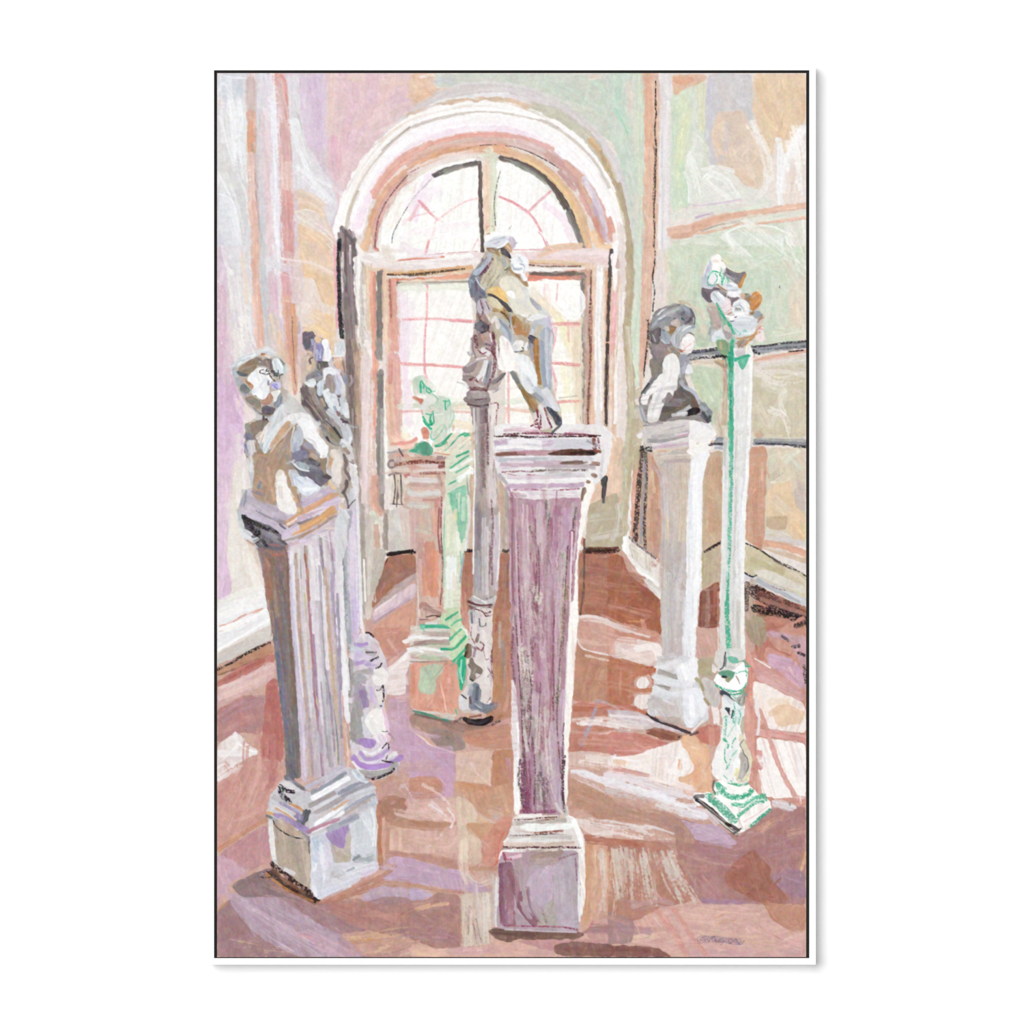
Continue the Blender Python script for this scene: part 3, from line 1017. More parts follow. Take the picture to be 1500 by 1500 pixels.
f/100 c08f93 60,700 200,600 400,490 430,560 430,760 300,820 200,800 60,740
p70/70 b98589 180,700 320,600
p60/60 cb9797 340,700 400,760
p70/60 c39aa3 380,540 370,600
f/100 c8a3b1 40,700 180,760 280,840 150,900 100,960 40,1090
p60/60 d0aab8 60,800 100,900
p50/60 bf9aac 90,960 160,1040
f/100 a17f83 40,1120 130,1040 300,1000 500,1010 760,1060 1000,1080 1300,980 1500,1000 1500,1460 40,1460
p120/60 987377 100,1200 160,1400
p90/60 a67f80 760,1080 1000,1160
p60/60 a77a74 1000,1060 1300,1100 1500,1060
p26/60 c08a60 50,1110 110,1060
f/95 b8a0b0 120,980 300,1020 500,1020 640,1120 800,1230 1000,1320 1120,1460 640,1460 420,1360 260,1230 150,1090
p60/70 c2abb9 200,1040 400,1180 620,1330 800,1440
p50/60 b59cad 400,1060 600,1180 850,1300 1000,1400
p60/60 b49aac 150,1030 300,1180 500,1340
p80/70 c9a2b0 700,1300 840,1360 1000,1440
p50/60 d0a9b5 760,1380 860,1420
p14/60 c9b5c2 130,1010 280,1170 440,1320 600,1420
p30/60 cc9a98 640,1300 720,1320
f/90 b2837b 850,1060 1100,1030 1300,1100 1500,1060 1500,1300 1200,1280 1000,1220 900,1150
p70/70 b07c72 900,1120 1100,1180 1500,1160
p60/60 bd8a80 1150,1120 1350,1180
f/90 c69a8c 940,1290 1150,1260 1300,1300 1500,1330 1500,1460 1120,1460
d40/80 d3a988 1000,1330 1200,1310 1350,1290 1500,1250
d40/80 d9b295 1200,1420 1350,1360 1500,1310
d20/80 c48f62 1040,1350 1160,1330 1260,1350
p60/70 d3aea2 1400,1440 1500,1420
p60/60 c69089 950,1340 1060,1420
f/95 8a7378 135,930 260,870 380,820 450,800 520,900 780,1050 640,1050 500,1015 400,1010 260,1030 170,990
p60/70 836b6c 200,950 320,880 430,860
p50/60 8c7278 400,960 560,1000
p50/90 6d4a3c 450,830 520,900 640,980 760,1050
c50/90 2a2020 450,780 560,860 680,950 770,1040
c40/80 3b2a28 430,850 520,930 660,1010 770,1055
c16/80 c88548 400,840 480,920 640,1010 740,1050
c8/90 2b2323 380,840 400,830 440,870 380,880 360,870
c10/70 c98a50 400,850 430,930 560,980
f/100 c59c90 1200,200 1400,80 1500,60 1500,700 1280,780 1220,800
p60/80 c39683 1180,220 1260,160 1340,140
f/95 ab7c68 1230,300 1330,270 1440,310 1430,400 1300,480 1220,420
f/95 b68c75 1290,470 1420,430 1500,440 1500,520 1300,500
f/100 d8b3a2 1310,510 1500,520 1500,700 1300,690
p60/60 dab2a8 1440,330 1500,400
p40/70 d1aa9e 1420,400 1490,410
p40/100 b87e65 1220,330 1230,560 1240,810
p26/80 c08b70 1290,480 1290,680
p16/60 d8a98c 1260,440 1250,600 1260,740
f/100 b78a7c 1260,690 1400,690 1500,700 1500,720 1300,720
f/100 c3a3bc 1270,760 1320,720 1500,730 1500,910 1350,900 1230,890 1350,800
p50/60 bf9fb5 1300,850 1450,860
p30/80 b27c6a 780,1070 900,1030 1100,930 1260,860 1350,790
p40/80 ad7565 850,1070 1000,1010 1150,960 1250,900
p24/80 b78374 1240,900 1400,905 1500,925
f/85 bba5b9 1090,1020 1180,950 1300,930 1500,970 1500,1040 1300,1010 1100,1060
@ 310 880
f/100 c9a0a0 1280,300 1500,140 1500,980 1300,960
f/95 c78f7c 1180,200 1300,150 1500,130 1500,330 1280,420 1200,330
p60/70 cc9382 1260,240 1420,200
p50/70 d3a596 1300,300 1360,400 1300,440
f/100 c5a3b4 1280,720 1420,720 1440,860 1500,980 1500,1280 1420,1260 1320,1160 1290,900
p60/60 c5a3b9 1380,740 1400,1000 1460,1180
p70/60 c7a4bb 1360,900 1450,1150
p40/90 d6b3b4 1350,700 1440,700
f/90 ece3e0 1260,560 1440,360 1500,340 1500,400 1430,500 1420,690 1270,690
p30/70 f0ebe8 1280,520 1450,380
p20/70 e8dcd8 1290,680 1420,560
p30/90 f3f2f1 1410,300 1500,275
p14/90 f4f3f2 1440,360 1500,350
p20/80 b9908f 1280,450 1380,360
@ 310 620
f/100 a5705a 1290,970 1490,955 1500,1100 1380,1180 1170,1370 1160,1260
p60/70 93685c 1330,1000 1420,1080
p60/80 a2766d 1200,1230 1360,1130 1480,1080
p60/60 8b6a64 1230,1180 1300,1090
c12/80 b0553a 1285,1000 1220,1120 1165,1240 1160,1370
c7/70 3c2824 1290,990 1260,1050 1200,1150
f/90 b9a6a5 1180,1350 1350,1180 1500,1090 1500,1140 1330,1270 1170,1390
f/100 dcc6cc 1170,1390 1340,1260 1500,1160 1500,1260 1350,1350 1190,1450
p30/80 c9b0c2 1180,1440 1350,1340 1480,1260
p20/80 a98f9a 1190,1460 1340,1360 1450,1290
p14/80 ede0e0 1200,1370 1350,1260
f/100 cf9c86 1200,1480 1350,1370 1500,1290 1500,1500 1180,1500
p50/60 d29886 1300,1440 1460,1400
@ 600 620
f/100 b17b67 360,940 480,930 460,1300 440,1500 370,1500 380,1130
f/100 a9715c 640,950 740,950 760,1500 600,1500 640,1230
p40/70 a17a68 700,1000 700,1200 680,1400
p20/70 7d6258 720,1040 716,1200
p50/70 b78068 640,1280 640,1400
p40/70 d39c8a 390,1250 400,1380
p50/80 a56d58 430,950 420,1100
@ 600 880
f/100 b48168 580,100 740,60 750,900 560,880
p60/80 ba875f 640,480 640,700
p24/80 8e8884 680,300 690,420 680,560
p20/70 b5a79c 660,160 660,340
p20/70 a9958c 700,480 700,640
p30/70 cd8d7c 720,300 730,700 720,820
c14/60 9b4a44 640,120 630,220
p30/60 b48a78 740,100 740,300
p30/70 cc9c88 720,680 700,800
f/100 cf9587 380,60 450,100 440,260 380,240
f/95 96827e 110,960 360,940 420,1080 330,1110 220,1080
f/95 a78478 0,820 380,880 700,870 740,920 500,980 380,1000 200,990 100,960 0,930
p60/80 9a8580 150,960 300,990 370,1040
p60/80 8c6c60 260,880 400,930 560,940
f/100 c6917b 380,960 600,920 740,900 750,1080 620,1090 520,1080 400,1040
p60/70 c48873 450,1010 700,1020
p60/70 d3a09a 640,900 720,880
f/90 c7a0bb 0,960 60,980 160,1060 330,1110 340,1180 320,1500 0,1500
p60/60 c3a4c0 60,1060 200,1160 280,1200
p50/60 c6a3ac 60,1240 240,1240
p12/80 e7cfbf 0,940 100,1010 160,1060 320,1110
p40/60 e9cfb6 40,940 120,990
f/95 d5b5a3 340,1110 500,1100 620,1100 600,1350 340,1330
p60/60 cfb2ae 380,1180 500,1190
p60/60 dcbfa8 380,1260 580,1290
f/95 be876c 600,1100 760,1080 760,1400 600,1400
p40/60 b97c5c 650,1120 640,1300
p30/80 c493a0 720,1160 740,1340
f/95 c08d6f 320,1320 500,1340 620,1380 760,1330 760,1500 440,1500 420,1420 330,1380
p60/70 ba8362 380,1360 560,1400 660,1420
f/95 c58d77 0,1290 200,1290 250,1350 270,1400 230,1460 0,1450
p40/60 bd866e 20,1330 180,1340 250,1400
p30/60 cb9788 60,1410 200,1420
@ 600 1110
f/100 d3ada2 0,310 330,280 380,700 0,700
p70/60 dcb3a6 80,360 280,360
p70/60 d9b4a6 60,600 260,640 340,560
f/90 b98a6d 0,430 130,440 230,470 380,470 320,500 200,520 0,520
p30/70 a97558 0,470 120,490
p60/60 cba3b8 20,270 180,280 280,240
p50/60 e0cdd0 160,340 220,400 180,440
d30/80 e6d8d6 280,380 320,440 300,500
d30/70 e3d0cd 240,560 180,620 130,660
p40/60 d0a9c4 260,200 250,300
f/90 d9c3ae 340,270 460,330 500,420 620,460 660,500 480,480 400,480 520,560 520,780 360,760
p60/70 dcc6ae 400,640 420,720
f/95 c99a80 310,170 500,190 640,210 760,180 760,420 660,440 560,430 490,400 470,340 400,270 330,240
p60/60 c48a62 380,200 560,230
p60/60 c9a08a 600,300 700,280
p60/60 c0967e 520,360 640,330
f/90 c99a78 400,480 640,480 640,620 540,610 460,570
p60/60 cfb3a4 600,380 660,400
p26/60 aab2bb 620,430 650,460
f/95 cd8f7c 660,430 760,420 730,600 640,800 530,780 530,620
p40/70 d08a78 700,480 640,600 600,720
c14/70 d0604c 690,540 660,620 640,760 610,800
c8/80 e0735a 640,540 680,560
c6/70 d9614c 600,800 600,900 610,960
f/95 bb8e81 0,700 200,710 380,760 380,830 200,790 0,730
f/100 be9fb6 0,740 200,790 380,830 470,900 580,950 590,1000 380,1000 200,940 0,920
p60/60 c6a3c0 280,850 380,860 400,920
p70/70 e6d4c0 400,620 390,800 420,900
p60/60 dcc9c0 420,860 500,920 580,900
p36/90 c0927a 440,810 520,810 650,810
p24/90 c0907f 0,930 100,945 200,970 380,985 560,1015
f/100 ab8079 0,1050 150,1030 200,980 380,1010 380,1400 200,1400 0,1330
p70/60 a17580 60,1180 200,1260 340,1340
p60/60 a87c7c 250,1040 340,1140
f/90 bba8c4 0,940 120,970 190,1000 120,1040 0,1050
d30/70 d9a98a 60,1110 160,1080 280,1070
d16/70 d6a689 100,1160 200,1180 340,1190
p8/60 d9a98a 40,1105 120,1100 180,1080
f/95 cdbcae 370,1000 600,980 640,1150 620,1240 560,1250 580,1390 400,1390
d70/70 d9ccb9 420,1040 430,1380
d50/80 9b7374 430,1100 420,1280
d70/80 d9cfc4 560,1020 580,1380
d40/80 97757a 480,1200 510,1380
p40/70 c0bab5 600,860 620,1000 620,1200
d50/80 c9b8b0 620,1000 610,1160
f/95 dcb2a2 0,1360 200,1400 400,1390 700,1340 960,1380 1100,1460 0,1460
p50/70 e0bba0 40,1420 200,1440
p60/70 c69ba2 300,1420 600,1400 800,1380
p60/60 d0a49c 600,1380 860,1440
f/95 c29090 760,1340 900,1330 1100,1330 1500,1330 1500,1370 1080,1360 1060,1420 960,1400 900,1380
p60/60 c39a9f 900,1430 1040,1440
f/100 d0a38b 1250,560 1500,600 1500,1300 1240,1260 1290,1100
p50/70 c9926c 1320,640 1310,900 1290,1180
p24/70 e3bf9a 1350,680 1360,900 1340,1100
p60/60 cf9f8e 1420,760 1440,1100
d60/60 e0c4b6 1400,680 1440,900
d40/70 dcb8a2 1480,700 1470,1000
p60/60 c4979a 1400,1200 1500,1180
c12/60 c25f96 1320,1240 1350,1190
f/95 a47a7c 1240,1290 1320,1240 1500,1220 1500,1300 1300,1290
p50/60 bf9090 1320,1300 1480,1310
f/95 7c5c52 560,1258 680,1250 900,1262 1150,1262 1300,1290 1230,1330 900,1335 780,1330 730,1360 640,1330
p50/70 5e4542 620,1275 800,1290 900,1300
p40/60 75584f 1000,1300 1200,1300
f/95 815c56 1060,1370 1200,1345 1500,1370 1500,1460 1100,1450 1050,1420
p50/60 84574e 1150,1400 1400,1420
# 12 painted_floor
@ 600 620
f/100 a86f5c 1240,940 1500,930 1500,1440 1230,1420
p90/70 9c6c64 1300,1080 1500,1100
p80/70 b2775a 1280,1200 1500,1240
p60/60 bd8163 1300,1280 1480,1300
p60/60 a5664f 1300,1350 1500,1390
p40/60 94695e 1400,980 1500,980
@ 600 880
f/100 d0a293 1230,110 1320,100 1500,150 1500,400 1380,390 1280,360 1240,280
p60/60 d3a898 1300,200 1460,240
p50/60 c59282 1280,160 1320,300
p20/90 e9dcdc 1240,120 1330,115 1500,150
p14/90 ece1e0 1230,280 1270,350 1400,385 1500,400
f/100 bb8870 1220,300 1280,370 1500,410 1500,740 1190,740 1200,500
p60/60 c29174 1320,400 1260,600 1240,680
p60/60 c49678 1400,520 1340,680
p60/60 b37f6a 1260,420 1320,400
f/100 c08272 1200,740 1380,760 1500,770 1500,1120 1160,1110
p40/90 b8705a 1210,790 1360,790
p30/80 e7d3c9 1200,880 1400,860 1500,870
p40/80 ead9d3 1260,900 1400,880
p20/80 c58674 1200,920 1350,930 1500,910
p30/80 dfc0b9 1180,960 1400,970 1500,950
p50/70 c07c6c 1190,1010 1350,1000 1500,1020
p40/70 b97466 1180,1080 1380,1080
f/95 d9bdb2 1150,1110 1330,1100 1500,1130 1500,1230 1280,1220 1160,1230
p30/60 ead0c0 1360,1120 1500,1160
c6/60 c97c6c 1160,1210 1300,1220 1500,1200
p30/90 e9e6ec 1190,1250 1300,1260 1400,1320 1500,1350
p50/90 e6e3e8 1300,1270 1420,1320 1500,1340
f/95 bd937d 1160,1280 1240,1340 1500,1460 1500,1500 1150,1500
d50/80 d9c6c2 1240,1320 1360,1370 1500,1440
p34/80 a89baa 1380,740 1320,900 1260,1050
p34/70 b9abba 1390,740 1450,760 1500,780
@ 600 1110
f/100 bb907a 1160,140 1300,200 1500,300 1500,460 1380,450 1260,380 1160,380
p20/60 d9b79d 1190,160 1170,360
p60/60 b68871 1240,260 1440,360
f/90 dfccc6 1200,430 1300,450 1350,500 1500,540 1500,580 1300,560 1240,500
p20/80 ecdfdb 1400,460 1500,470
p30/70 ddc2b9 1400,500 1500,520
p50/90 b07666 1290,590 1400,600 1500,620
p20/80 a86a5a 1300,620 1500,640
@ 890 620
f/100 a5654c 0,960 100,960 160,1110 390,1290 410,1500 0,1500
p90/70 96594a 180,1180 300,1280
p60/70 9c624e 60,1060 100,1200
p60/60 b3785a 40,1330 180,1360
p60/60 ae7054 160,1420 340,1400
p20/60 c08057 150,1440 240,1430
p40/60 8f5446 280,1220 360,1300
p30/60 ad8c6c 390,1330 390,1480
f/100 8b5346 680,1230 820,1150 820,1500 660,1500
p30/70 a76554 790,1180 780,1400
c60/60 b99f8f 720,1230 720,1480
p14/70 d49a80 812,1240 810,1500
p50/60 7a463c 700,1250 700,1460
f/100 b87d6c 1000,1170 1080,1180 1250,1260 1452,1350 1452,1500 1000,1500
p90/80 b8a694 1040,1180 1050,1480
c110/85 33292a 1080,1230 1250,1330 1452,1430
c60/90 221d20 1080,1360 1300,1400 1452,1440
c60/60 7f4f42 1120,1260 1300,1320 1452,1370
c30/70 b98a7c 1130,1290 1452,1400
c40/70 3a3030 1020,1180 1010,1360
p60/70 bd7d6a 1180,1450 1300,1490
@ 890 880
f/100 a9664e 0,0 400,0 410,200 400,260 340,220 150,170 0,140
p70/60 9c5c48 170,60 300,120
p40/60 b87555 20,70 200,140
p12/70 cb8a58 150,150 230,150 290,130
p30/70 b28460 380,60 395,200
f/100 c98f7a 0,140 150,170 380,230 370,300 200,290 60,270 0,420
p30/70 b77563 270,200 268,280
f/100 e3cfc8 50,280 120,260 300,300 400,320 390,480 250,480 40,410
p60/70 d5a79b 20,200 20,380
p60/80 f0e8e6 220,350 350,340 380,420
p50/60 eadbd5 80,340 300,440
f/100 b87459 0,410 130,430 300,480 350,500 340,530 200,560 190,760 110,780 0,750
p50/70 b97a5f 40,500 140,520 160,640
p20/50 cf9a80 100,500 90,700
p30/60 c48a6c 160,600 150,760
p50/60 b0694f 100,450 260,500
p14/60 a96650 20,500 20,700
c16/90 b4603e 290,490 340,490 350,520
c18/90 b8694a 300,520 330,580 320,660
p30/95 c17a5e 210,655 310,655
f/100 efe9e6 215,560 300,560 305,640 210,645
f/100 e9ddd9 210,690 320,680 310,780 260,800 190,770
p26/90 bb6c4c 150,780 220,800 290,830
p24/90 a9594a 140,770 200,790
f/100 cfc3c8 0,760 150,800 250,830 330,870 600,960 520,1010 300,960 100,870 0,860
p50/70 b9a8b4 20,790 150,810
p20/80 eae0de 20,840 250,860 330,890
p50/90 dcd7d6 10,900 150,900 300,930
p22/95 4a3d42 290,830 380,880 480,920 600,970
p16/90 3f3439 300,830 360,880 600,965
f/95 96604e 260,960 340,920 500,970 580,1000 560,1030 400,1020
p40/70 7f4c3e 300,960 480,1000
p20/70 b78a70 500,960 580,980
p16/90 3d3134 520,1000 580,1020
d40/80 c9b4b0 60,960 250,950 340,920
f/100 c98478 0,960 250,970 400,1030 480,1050 350,1110 150,1140 0,1130
p60/70 cd8a80 60,1000 300,1040
p40/70 d8a39a 60,1090 300,1090
p30/60 bd7668 200,1000 440,1050
f/100 f1e9e4 0,1150 200,1130 400,1060 560,1010 620,980 700,1050 730,1300 640,1400 300,1300 0,1240
p70/80 eadcdc 440,1120 480,1200
p50/80 dfb491 60,1180 120,1190
f/95 e3b48f 520,1000 620,970 740,1050 760,1260 780,1420 680,1400 500,1310 620,1220 560,1100
p60/70 e5c1a5 600,1050 680,1080
p60/60 dda27f 640,1200 660,1320
f/90 f4efec 520,1100 560,1060 620,1180 640,1240 560,1290 420,1260 480,1200
p30/80 e0aa80 530,1170 530,1230
f/95 c77e70 620,970 720,910 820,900 830,1060 720,1060
p50/70 c87468 680,950 700,1020
p80/70 d69d8b 770,940 780,1040
p50/90 f0e6e3 790,780 800,880
f/100 dfb7b0 0,1200 100,1220 250,1260 330,1300 200,1310 0,1290
p30/70 c98d85 60,1230 300,1280
p60/80 f0e7e3 200,1300 360,1310 600,1380
p60/90 e6dfe3 0,1280 200,1310 400,1380 640,1430
p60/90 e2e3ea 0,1330 150,1370 300,1420 480,1450
p40/70 ead2cb 500,1350 640,1390
p30/70 ddab9a 560,1400 650,1420
d60/90 cfc0be 0,1390 200,1420 350,1460
f/100 c98f80 1000,400 1060,380 1100,300 1452,100 1452,1500 1020,1500
f/100 b97968 1100,180 1200,150 1300,260 1360,330 1350,420 1150,330 1150,460 1070,380
f/95 a5967c 1000,130 1150,100 1170,300 1100,340 1030,280
p50/70 ae9d88 1060,120 1090,280
f/100 c4a0a8 1160,220 1300,250 1452,250 1452,600 1380,380 1260,330 1170,260
p40/60 cba9bb 1200,230 1330,260
f/95 c99584 1170,260 1340,300 1370,400 1240,360
f/100 caa3b8 1170,380 1380,440 1452,580 1440,660 1300,560 1170,450
p60/70 c59cab 1300,480 1430,620
p60/60 cda9be 1200,420 1330,450
c40/80 2d272b 1380,180 1452,160
c30/80 332c30 1360,340 1400,330
c24/80 2d272b 1400,380 1440,400
c26/60 332c30 1280,260 1320,290
c24/70 2d2830 1440,480 1452,600
f/100 cf9f9a 1070,440 1180,470 1300,560 1450,700 1430,740 1330,700 1180,640 1070,560
p40/70 c79288 1090,460 1280,540
p50/70 d4a8a5 1120,560 1400,700
p50/70 c99aa0 1330,620 1440,700
p12/90 f2e4e0 1080,425 1190,490
f/100 f0e6e0 1060,580 1180,620 1330,700 1430,740 1452,780 1452,970 1180,940 1060,800
p60/80 e9d3bd 1200,740 1320,740
f/85 e6c4a3 1190,800 1300,730 1400,800 1452,800 1430,900 1250,930
p50/60 e0b998 1200,820 1300,780
p60/60 ecd9cc 1100,700 1140,860
p50/100 d6a09a 1080,960 1250,980 1452,1015
p20/80 cf9088 1200,960 1452,1020
p12/80 d9c6ca 1200,940 1400,975
p70/100 d59c8e 1040,740 1040,900 1040,1100 1050,1300
p30/60 dba99c 1030,760 1040,1100
f/100 f4efec 1090,1000 1170,1010 1452,1045 1452,1460 1370,1440 1250,1450 1130,1430 1100,1200
p80/60 f1ecea 1200,1150 1200,1350
p60/50 e6e0e4 1400,1100 1430,1300
p34/100 d79f95 1110,800 1150,900 1190,1020 1230,1150 1300,1300 1370,1430
p16/60 e0b1a8 1180,1000 1280,1280
p44/90 cf8a80 1110,1110 1105,1140
p44/90 c9807a 1115,1200 1110,1220
p50/70 e0b5aa 1100,1280 1100,1440
p20/80 d99b95 1100,1100 1100,1220
p60/70 cf9a90 1370,1450 1440,1460
p18/90 e6e6e9 1090,700 1110,860 1100,980
p40/70 d68f84 1010,320 1030,440
c24/70 d9867e 1040,420 1060,560 1040,700
@ 890 1110
f/100 ab7d7a 480,430 640,470 900,560 1000,520 1200,370 1452,360 1452,1080 1100,1070 700,1070 600,980 520,800
p100/60 a87c82 700,700 1000,720 1400,620
p90/60 b08084 700,880 800,1000
p90/60 a67a80 1300,620 1300,760
p80/60 b5857a 1060,540 1200,480
p70/60 a3797d 1320,480 1420,440
p60/60 c39684 1330,560 1440,540
p40/50 d9b09a 1140,540 1180,480
p60/60 b4877c 560,800 700,820
f/80 9f7f92 1200,860 1330,800 1452,840 1452,1040 1330,1000 1240,960
p50/60 a98a9c 1320,860 1420,900
f/90 a3685a 850,860 930,760 1070,660 1140,760 1200,800 1190,880 1230,920 1330,1040 1200,1100 1060,1040 920,960 860,920
p60/60 a0624d 920,860 1060,900 1180,1000
p50/50 ab7562 1060,720 1100,820
p16/80 9d6152 1230,920 1270,880
p50/70 dcae86 1440,700 1410,800
f/90 a58098 0,0 0,0 1,1
f/90 a47f94 660,1020 800,1040 980,1040 1080,1075 700,1080
f/100 d2a9a0 180,1190 350,1130 500,1060 900,1080 1150,1080 1300,1250 1452,1290 1452,1460 480,1460 380,1380 190,1360
p90/60 d9b2a3 560,1150 800,1180
p90/60 d6b29c 700,1300 1000,1340 1200,1360
p60/60 cda199 900,1100 1100,1140
p50/60 d9b9a0 230,1270 330,1310
p50/70 ddc0a6 200,1330 400,1290
p60/60 c79a9c 1300,1340 1440,1400
p60/70 c9a0a4 600,1440 1000,1430 1400,1430
c4/60 c09048 780,1180 900,1130
c8/50 c99a58 800,1230 860,1190 980,1200
c4/60 b98068 1050,1190 1200,1290 1440,1420
c5/50 cba05a 960,1330 1080,1360
p34/80 cf9588 480,1110 550,1200 620,1310 720,1440
p44/75 cf958a 370,1130 450,1230 520,1330 580,1440
p60/60 cc948a 430,1210 500,1290
p30/70 d39c8c 290,1140 330,1230 400,1320
p26/70 d39c90 220,1200 260,1300
p40/60 d9a898 240,1170 300,1260
c50/70 9b7f90 680,1330 800,1330 980,1350
c24/60 a98d98 690,1310 900,1350
p50/80 b98066 1170,1070 1240,1180 1330,1230
f/90 be8872 1150,1050 1260,1070 1452,1080 1452,1270 1330,1270 1250,1210
p40/60 c08e7a 1300,1120 1430,1180
f/100 b8907f 0,300 200,370 440,390 560,480 620,560 640,640 500,600 300,480 0,440
p70/70 ad8371 160,380 360,430
p70/70 a77f7c 420,460 540,560
d60/80 e0d5d3 0,490 150,510 300,570 440,580
p20/80 e3dbdb 200,490 340,510 480,560
f/100 b5806f 0,590 200,600 400,620 500,690 560,800 650,1040 500,1080 400,1090 200,1200 0,1160
p40/80 ba6f58 20,610 200,640
p70/60 b07f70 360,620 560,660
d90/85 cfc2b5 80,690 120,860
d90/80 cdbdb2 260,700 280,900 300,1060
d80/80 c9bdb4 440,760 540,1000
d60/70 d0bdb2 180,760 200,1080
d60/60 c0998c 340,720 340,1060
d50/80 d5c9c0 460,700 560,920 640,1040
p60/60 cf9c86 20,800 20,1060
p70/70 bb9494 200,1100 360,1060 460,1080
d50/80 b59080 540,760 640,960
f/90 a0807f 0,1120 100,1160 200,1190 180,1360 0,1370
p60/60 987889 80,1220 120,1260
p60/60 b48a94 40,1290 60,1320
f/95 8a5d56 0,1375 200,1375 360,1390 480,1460 0,1460
p30/70 7a4f48 20,1400 300,1410
f/100 c0a5b8 480,430 560,460 640,480 820,490 960,640 860,640 740,620 640,600 620,560 570,480
p50/60 c8acc0 640,500 780,560 860,600
p30/70 b49cb2 680,610 900,650
d70/95 cdbdbb 0,250 200,280 350,340 480,380
p30/90 eceaed 250,250 350,290 480,340 640,350
p50/95 e5e4ea 0,190 150,220 300,270
p40/90 e0dde6 480,360 600,420 700,440
p40/80 d8cdd6 600,370 720,410 800,480
d60/80 e2dcdc 380,330 560,400 640,410
p40/90 e8e4e9 640,400 720,430
# 20 painted_column
@ 310 620
f/100 d4cdd6 900,700 1060,420 1075,600 1085,1500 960,1500 900,1100
p60/90 c9c8cb 980,380 1010,500 1040,640
p50/95 9c9ea6 970,700 970,900 975,1100 985,1300 1000,1500
p30/80 8b8e96 965,860 968,1100 985,1340
c30/50 6f7278 970,1000 975,1200 990,1400
p60/90 d3c6d8 1035,640 1040,900 1045,1200 1055,1500
p40/80 ddd1dd 1020,740 1030,900 1035,1100
p24/80 c3a7d2 1065,1300 1070,1500
p20/90 e9e7ec 1060,430 1068,600 1078,900 1090,1200 1095,1500
p30/80 f0eef1 1100,1440 1110,1500
p40/80 a9a8ad 1010,660 1000,760 985,860
p20/70 eceaee 1030,440 1045,560
@ 310 880
f/100 aeb2b6 900,0 1010,0 1040,340 1020,400 960,240
p50/95 a6abb0 985,0 990,150 1000,300
p50/95 cdb9de 1045,0 1045,120 1060,280
p14/90 efecf2 1085,0 1095,150 1110,250
p60/95 dcdde2 925,0 940,160 960,260
p10/90 aaa39c 1110,0 1120,100
f/100 d9d2da 1100,220 1190,260 1230,320 1280,430 1300,540 1260,600 1290,660 1260,760 1300,900 1300,1080 1340,1130 1390,1160 1370,1230 1250,1310 1130,1300 1050,1230 1020,1150 1010,900 990,700 1000,420 1050,300
p80/90 cdd0d6 1040,340 1090,360
p60/90 cbbbd9 1080,380 1060,440
p30/90 b493cf 1050,320 1100,320 1135,315
p40/95 bb9fd2 1060,460 1110,450 1160,480
p40/80 d7c9e0 1080,420 1160,400 1200,440
p30/80 a9a7a6 1130,370 1190,400
p40/95 aea9a8 1050,530 1110,520 1170,520
p70/95 a49d9c 1010,450 1015,600 1000,680
p60/90 aca7ac 1080,560 1110,580
p90/95 a89cac 1080,640 1080,760
p60/95 9884a4 1110,680 1130,760
p30/90 c9b3dc 1170,640 1180,740
p100/100 a5a2a0 1050,780 1080,900 1060,1000
p40/80 95908e 1040,800 1030,1000
p60/95 d6d5dc 1130,860 1140,960
f/100 f0ebe8 1180,500 1260,480 1300,540 1290,600 1230,640 1170,590
p40/90 e9e2df 1200,530 1260,560
p50/90 ede7e2 1220,660 1240,740
f/100 f1edea 1120,860 1180,790 1250,780 1270,860 1280,960 1290,1060 1240,1060 1180,980 1130,920
p30/70 e5e1df 1160,860 1200,980
p26/85 e8c3d6 1260,800 1285,920 1295,1020
p50/70 d9c0d9 1240,1000 1280,1060
f/100 ac88c6 1045,1015 1120,1000 1210,1015 1200,1070 1150,1085 1080,1060
p26/95 f0eaf1 1110,1100 1180,1120 1260,1070
p30/90 b597cc 1090,1110 1130,1160 1220,1140 1290,1090
p26/90 e3d9ea 1100,1190 1200,1190 1270,1150
p40/90 e6e3e6 1290,1130 1350,1120
p44/100 b08bcb 1040,1150 1090,1200 1180,1220 1290,1200 1385,1150
p20/90 efebf0 1035,1180 1080,1230 1130,1260
p46/100 a9a4a2 1090,1260 1180,1270 1280,1250 1350,1200
p20/90 8a8584 1100,1290 1160,1300
p20/90 f1eeee 1060,1240 1110,1290
c20/90 2b2528 1180,1305 1240,1290 1310,1260 1335,1235
c16/90 2b2528 1130,235 1160,240 1185,265
c16/90 2b2528 1135,380 1170,375 1200,380
c16/90 302a2c 1165,440 1190,430 1220,415
c14/90 302a2c 1205,495 1230,485 1245,460
c12/90 302a2c 1210,655 1240,650 1255,620 1260,700 1255,740
c10/90 302a2c 1235,770 1245,772
c6/80 302a2c 1250,955 1270,960 1290,955 1300,980
c10/90 302a2c 1250,1080 1290,1040 1300,1090
c12/90 302a2c 1250,1170 1290,1180 1330,1185
c8/90 302a2c 1270,1180 1290,1130
c20/50 6e6663 1000,430 1010,560 1005,700
p16/80 c9a090 1290,740 1262,730
# 21 painted_statue
@ 310 360
f/100 9a928f 665,650 750,650 860,700 900,850 960,940 990,1050 1010,1250 1035,1340 1030,1440 980,1500 850,1500 800,1450 780,1300 660,1190 650,1050 690,900 680,780
p70/100 6b6470 700,660 705,730
p60/95 736c78 735,660 700,720
p40/90 8a8794 700,720 740,750
p40/90 c2aca0 700,780 720,880 700,940
p30/85 8d7f78 700,800 740,800
p16/80 5d5458 715,870 740,830
p40/90 c6a78c 700,910 740,890
p50/90 9e9db0 760,700 790,760 800,850
p40/90 b9bdd2 790,720 800,800
p16/80 5e5980 760,700 770,800
p40/80 aab4cc 780,820 790,870
p46/100 f1eef0 830,700 840,780 830,840
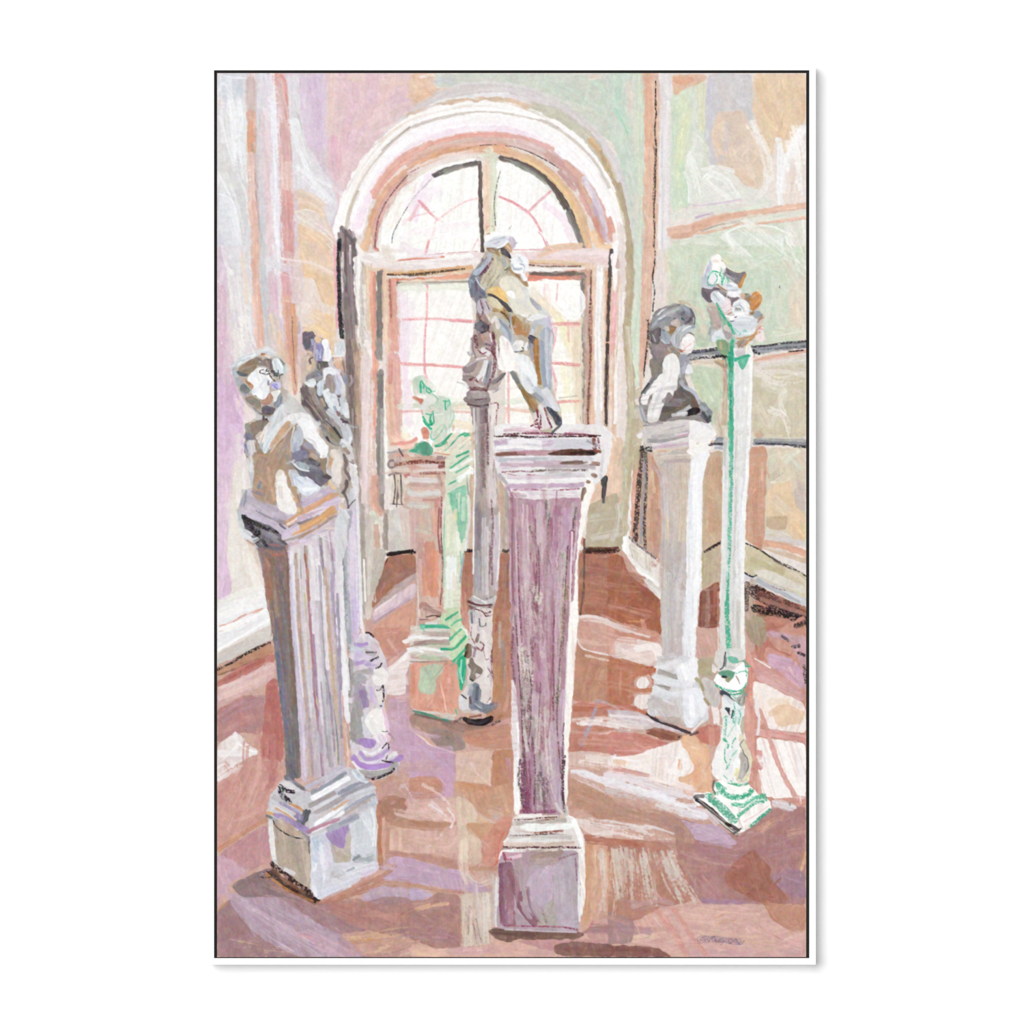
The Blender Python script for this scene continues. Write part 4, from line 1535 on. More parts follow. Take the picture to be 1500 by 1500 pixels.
p40/90 e5e3ea 860,820 880,880 930,920
p30/90 dfe2ea 820,700 820,740
f/100 dfe2e6 905,720 950,695 985,730 970,790 920,810 890,780
p20/80 eceef0 920,730 960,780
p30/80 c9cdd6 930,790 960,720
p26/80 d3b9a8 890,860 950,860 970,900
p30/70 a99d98 960,920 985,950
p16/90 4c4140 780,850 830,855 850,850
p14/90 54484a 790,900 810,860 845,880
p20/80 6a6062 780,870 840,880
f/100 d9dae2 830,900 920,920 970,1000 980,1080 930,1090 850,1060 820,1000
p40/95 8b8184 860,960 850,1060
p30/80 a39aa0 890,960 900,1040 880,1100
p30/90 e5e4ec 940,960 960,1040 965,1100
p20/70 a7b4d0 920,960 950,1020
p26/80 a8a8ba 700,960 760,950 800,950
p16/80 4e4a50 700,980 760,955 800,945
p26/95 eef0f2 690,1000 730,1020 770,1000
p36/90 dfe2e6 720,1030 760,1010
p26/80 c3c9d0 780,1080 800,1180
p40/95 6b6670 770,1010 790,1100 840,1190
p70/95 6d605f 680,1060 700,1120
p70/100 63575c 680,1140 740,1190 800,1270
p30/80 85726b 720,1110 760,1200 820,1290
p14/80 a48f86 740,1110 780,1180
p16/70 b09a90 690,1130 760,1210 810,1280
p26/80 a19080 720,1040 760,1060 750,1110
p30/90 bfa78c 800,1130 820,1170
f/100 dfe3e8 810,1060 870,1050 920,1110 950,1200 930,1230 860,1190 820,1120
p30/90 ecedf0 830,1080 880,1160
p26/80 8e8592 930,1100 945,1160
p12/80 4e3d48 930,1100 945,1150 940,1170
p50/90 cdd2da 960,1130 970,1220
p40/90 e3e5e9 980,1170 990,1250
p20/70 8694a8 900,1180 930,1250
p60/95 cfd3d9 860,1220 900,1250 950,1310
p20/80 8a5f5e 920,1215 930,1240
p20/85 51424a 960,1290 990,1290
p14/80 5b4c54 950,1270 1000,1300
p60/90 d3d8de 980,1330 1010,1400 970,1450
p40/90 8a8078 790,1180 830,1240 850,1290
p60/95 a28f78 860,1330 900,1400
p50/95 8a7862 870,1350 920,1410
p30/90 9b958c 820,1320 850,1380
p20/95 44444c 850,1280 900,1340 940,1400 955,1420
p20/95 3c3e48 840,1400 870,1450 900,1470
p12/70 b7b9bf 840,1270 890,1320
p40/90 b7b9c0 800,1400 850,1460 900,1490
p30/90 d5d7db 780,1290 790,1330
p30/70 c8b3a2 780,1350 800,1380
p20/80 eeeff1 990,1360 1020,1420
@ 310 620
f/100 b9aca0 770,60 880,160 960,170 1000,200 1030,280 1040,360 1060,440 960,560 900,520 850,300
p40/90 c7ccd2 980,80 1000,160
p26/90 e9eaec 960,120 1000,150 1020,110
p60/95 e9dcd2 890,220 930,280 900,400
p40/90 d9d0cc 930,200 950,260
p60/90 d8d4d4 1000,180 1010,240
p30/90 9d8579 980,190 1000,220
p26/95 7a6a6e 970,230 985,290 975,340 1000,380 1010,410
p26/95 63545a 990,420 985,470 960,510
p40/90 c9a27c 860,270 850,340 840,390
p20/90 d9a870 860,290 880,280
p60/90 eadfd8 900,330 900,460
p50/90 eae6e8 1040,300 1040,380 1050,420
p20/80 f3f2f3 1020,290 1060,320
p12/80 7b7478 1020,285 1040,295
p40/70 e8e6e9 1050,440 1060,500
p30/80 cfcbd2 1030,480 1030,560 1020,620
p20/70 5a4a50 970,520 990,560 1000,620
p10/80 5a5056 1000,620 1030,580 1050,560
p30/90 e0e3e8 960,630 1000,690
p20/80 cdb48f 950,590 970,620
# 22 painted_pedestal
@ 310 620
f/100 cdb2a4 1290,210 1400,190 1500,180 1500,640 1400,620 1320,380
p30/80 dfa590 1350,230 1500,250
p12/80 9a9aa0 1290,215 1360,210 1400,205
p14/85 54464a 1400,240 1370,190
p16/80 7d7076 1330,270 1300,280 1300,320 1340,320 1345,290
p10/70 4d4046 1380,240 1380,270
c26/80 904a3c 1360,300 1430,290 1500,285
p16/80 e0d4c4 1340,240 1350,300
p40/90 ddcdc0 1340,340 1500,330
p14/70 6a5c60 1300,380 1340,365 1390,370
f/90 e0d0bf 1320,380 1420,370 1440,400 1400,600 1310,600
p10/90 4a3f44 1340,380 1345,480 1330,590
p10/90 5a4d52 1385,380 1390,500 1390,590
p8/70 5a4d52 1310,590 1400,595
c8/70 4a3f44 1365,420 1360,520 1355,620
p30/80 c9cbc6 1430,480 1500,500
p30/80 c66f6a 1420,380 1500,370
p26/80 e3d8d3 1420,430 1500,420
p30/80 d79d93 1420,550 1500,545
@ 600 620
f/100 d8b6a6 0,220 330,230 300,380 240,600 230,940 240,1430 60,1430 50,960 0,640
p40/90 dcc9c0 0,230 100,220 220,230
f/95 6fae92 0,190 60,150 90,140 140,150 160,200 170,235 100,240 0,210
p20/80 4e8f70 60,170 100,210 140,230
p14/80 3d7a5e 90,160 130,220
p20/80 b9977f 40,240 160,250
p50/95 c9a08f 0,290 100,280 300,290
c26/90 7a3b36 0,290 100,280 200,290 300,295
p40/80 9c8084 210,250 260,245 330,260
p24/90 dfcbc8 60,310 200,310
p26/90 8a5052 220,320 300,300
p30/90 d7a79a 0,320 60,330
p24/80 e6dbdc 40,350 180,340 280,345
c20/80 9b6360 80,370 200,365 300,365
p40/95 e1d9d8 0,410 100,420 220,420
p26/85 c9a79e 0,450 200,455
p40/80 b58a7e 210,380 230,440
p44/95 d9d5d2 0,510 100,520 210,510
p26/85 dcc2b8 0,560 200,545
p20/80 c28b80 100,560 220,560
p44/90 d6d0c9 0,600 100,600 140,600
p44/95 c88f85 200,560 215,700 210,760
p80/90 d3b0a9 40,650 40,900
p60/80 c6b6a8 130,640 140,780
p60/80 c9bfad 60,760 140,780
p60/90 dba896 190,650 190,800
p80/95 cf8f7c 150,900 150,1200
p60/95 dc9478 180,950 180,1250
p50/90 e09a7c 100,1050 120,1250
p50/85 cc9c96 80,860 80,1100
p40/80 d9aea6 70,1000 70,1250
f/95 b98a80 60,1310 130,1310 160,1350 235,1340 240,1430 80,1430
p40/80 a57d78 120,1350 200,1390
p20/80 d9887a 220,1260 225,1400
p16/90 5d4648 100,1420 170,1410 235,1415
p14/90 9b5a58 215,620 210,800 225,950
c10/80 7a3b3e 235,540 230,700 235,900 245,1060 235,1200 225,1330
p8/80 dedbd8 50,960 60,1200 65,1430
c6/60 4a5a50 240,900 245,1080
f/100 dbe0c9 260,250 440,80 470,260 440,400 440,640 420,800 400,950 380,1100 370,1430 245,1430 250,900 260,600
p30/80 e9c9a0 440,100 400,160
p26/90 f2efe4 440,140 380,200
p14/80 f0d0b0 250,240 320,200
p26/90 f3f4ee 380,300 450,260
p16/90 4fb58c 345,240 400,220 430,205
p12/90 3fae84 300,330 380,270 430,240
p12/85 5ab994 340,360 430,310
p12/90 4bb48b 285,450 340,420 430,370
p40/95 f8f8f6 440,350 380,400 360,415
p30/80 f4f5f0 300,350 350,330
p10/80 58b890 280,520 350,480 400,460
f/80 7cc4a4 280,520 420,440 420,760 380,900 340,700 310,640
p30/70 e3e6d0 360,520 350,640
p40/70 ccdfc8 400,560 400,700
p16/80 52b48c 300,520 310,600
p14/80 58b890 345,560 350,700
p80/80 e3e2c6 300,700 300,820
p40/70 eed9b0 330,640 330,700
p50/80 efefe4 340,820 350,950
p80/90 eef0ee 310,1000 310,1200
p60/80 e3ead8 290,1240 290,1400
p60/80 c8dfb3 280,1380 300,1420
p30/70 ead3c0 330,1100 330,1250
p12/80 a5d9b4 255,700 252,1000 250,1200
p8/80 67b98d 258,620 250,800 250,1060
p14/90 98aeb2 395,960 370,1160
p10/70 86c3a4 370,940 380,1040
p16/90 e6eaee 425,500 440,680 420,840 410,930
p14/70 d3c9c4 440,760 420,850
p12/80 8ea3a0 420,380 430,520
p14/90 f6f7f6 440,320 465,340 460,370 440,350
p14/90 3eb183 265,1440 300,1420 350,1390
@ 600 880
f/100 dcd2c8 0,160 50,190 160,150 250,100 360,80 380,130 380,200 440,260 440,320 330,430 350,830 330,860 10,800 0,500
p30/90 b6d39c 240,170 300,120
p14/90 46b487 265,135 310,110 350,90
p12/90 6bbf98 300,190 370,135
p40/95 59b893 90,190 200,190 290,200
p30/90 b9a9a2 100,230 240,250
p30/95 f0eeed 0,270 100,270 280,290
p26/80 b49892 40,310 150,300 280,310
p16/80 8a7474 60,320 120,320
p40/80 c3d3b5 160,340 300,330 380,280
p22/95 3fb385 240,355 330,345 400,280 420,250
p18/95 4db78d 300,270 360,220 375,205
p30/80 aad9b8 320,300 400,220
p24/95 f3f2f1 0,370 100,350 240,370
p30/80 c3a198 20,410 150,420 280,430
p40/80 bfd0b4 80,400 200,420
p26/80 f2f3f0 400,210 430,250 440,290
p30/90 cfe0c8 430,330 410,360
p18/95 2fb07e 320,440 380,380 420,320
f/100 3eb584 340,440 400,380 415,480 400,600 370,660 355,560
p20/80 7ccfa8 380,480 375,600
f/100 dfa18c 10,450 330,430 350,830 10,795
p50/80 dd9a80 40,500 50,720
p70/80 d9a596 260,520 270,760
p80/80 e2ae9a 120,740 240,760
p60/80 dc8f75 90,780 220,780
f/95 b3cdb0 70,560 160,520 230,540 220,640 180,700 90,680 60,620
p60/80 b7c3ae 120,480 200,530
p30/60 9aa392 170,560 250,480 280,460
p40/60 c3b9a4 90,450 240,450
p14/80 f1c6b0 250,740 270,820
p20/70 cbb09c 320,480 320,780
p12/90 5fbf97 335,780 345,830
p12/80 dbe3d3 5,460 0,600
f/100 4f8f74 10,795 100,815 240,860 310,880 300,895 150,850 20,820
p16/70 6a5a50 40,830 200,870 300,890
p16/70 cfd9d3 230,850 320,870
# 23 painted_statue
@ 600 360
f/90 d9ddd0 20,1000 60,940 130,960 170,1090 280,1100 320,1200 320,1300 240,1420 160,1420 120,1330 90,1220 30,1110
p50/90 c9d9c6 50,980 70,1050
p30/90 e8e8dc 110,1000 160,1040
p30/80 f0ece6 60,1100 160,1130
p20/90 d48b78 30,1110 60,1120 90,1140
p20/80 c77f6a 90,1120 85,1160
p50/90 ccd6c6 230,1130 240,1220
p60/90 d9dcc9 230,1260 200,1360
p40/80 dfd6c4 140,1160 160,1200
p20/80 ded6ca 280,1160 300,1240
p14/90 3fb184 80,990 75,1040 110,1020 100,1070
p12/85 46b489 110,1080 100,1020 130,1040 150,1060
p10/75 62bd97 160,1070 190,1060
p8/70 7cc6a4 170,1090 200,1120 200,1170 160,1170
p14/90 3fb184 100,1250 120,1300 160,1310 150,1260 170,1220
p12/90 48b58a 130,1310 150,1340
p12/85 4ab78c 120,1230 160,1240
p10/70 5ebc94 130,1170 150,1190
p12/85 48b58a 260,1130 280,1160 270,1200
p8/80 6cc29f 280,1130 295,1160 270,1210
p8/70 86cbb0 215,1120 250,1110 290,1130 300,1180
p8/70 9ad0b5 320,1210 325,1260 290,1330
p8/75 7cc7a6 165,1340 160,1400 190,1410 240,1350
p8/60 8fcdb2 190,1360 240,1310 270,1340
p50/90 cf8a74 110,1350 120,1400
p20/80 cc8a74 320,1320 320,1350
p40/80 d5cfbc 200,1400 220,1430
p10/80 f0e5da 180,1230 260,1240
# 22 painted_pedestal
f/80 e3dcc8 160,1440 300,1370 440,1370 440,1500 160,1500
p14/90 3fae84 190,1465 240,1440 290,1390
p14/90 44b187 260,1480 330,1420 400,1375 440,1385
p10/70 c9a27f 200,1500 300,1440
p20/80 f3efe4 400,1440 440,1400
@ 600 620
p12/80 46b48a 200,170 250,150 300,80
p40/80 4fae88 60,170 100,150
p60/80 6f9a84 110,160 110,210
p16/80 4fb58c 20,200 60,190
p14/70 c89a78 240,210 300,160
# 24 painted_column
@ 600 360
f/100 9e9090 440,1040 560,1050 590,1100 580,1170 570,1500 475,1500 450,1190 415,1150 405,1110
p44/95 8d7f80 420,1130 500,1140 575,1130
p20/80 a99d9d 430,1110 500,1115
c8/70 5a2e34 480,1130 560,1120
p16/90 57434a 430,1160 520,1175 575,1165
p60/90 b0a5a2 480,1080 540,1085
p20/80 7a6062 450,1050 560,1055
p16/90 dcd7d6 470,1190 475,1350 480,1500
p30/80 bdb2ae 500,1200 500,1400
p50/90 85767a 545,1190 545,1350 540,1500
c20/60 6a4450 560,1200 560,1500
f/100 ece4df 580,1170 650,1150 640,1300 640,1500 575,1500
p14/80 cfc4bf 590,1180 590,1400
c12/70 7a3040 590,1160 640,1150 650,1190
c14/60 864050 640,1200 630,1350 635,1500
c10/50 7a4050 590,1250 590,1500
@ 600 620
f/100 b3a7a4 475,0 640,0 650,600 655,900 640,1240 630,1320 560,1400 600,1500 430,1500 440,1340 420,1300 470,1260
p30/90 b4aaa8 500,0 505,200 500,400
p40/90 9a8c8c 530,40 530,300 535,500
c30/50 7a5450 540,20 540,300 545,480
p70/90 9c9094 510,600 510,900
p50/90 8f8389 500,640 500,900 500,1200
p60/90 aaa4a9 490,960 500,1200
p30/90 c9c2c4 545,700 545,1000 545,1240
p30/90 bba89e 540,480 540,640
p60/90 e3d9d6 610,0 605,200 600,400 610,600
p50/85 d9cbc9 580,350 590,560
p60/90 cfc3cb 620,700 620,1000 620,1200
p16/80 c3bcd0 650,760 645,1000
p20/90 dcd4d8 570,760 570,1000 565,1250
c18/70 6e3f4c 575,0 570,150 575,300
c16/60 70404c 600,560 610,750 600,960 605,1180
c12/50 804c50 625,60 620,250 610,400
c12/50 6a3f48 590,900 585,1100
p12/90 f1efef 475,200 478,400 470,600 468,900 465,1100
p12/70 eee9ea 490,30 492,150
p14/80 efecee 655,650 655,900 645,1150
f/100 cfcac9 430,1300 470,1270 560,1310 640,1250 635,1320 560,1340
p30/90 b9b4b6 450,1290 540,1310
p12/80 f0eeed 470,1270 560,1315
p16/90 5f343a 430,1305 500,1330 600,1330
p20/80 8a7a7a 560,1290 610,1270
@ 600 880
f/100 d5cbc8 430,50 600,50 600,300 610,600 600,760 530,830 440,820 380,820 360,720 420,620 440,500 410,400 440,250
p30/90 85878f 450,60 460,150
p30/90 e6dfdc 470,80 460,260
p16/90 6a4444 440,40 500,60 590,50
p14/90 6a3b3c 500,80 520,110 570,100 590,90
p50/80 a9aab2 500,130 540,140 550,180
p14/80 5c5f6a 500,180 550,180
p12/70 4d4f5a 480,140 510,190
p40/90 eae2df 560,200 570,400 565,600 560,720
p30/90 e9e3e2 520,220 530,400
c20/70 7a3b4c 600,150 590,300 600,450
p30/90 7a6464 490,240 480,300
p26/90 a27a98 480,340 480,380
c20/80 6e3a44 500,320 520,350 500,400
p40/100 63473c 430,330 420,400
p20/90 4a352e 410,380 430,430
p20/80 b9926a 440,280 460,300
p30/90 7e6e6c 440,440 450,520 440,570
p30/85 8a7b76 490,440 500,500 520,510
p20/90 5b4c4c 460,500 500,500
p16/90 aab59a 430,430 440,470
p40/80 d9d0cd 560,520 550,640
c14/70 7a3844 595,460 600,600 590,700
p50/90 aab6ac 430,600 440,660
p60/95 d3d6de 400,720 430,760
p40/90 5a5f70 500,600 510,680 490,740
p60/90 8a8d9c 470,700 470,780
p30/90 6c6f7f 490,760 530,800 600,770
p16/90 eceef2 500,730 530,770 590,740
p20/80 4a4c5a 380,690 410,710
p30/70 e9eaf0 380,740 380,790
p14/90 eef0f2 430,560 440,600
p50/90 7d7f8c 560,800 620,760
p26/90 d5b087 430,830 430,850
c20/60 4a4448 330,890 380,860
f/100 2c2225 385,850 440,860 520,870 600,840 620,855 590,900 510,925 440,910 400,890
p16/80 4c4a50 440,880 520,895 580,860
p16/70 7a4a3c 440,850 520,840
p20/80 a97450 620,880 680,840
c20/70 3c2c2a 600,910 660,880
# 25 painted_statue
@ 600 360
f/100 b9a6a0 500,400 560,380 600,480 680,560 680,700 660,900 700,940 650,1040 560,1070 440,1040 380,970 390,900 450,840 440,760 460,680 480,560 500,480
p30/90 9a8a7c 500,500 510,560
p60/100 6e6a70 500,590 540,600
p40/95 57555c 520,560 560,600
p40/90 808088 490,590 520,570
p14/90 3a343a 520,640 570,620 580,580
p60/90 a08a80 500,670 520,720
p30/85 c69a80 540,660 550,680
p26/90 8d7c7e 460,680 460,760 480,820
p14/90 d6d1cf 450,700 450,760 470,810
c26/70 5f3038 480,660 490,740
p40/90 eee9ea 540,760 580,790
p20/90 8b8590 560,720 600,730
c10/80 6b2838 500,760 530,790 560,780
c10/80 6b2838 560,750 600,770
c10/80 5a2838 600,730 560,720
p14/80 9b98a0 430,780 440,800 460,790
f/100 97888a 380,890 460,850 520,830 480,900 440,940 390,930
p14/80 c9c3c2 420,880 490,840
p14/90 e9e6e6 490,830 560,820
p40/95 e6e4e6 560,850 530,930 490,980
p40/95 9b9aa0 590,860 580,930 560,1000
p12/90 f4f3f4 570,850 550,930 530,990
p12/90 75747c 580,870 560,960
p50/90 d6cdcb 620,700 630,850 620,950
p20/80 b3a19c 660,780 650,900
c26/70 6a3440 610,640 620,760 625,860 610,960
c20/80 70384a 600,560 640,600
c16/80 6b3242 660,680 670,720
p40/90 8f8080 400,970 450,970
c18/80 6a3038 440,980 480,970 500,1010
p20/90 e9e1de 480,1000 540,1040
p30/85 857c80 560,1020 620,1000 690,950
p10/85 55525c 640,1000 700,935
p40/80 b5a8a4 560,1040 640,1040
p20/80 8f8d93 610,1070 660,1040
c18/80 6a3848 590,980 560,1060
c30/80 6a4044 440,1045 500,1050 560,1050
p12/60 b0b0b2 350,1000 400,1010
c40/50 7c5a60 520,430 530,500 560,560
c20/60 6d3545 530,400 560,480
# 26 painted_pedestal
@ 890 620
f/100 cdbfb4 270,60 600,0 600,250 620,400 600,700 590,1000 570,1500 390,1500 390,1000 410,600 400,400 330,230 260,200
f/100 d3cdca 200,60 260,50 330,10 600,-20 600,130 590,210 430,230 330,230 290,170 250,110
p50/90 ddd7d5 280,50 420,20 590,0
p14/80 b3aeb4 300,60 450,40 560,20
p30/90 9c9a9a 300,130 420,130 580,90
p30/80 b8b3b6 330,100 480,90 590,60
p26/90 f1e7ea 500,90 580,75
p10/80 c593a8 500,100 590,80
p26/90 e5dedf 330,160 430,150 580,115
p20/85 cbb0c3 340,185 450,165 580,150
p30/90 d3bfae 330,210 460,200 580,190
p16/70 d8a98e 370,205 430,205
p30/80 b7aca6 480,210 580,200
f/100 edeae7 195,80 240,58 265,80 245,125 215,100
p14/70 cfc3b8 265,80 300,130 320,170
p30/80 cbbfa8 210,130 240,160
f/100 f6f3ef 590,-20 700,-20 750,20 810,80 790,120 745,160 760,190 700,220 640,250 560,210 600,190 590,100 610,60
p26/80 fdfbf8 620,20 700,90 740,120
p20/80 efe3d6 650,60 700,110
p20/80 dfcabc 700,100 660,150
p14/80 d39a74 770,120 755,160
p10/80 b98a6c 800,90 780,110
c20/85 2e2a2c 250,170 280,190 320,200
c16/85 2e2a2c 240,200 290,180 320,180
c16/80 3a3438 745,160 800,150 880,155
p26/90 a9b0bd 790,180 850,180 890,170
p20/90 8f949e 800,110 900,115
p24/90 a9adb4 800,130 890,130
p14/80 4b4d56 760,150 850,160
p40/90 c09a8f 320,300 350,330
p90/90 cbc0bb 440,300 450,600 460,860
p80/90 d5c5b3 550,330 560,600 540,860
p50/60 c9b9ab 500,300 510,700
p30/80 b4a5a3 430,280 600,270
p30/80 dccfc3 400,250 600,240
p40/80 cfb7ae 420,340 430,500
p20/80 e3cdae 435,680 440,860
p14/60 d9c2a3 430,760 430,890
p110/90 c0bab7 440,900 450,1100 470,1500
p100/90 c3b8b6 540,900 540,1100 530,1300
p60/70 cdc8c9 520,1050 480,1300
p50/70 cfcfd0 430,1100 440,1500
p20/60 dadde0 560,1000 500,1200 470,1400
p50/60 c9b3ae 400,920 400,1200
c3/60 8a8080 430,1090 460,1085 475,1120 465,1250
p70/70 d9d2d0 560,1250 560,1500
f/100 f1f1f3 615,250 740,190 750,230 710,330 690,450 690,600 690,900 690,1150 660,1300 660,1500 570,1500 580,1100 575,850 585,600 600,400
p40/80 f9f9fa 640,300 640,500 630,700
p40/80 e3e4ea 610,420 610,700 600,1000
p30/70 fafafa 670,500 660,900 650,1200
p20/60 dcdde0 600,900 600,1200 590,1480
@ 890 880
f/100 c8bfbd 390,0 560,0 560,420 400,420
p60/80 c0bab8 440,20 470,380
p80/80 c9b8b6 510,200 510,400
p40/70 d3d2d3 430,40 430,200
p100/100 e3e4e9 610,0 600,200 600,420
p30/80 f1f1f4 570,60 570,300 590,430
p30/80 efeff2 640,30 630,240 630,420
f/100 d9d8db 370,410 540,400 670,420 670,540 740,700 740,880 600,940 550,920 540,860 290,840 300,700 340,640 350,540
p50/90 d3ced0 380,430 480,410
p20/60 b0a39d 400,440 480,430
p60/90 e5e3e5 370,490 440,480 520,460
p40/90 a9a09c 380,520 440,540 500,560
p50/95 dfe0e3 350,560 460,600 600,620
p26/80 8f8582 350,625 400,630 450,645
p60/95 e3e5e8 350,650 450,690 560,680 640,660
p30/70 cfd0d3 360,690 460,720 560,710
p100/90 c3b9b7 340,740 400,780 440,800
p100/80 cbbfba 480,770 500,840
p50/80 b5a9a2 400,860 500,880 560,900
p50/70 c9c3c2 320,760 330,830
f/100 ecebee 500,480 620,420 670,420 670,540 620,640 540,600 500,560
p60/90 f6f5f6 560,480 590,560
p60/90 f1f1f3 630,440 640,560
f/100 ecedf1 550,640 680,640 740,680 730,800 680,870 640,920 600,940 560,900
p40/80 dcdee4 570,720 600,860
p40/80 f7f7f9 620,700 620,840
p30/70 c6c3ce 680,860 640,920
p30/60 e2dcdc 720,720 780,700 730,800
f/90 b9a79a 660,420 800,410 800,700 780,780 720,760 700,700 670,560
f/95 b3a886 660,440 740,440 780,540 730,560 660,540
f/90 d1ccc9 680,560 740,560 800,620 830,700 820,780 760,780 720,700
p40/80 beb8b4 740,600 790,760
p24/90 a59a72 650,570 680,600 700,650
p20/90 a79b73 710,720 740,760
p40/80 b5a48c 700,430 800,430
p26/80 4a4046 660,960 610,975
p16/80 efe6e0 620,960 700,880
# 27 painted_statue
@ 890 360
f/100 8d8583 340,480 430,440 540,420 620,450 645,510 640,590 600,620 640,650 635,760 600,790 550,800 590,860 560,960 600,1040 680,1140 740,1180 770,1250 740,1310 700,1290 600,1270 400,1290 280,1310 230,1180 230,1100 300,1000 350,920 320,760 300,600
p60/90 9c9a9a 360,520 420,480 500,450
p30/90 d9dadc 370,510 410,480 440,470
p40/90 6f6c74 330,580 370,560
p50/90 5f5c62 590,470 620,520 600,560
p50/90 7d7c82 540,460 570,510
p20/80 57545c 520,480 560,470 600,500
p20/80 b3b3ba 540,440 580,460 600,500
p20/80 c49a80 530,410 570,410 610,430
p50/90 6a6468 330,640 350,700
p30/90 4f4c54 330,690 370,700
p60/95 b0aba8 470,510 440,550
p40/80 e3dcd8 460,560 510,550
p30/90 7d6a60 460,600 500,580
p50/90 a58d78 450,640 480,620
p60/95 aab1b8 400,640 430,690
p40/80 c3c9cf 410,630 440,680
p60/80 4a4a52 390,620 400,600
p26/80 c6b9b0 410,600 440,590
p50/95 a9adb3 490,660 500,720
p50/90 c9ccd1 510,610 560,610 620,600
p30/90 8a9098 540,620 580,600 630,590
p40/90 cfd1d6 480,680 520,740
f/100 efeae8 560,650 620,640 645,690 635,740 610,780 550,780 530,720
p26/80 dfd0ce 560,680 600,690
p20/80 e3c6bf 600,690 640,700
p16/90 c0685a 540,775 565,760
p14/80 8a4a48 560,740 570,760
p60/95 8a7f80 340,760 370,820 360,900
p60/90 a79b99 420,740 440,780
p50/90 8f858a 380,760 400,860
p20/80 b99a78 450,760 440,860
p40/90 9a9aa6 560,820 560,880
p60/90 b9b9c3 590,860 570,920
p24/90 ecedf0 600,880 580,930
f/100 efedeb 400,850 440,790 490,785 525,830 530,900 510,970 515,1050 495,1120 470,1080 440,1060 400,1200 370,1290 290,1300 290,1200 350,1060 400,960
p40/90 f7f5f4 460,820 470,900 450,1000
p40/80 e3e2e3 440,860 410,1000 360,1130
p20/80 d3d0d2 470,1040 500,1080
p16/70 c9c6c8 400,1040 340,1180 320,1280
f/100 f3f0ed 320,1010 410,930 410,980 370,1050 300,1100 290,1170 245,1160 245,1110
p26/90 6f7078 270,1080 320,1000 370,940
p16/90 3f4048 250,1080 300,1010
p40/90 c3c6cb 240,1190 270,1280
p16/80 8a8e96 235,1180 250,1250 280,1310
p40/90 9b8c90 420,1140 460,1100
f/100 6d625e 500,1040 560,1030 640,1090 680,1190 600,1230 500,1230 420,1290 370,1290 400,1180 480,1120
p50/80 7e5f48 560,1060 610,1110 640,1170
p40/80 86818a 500,1120 560,1120
p50/80 5f5450 420,1200 480,1180
p30/70 96785c 500,1180 600,1170
p60/80 857a80 440,1160 520,1160
p26/80 5a6170 540,1050 600,1120
p16/70 c9ccd3 560,1040 640,1090 690,1140
f/100 2a2628 570,1230 600,1190 660,1180 690,1210 640,1240 590,1250
p60/90 8d9198 700,1170 740,1230
p40/90 5c6068 690,1240 740,1280
p26/70 aeb3ba 680,1180 720,1200
c20/80 3e4048 700,1220 740,1290 750,1250
p30/90 c9c9cf 520,1230 560,1210 600,1180
p30/90 e9e8ea 480,1240 580,1230
p26/80 b3b9c3 540,1000 560,1030 640,1080 670,1150
# 26 painted_pedestal
@ 890 360
p60/90 d3cbc8 290,1340 420,1320 590,1270
p20/80 8d878b 270,1320 400,1300
f/100 efeceb 600,1260 660,1220 720,1270 800,1370 760,1440 600,1430
p26/80 c9ccd2 620,1240 700,1300
p20/80 d9dadf 650,1240 760,1340
# 28 painted_column
@ 890 360
f/100 e6e6e4 880,740 1040,740 1070,790 1050,1500 890,1500
p26/90 3faf86 910,760 910,900
p40/100 3aae82 900,800 900,1000 905,1200 905,1500
c30/60 1f9a70 905,820 905,1100 905,1300
p30/95 dcdcdc 950,820 950,1100 955,1500
p50/80 e3e2e1 990,840 985,1200 980,1500
p26/90 f3f2f0 1050,790 1045,1100 1030,1500
p8/80 c9c3b5 1070,800 1062,1100 1050,1480
p40/90 d6d0c8 960,780 1010,760
p16/90 45b189 930,830 980,820 1040,805
p16/85 45b189 960,850 990,900 1030,815
p10/80 6cc4a0 970,830 990,870
p20/90 efece9 1040,740 1060,800
@ 890 620
f/100 dbdad8 845,100 1040,0 1030,400 1000,800 1000,1500 820,1500 840,900 840,400
p26/90 3faf84 905,0 912,100 905,200
c36/90 3fb087 900,0 905,300 895,600 885,900 875,1200 875,1500
p22/50 4bb68e 905,0 900,400 890,560
c20/60 55b992 870,960 850,1100
p20/70 8cc9b0 890,400 885,700
p50/90 e1e1e0 870,400 860,900 850,1400
p70/90 dfdedc 960,100 955,500 950,1000 945,1500
p16/70 c6c4c0 950,60 945,600 935,1400
p30/80 e8ebf1 985,400 975,700 970,1000
p24/90 f3f2f0 1030,100 1020,400 1000,560 1000,700
p24/90 f1eeea 1000,700 990,1000 985,1500
p14/80 e8dcc8 990,1200 990,1500
p10/70 f0eeec 850,300 845,800 830,1400
p30/80 bcb6b0 860,120 850,300
@ 890 880
f/100 d7d4d0 820,0 990,0 1010,400 1000,430 830,440 820,250
p40/80 c9c3ba 950,40 960,400
p20/80 e9e0d4 980,60 985,300
p30/80 dcdcdc 850,20 850,330
c40/90 3fb087 875,0 880,200 890,370
p14/80 f0edea 1000,280 1005,420
c20/60 7cc7a8 995,280 1000,400
p8/90 f3e9e4 808,200 812,400
p20/90 4a4c50 860,380 862,420 855,480
p30/80 7e8a84 890,420 880,490
c40/90 3fb087 910,400 920,470
p60/80 4fb390 910,430 950,440
f/100 f4f2ee 940,460 1000,440 1020,500 1020,600 990,660 900,700 820,650 780,590 790,540 860,500
p30/85 a59678 780,480 830,460
p30/90 f1eae4 780,470 780,520
p16/95 3a3f45 820,500 850,490 860,440
f/95 4f9a7c 800,540 830,510 900,510 950,530 880,560
p20/90 2f3436 845,555 870,555
p30/90 a39670 880,590 920,560
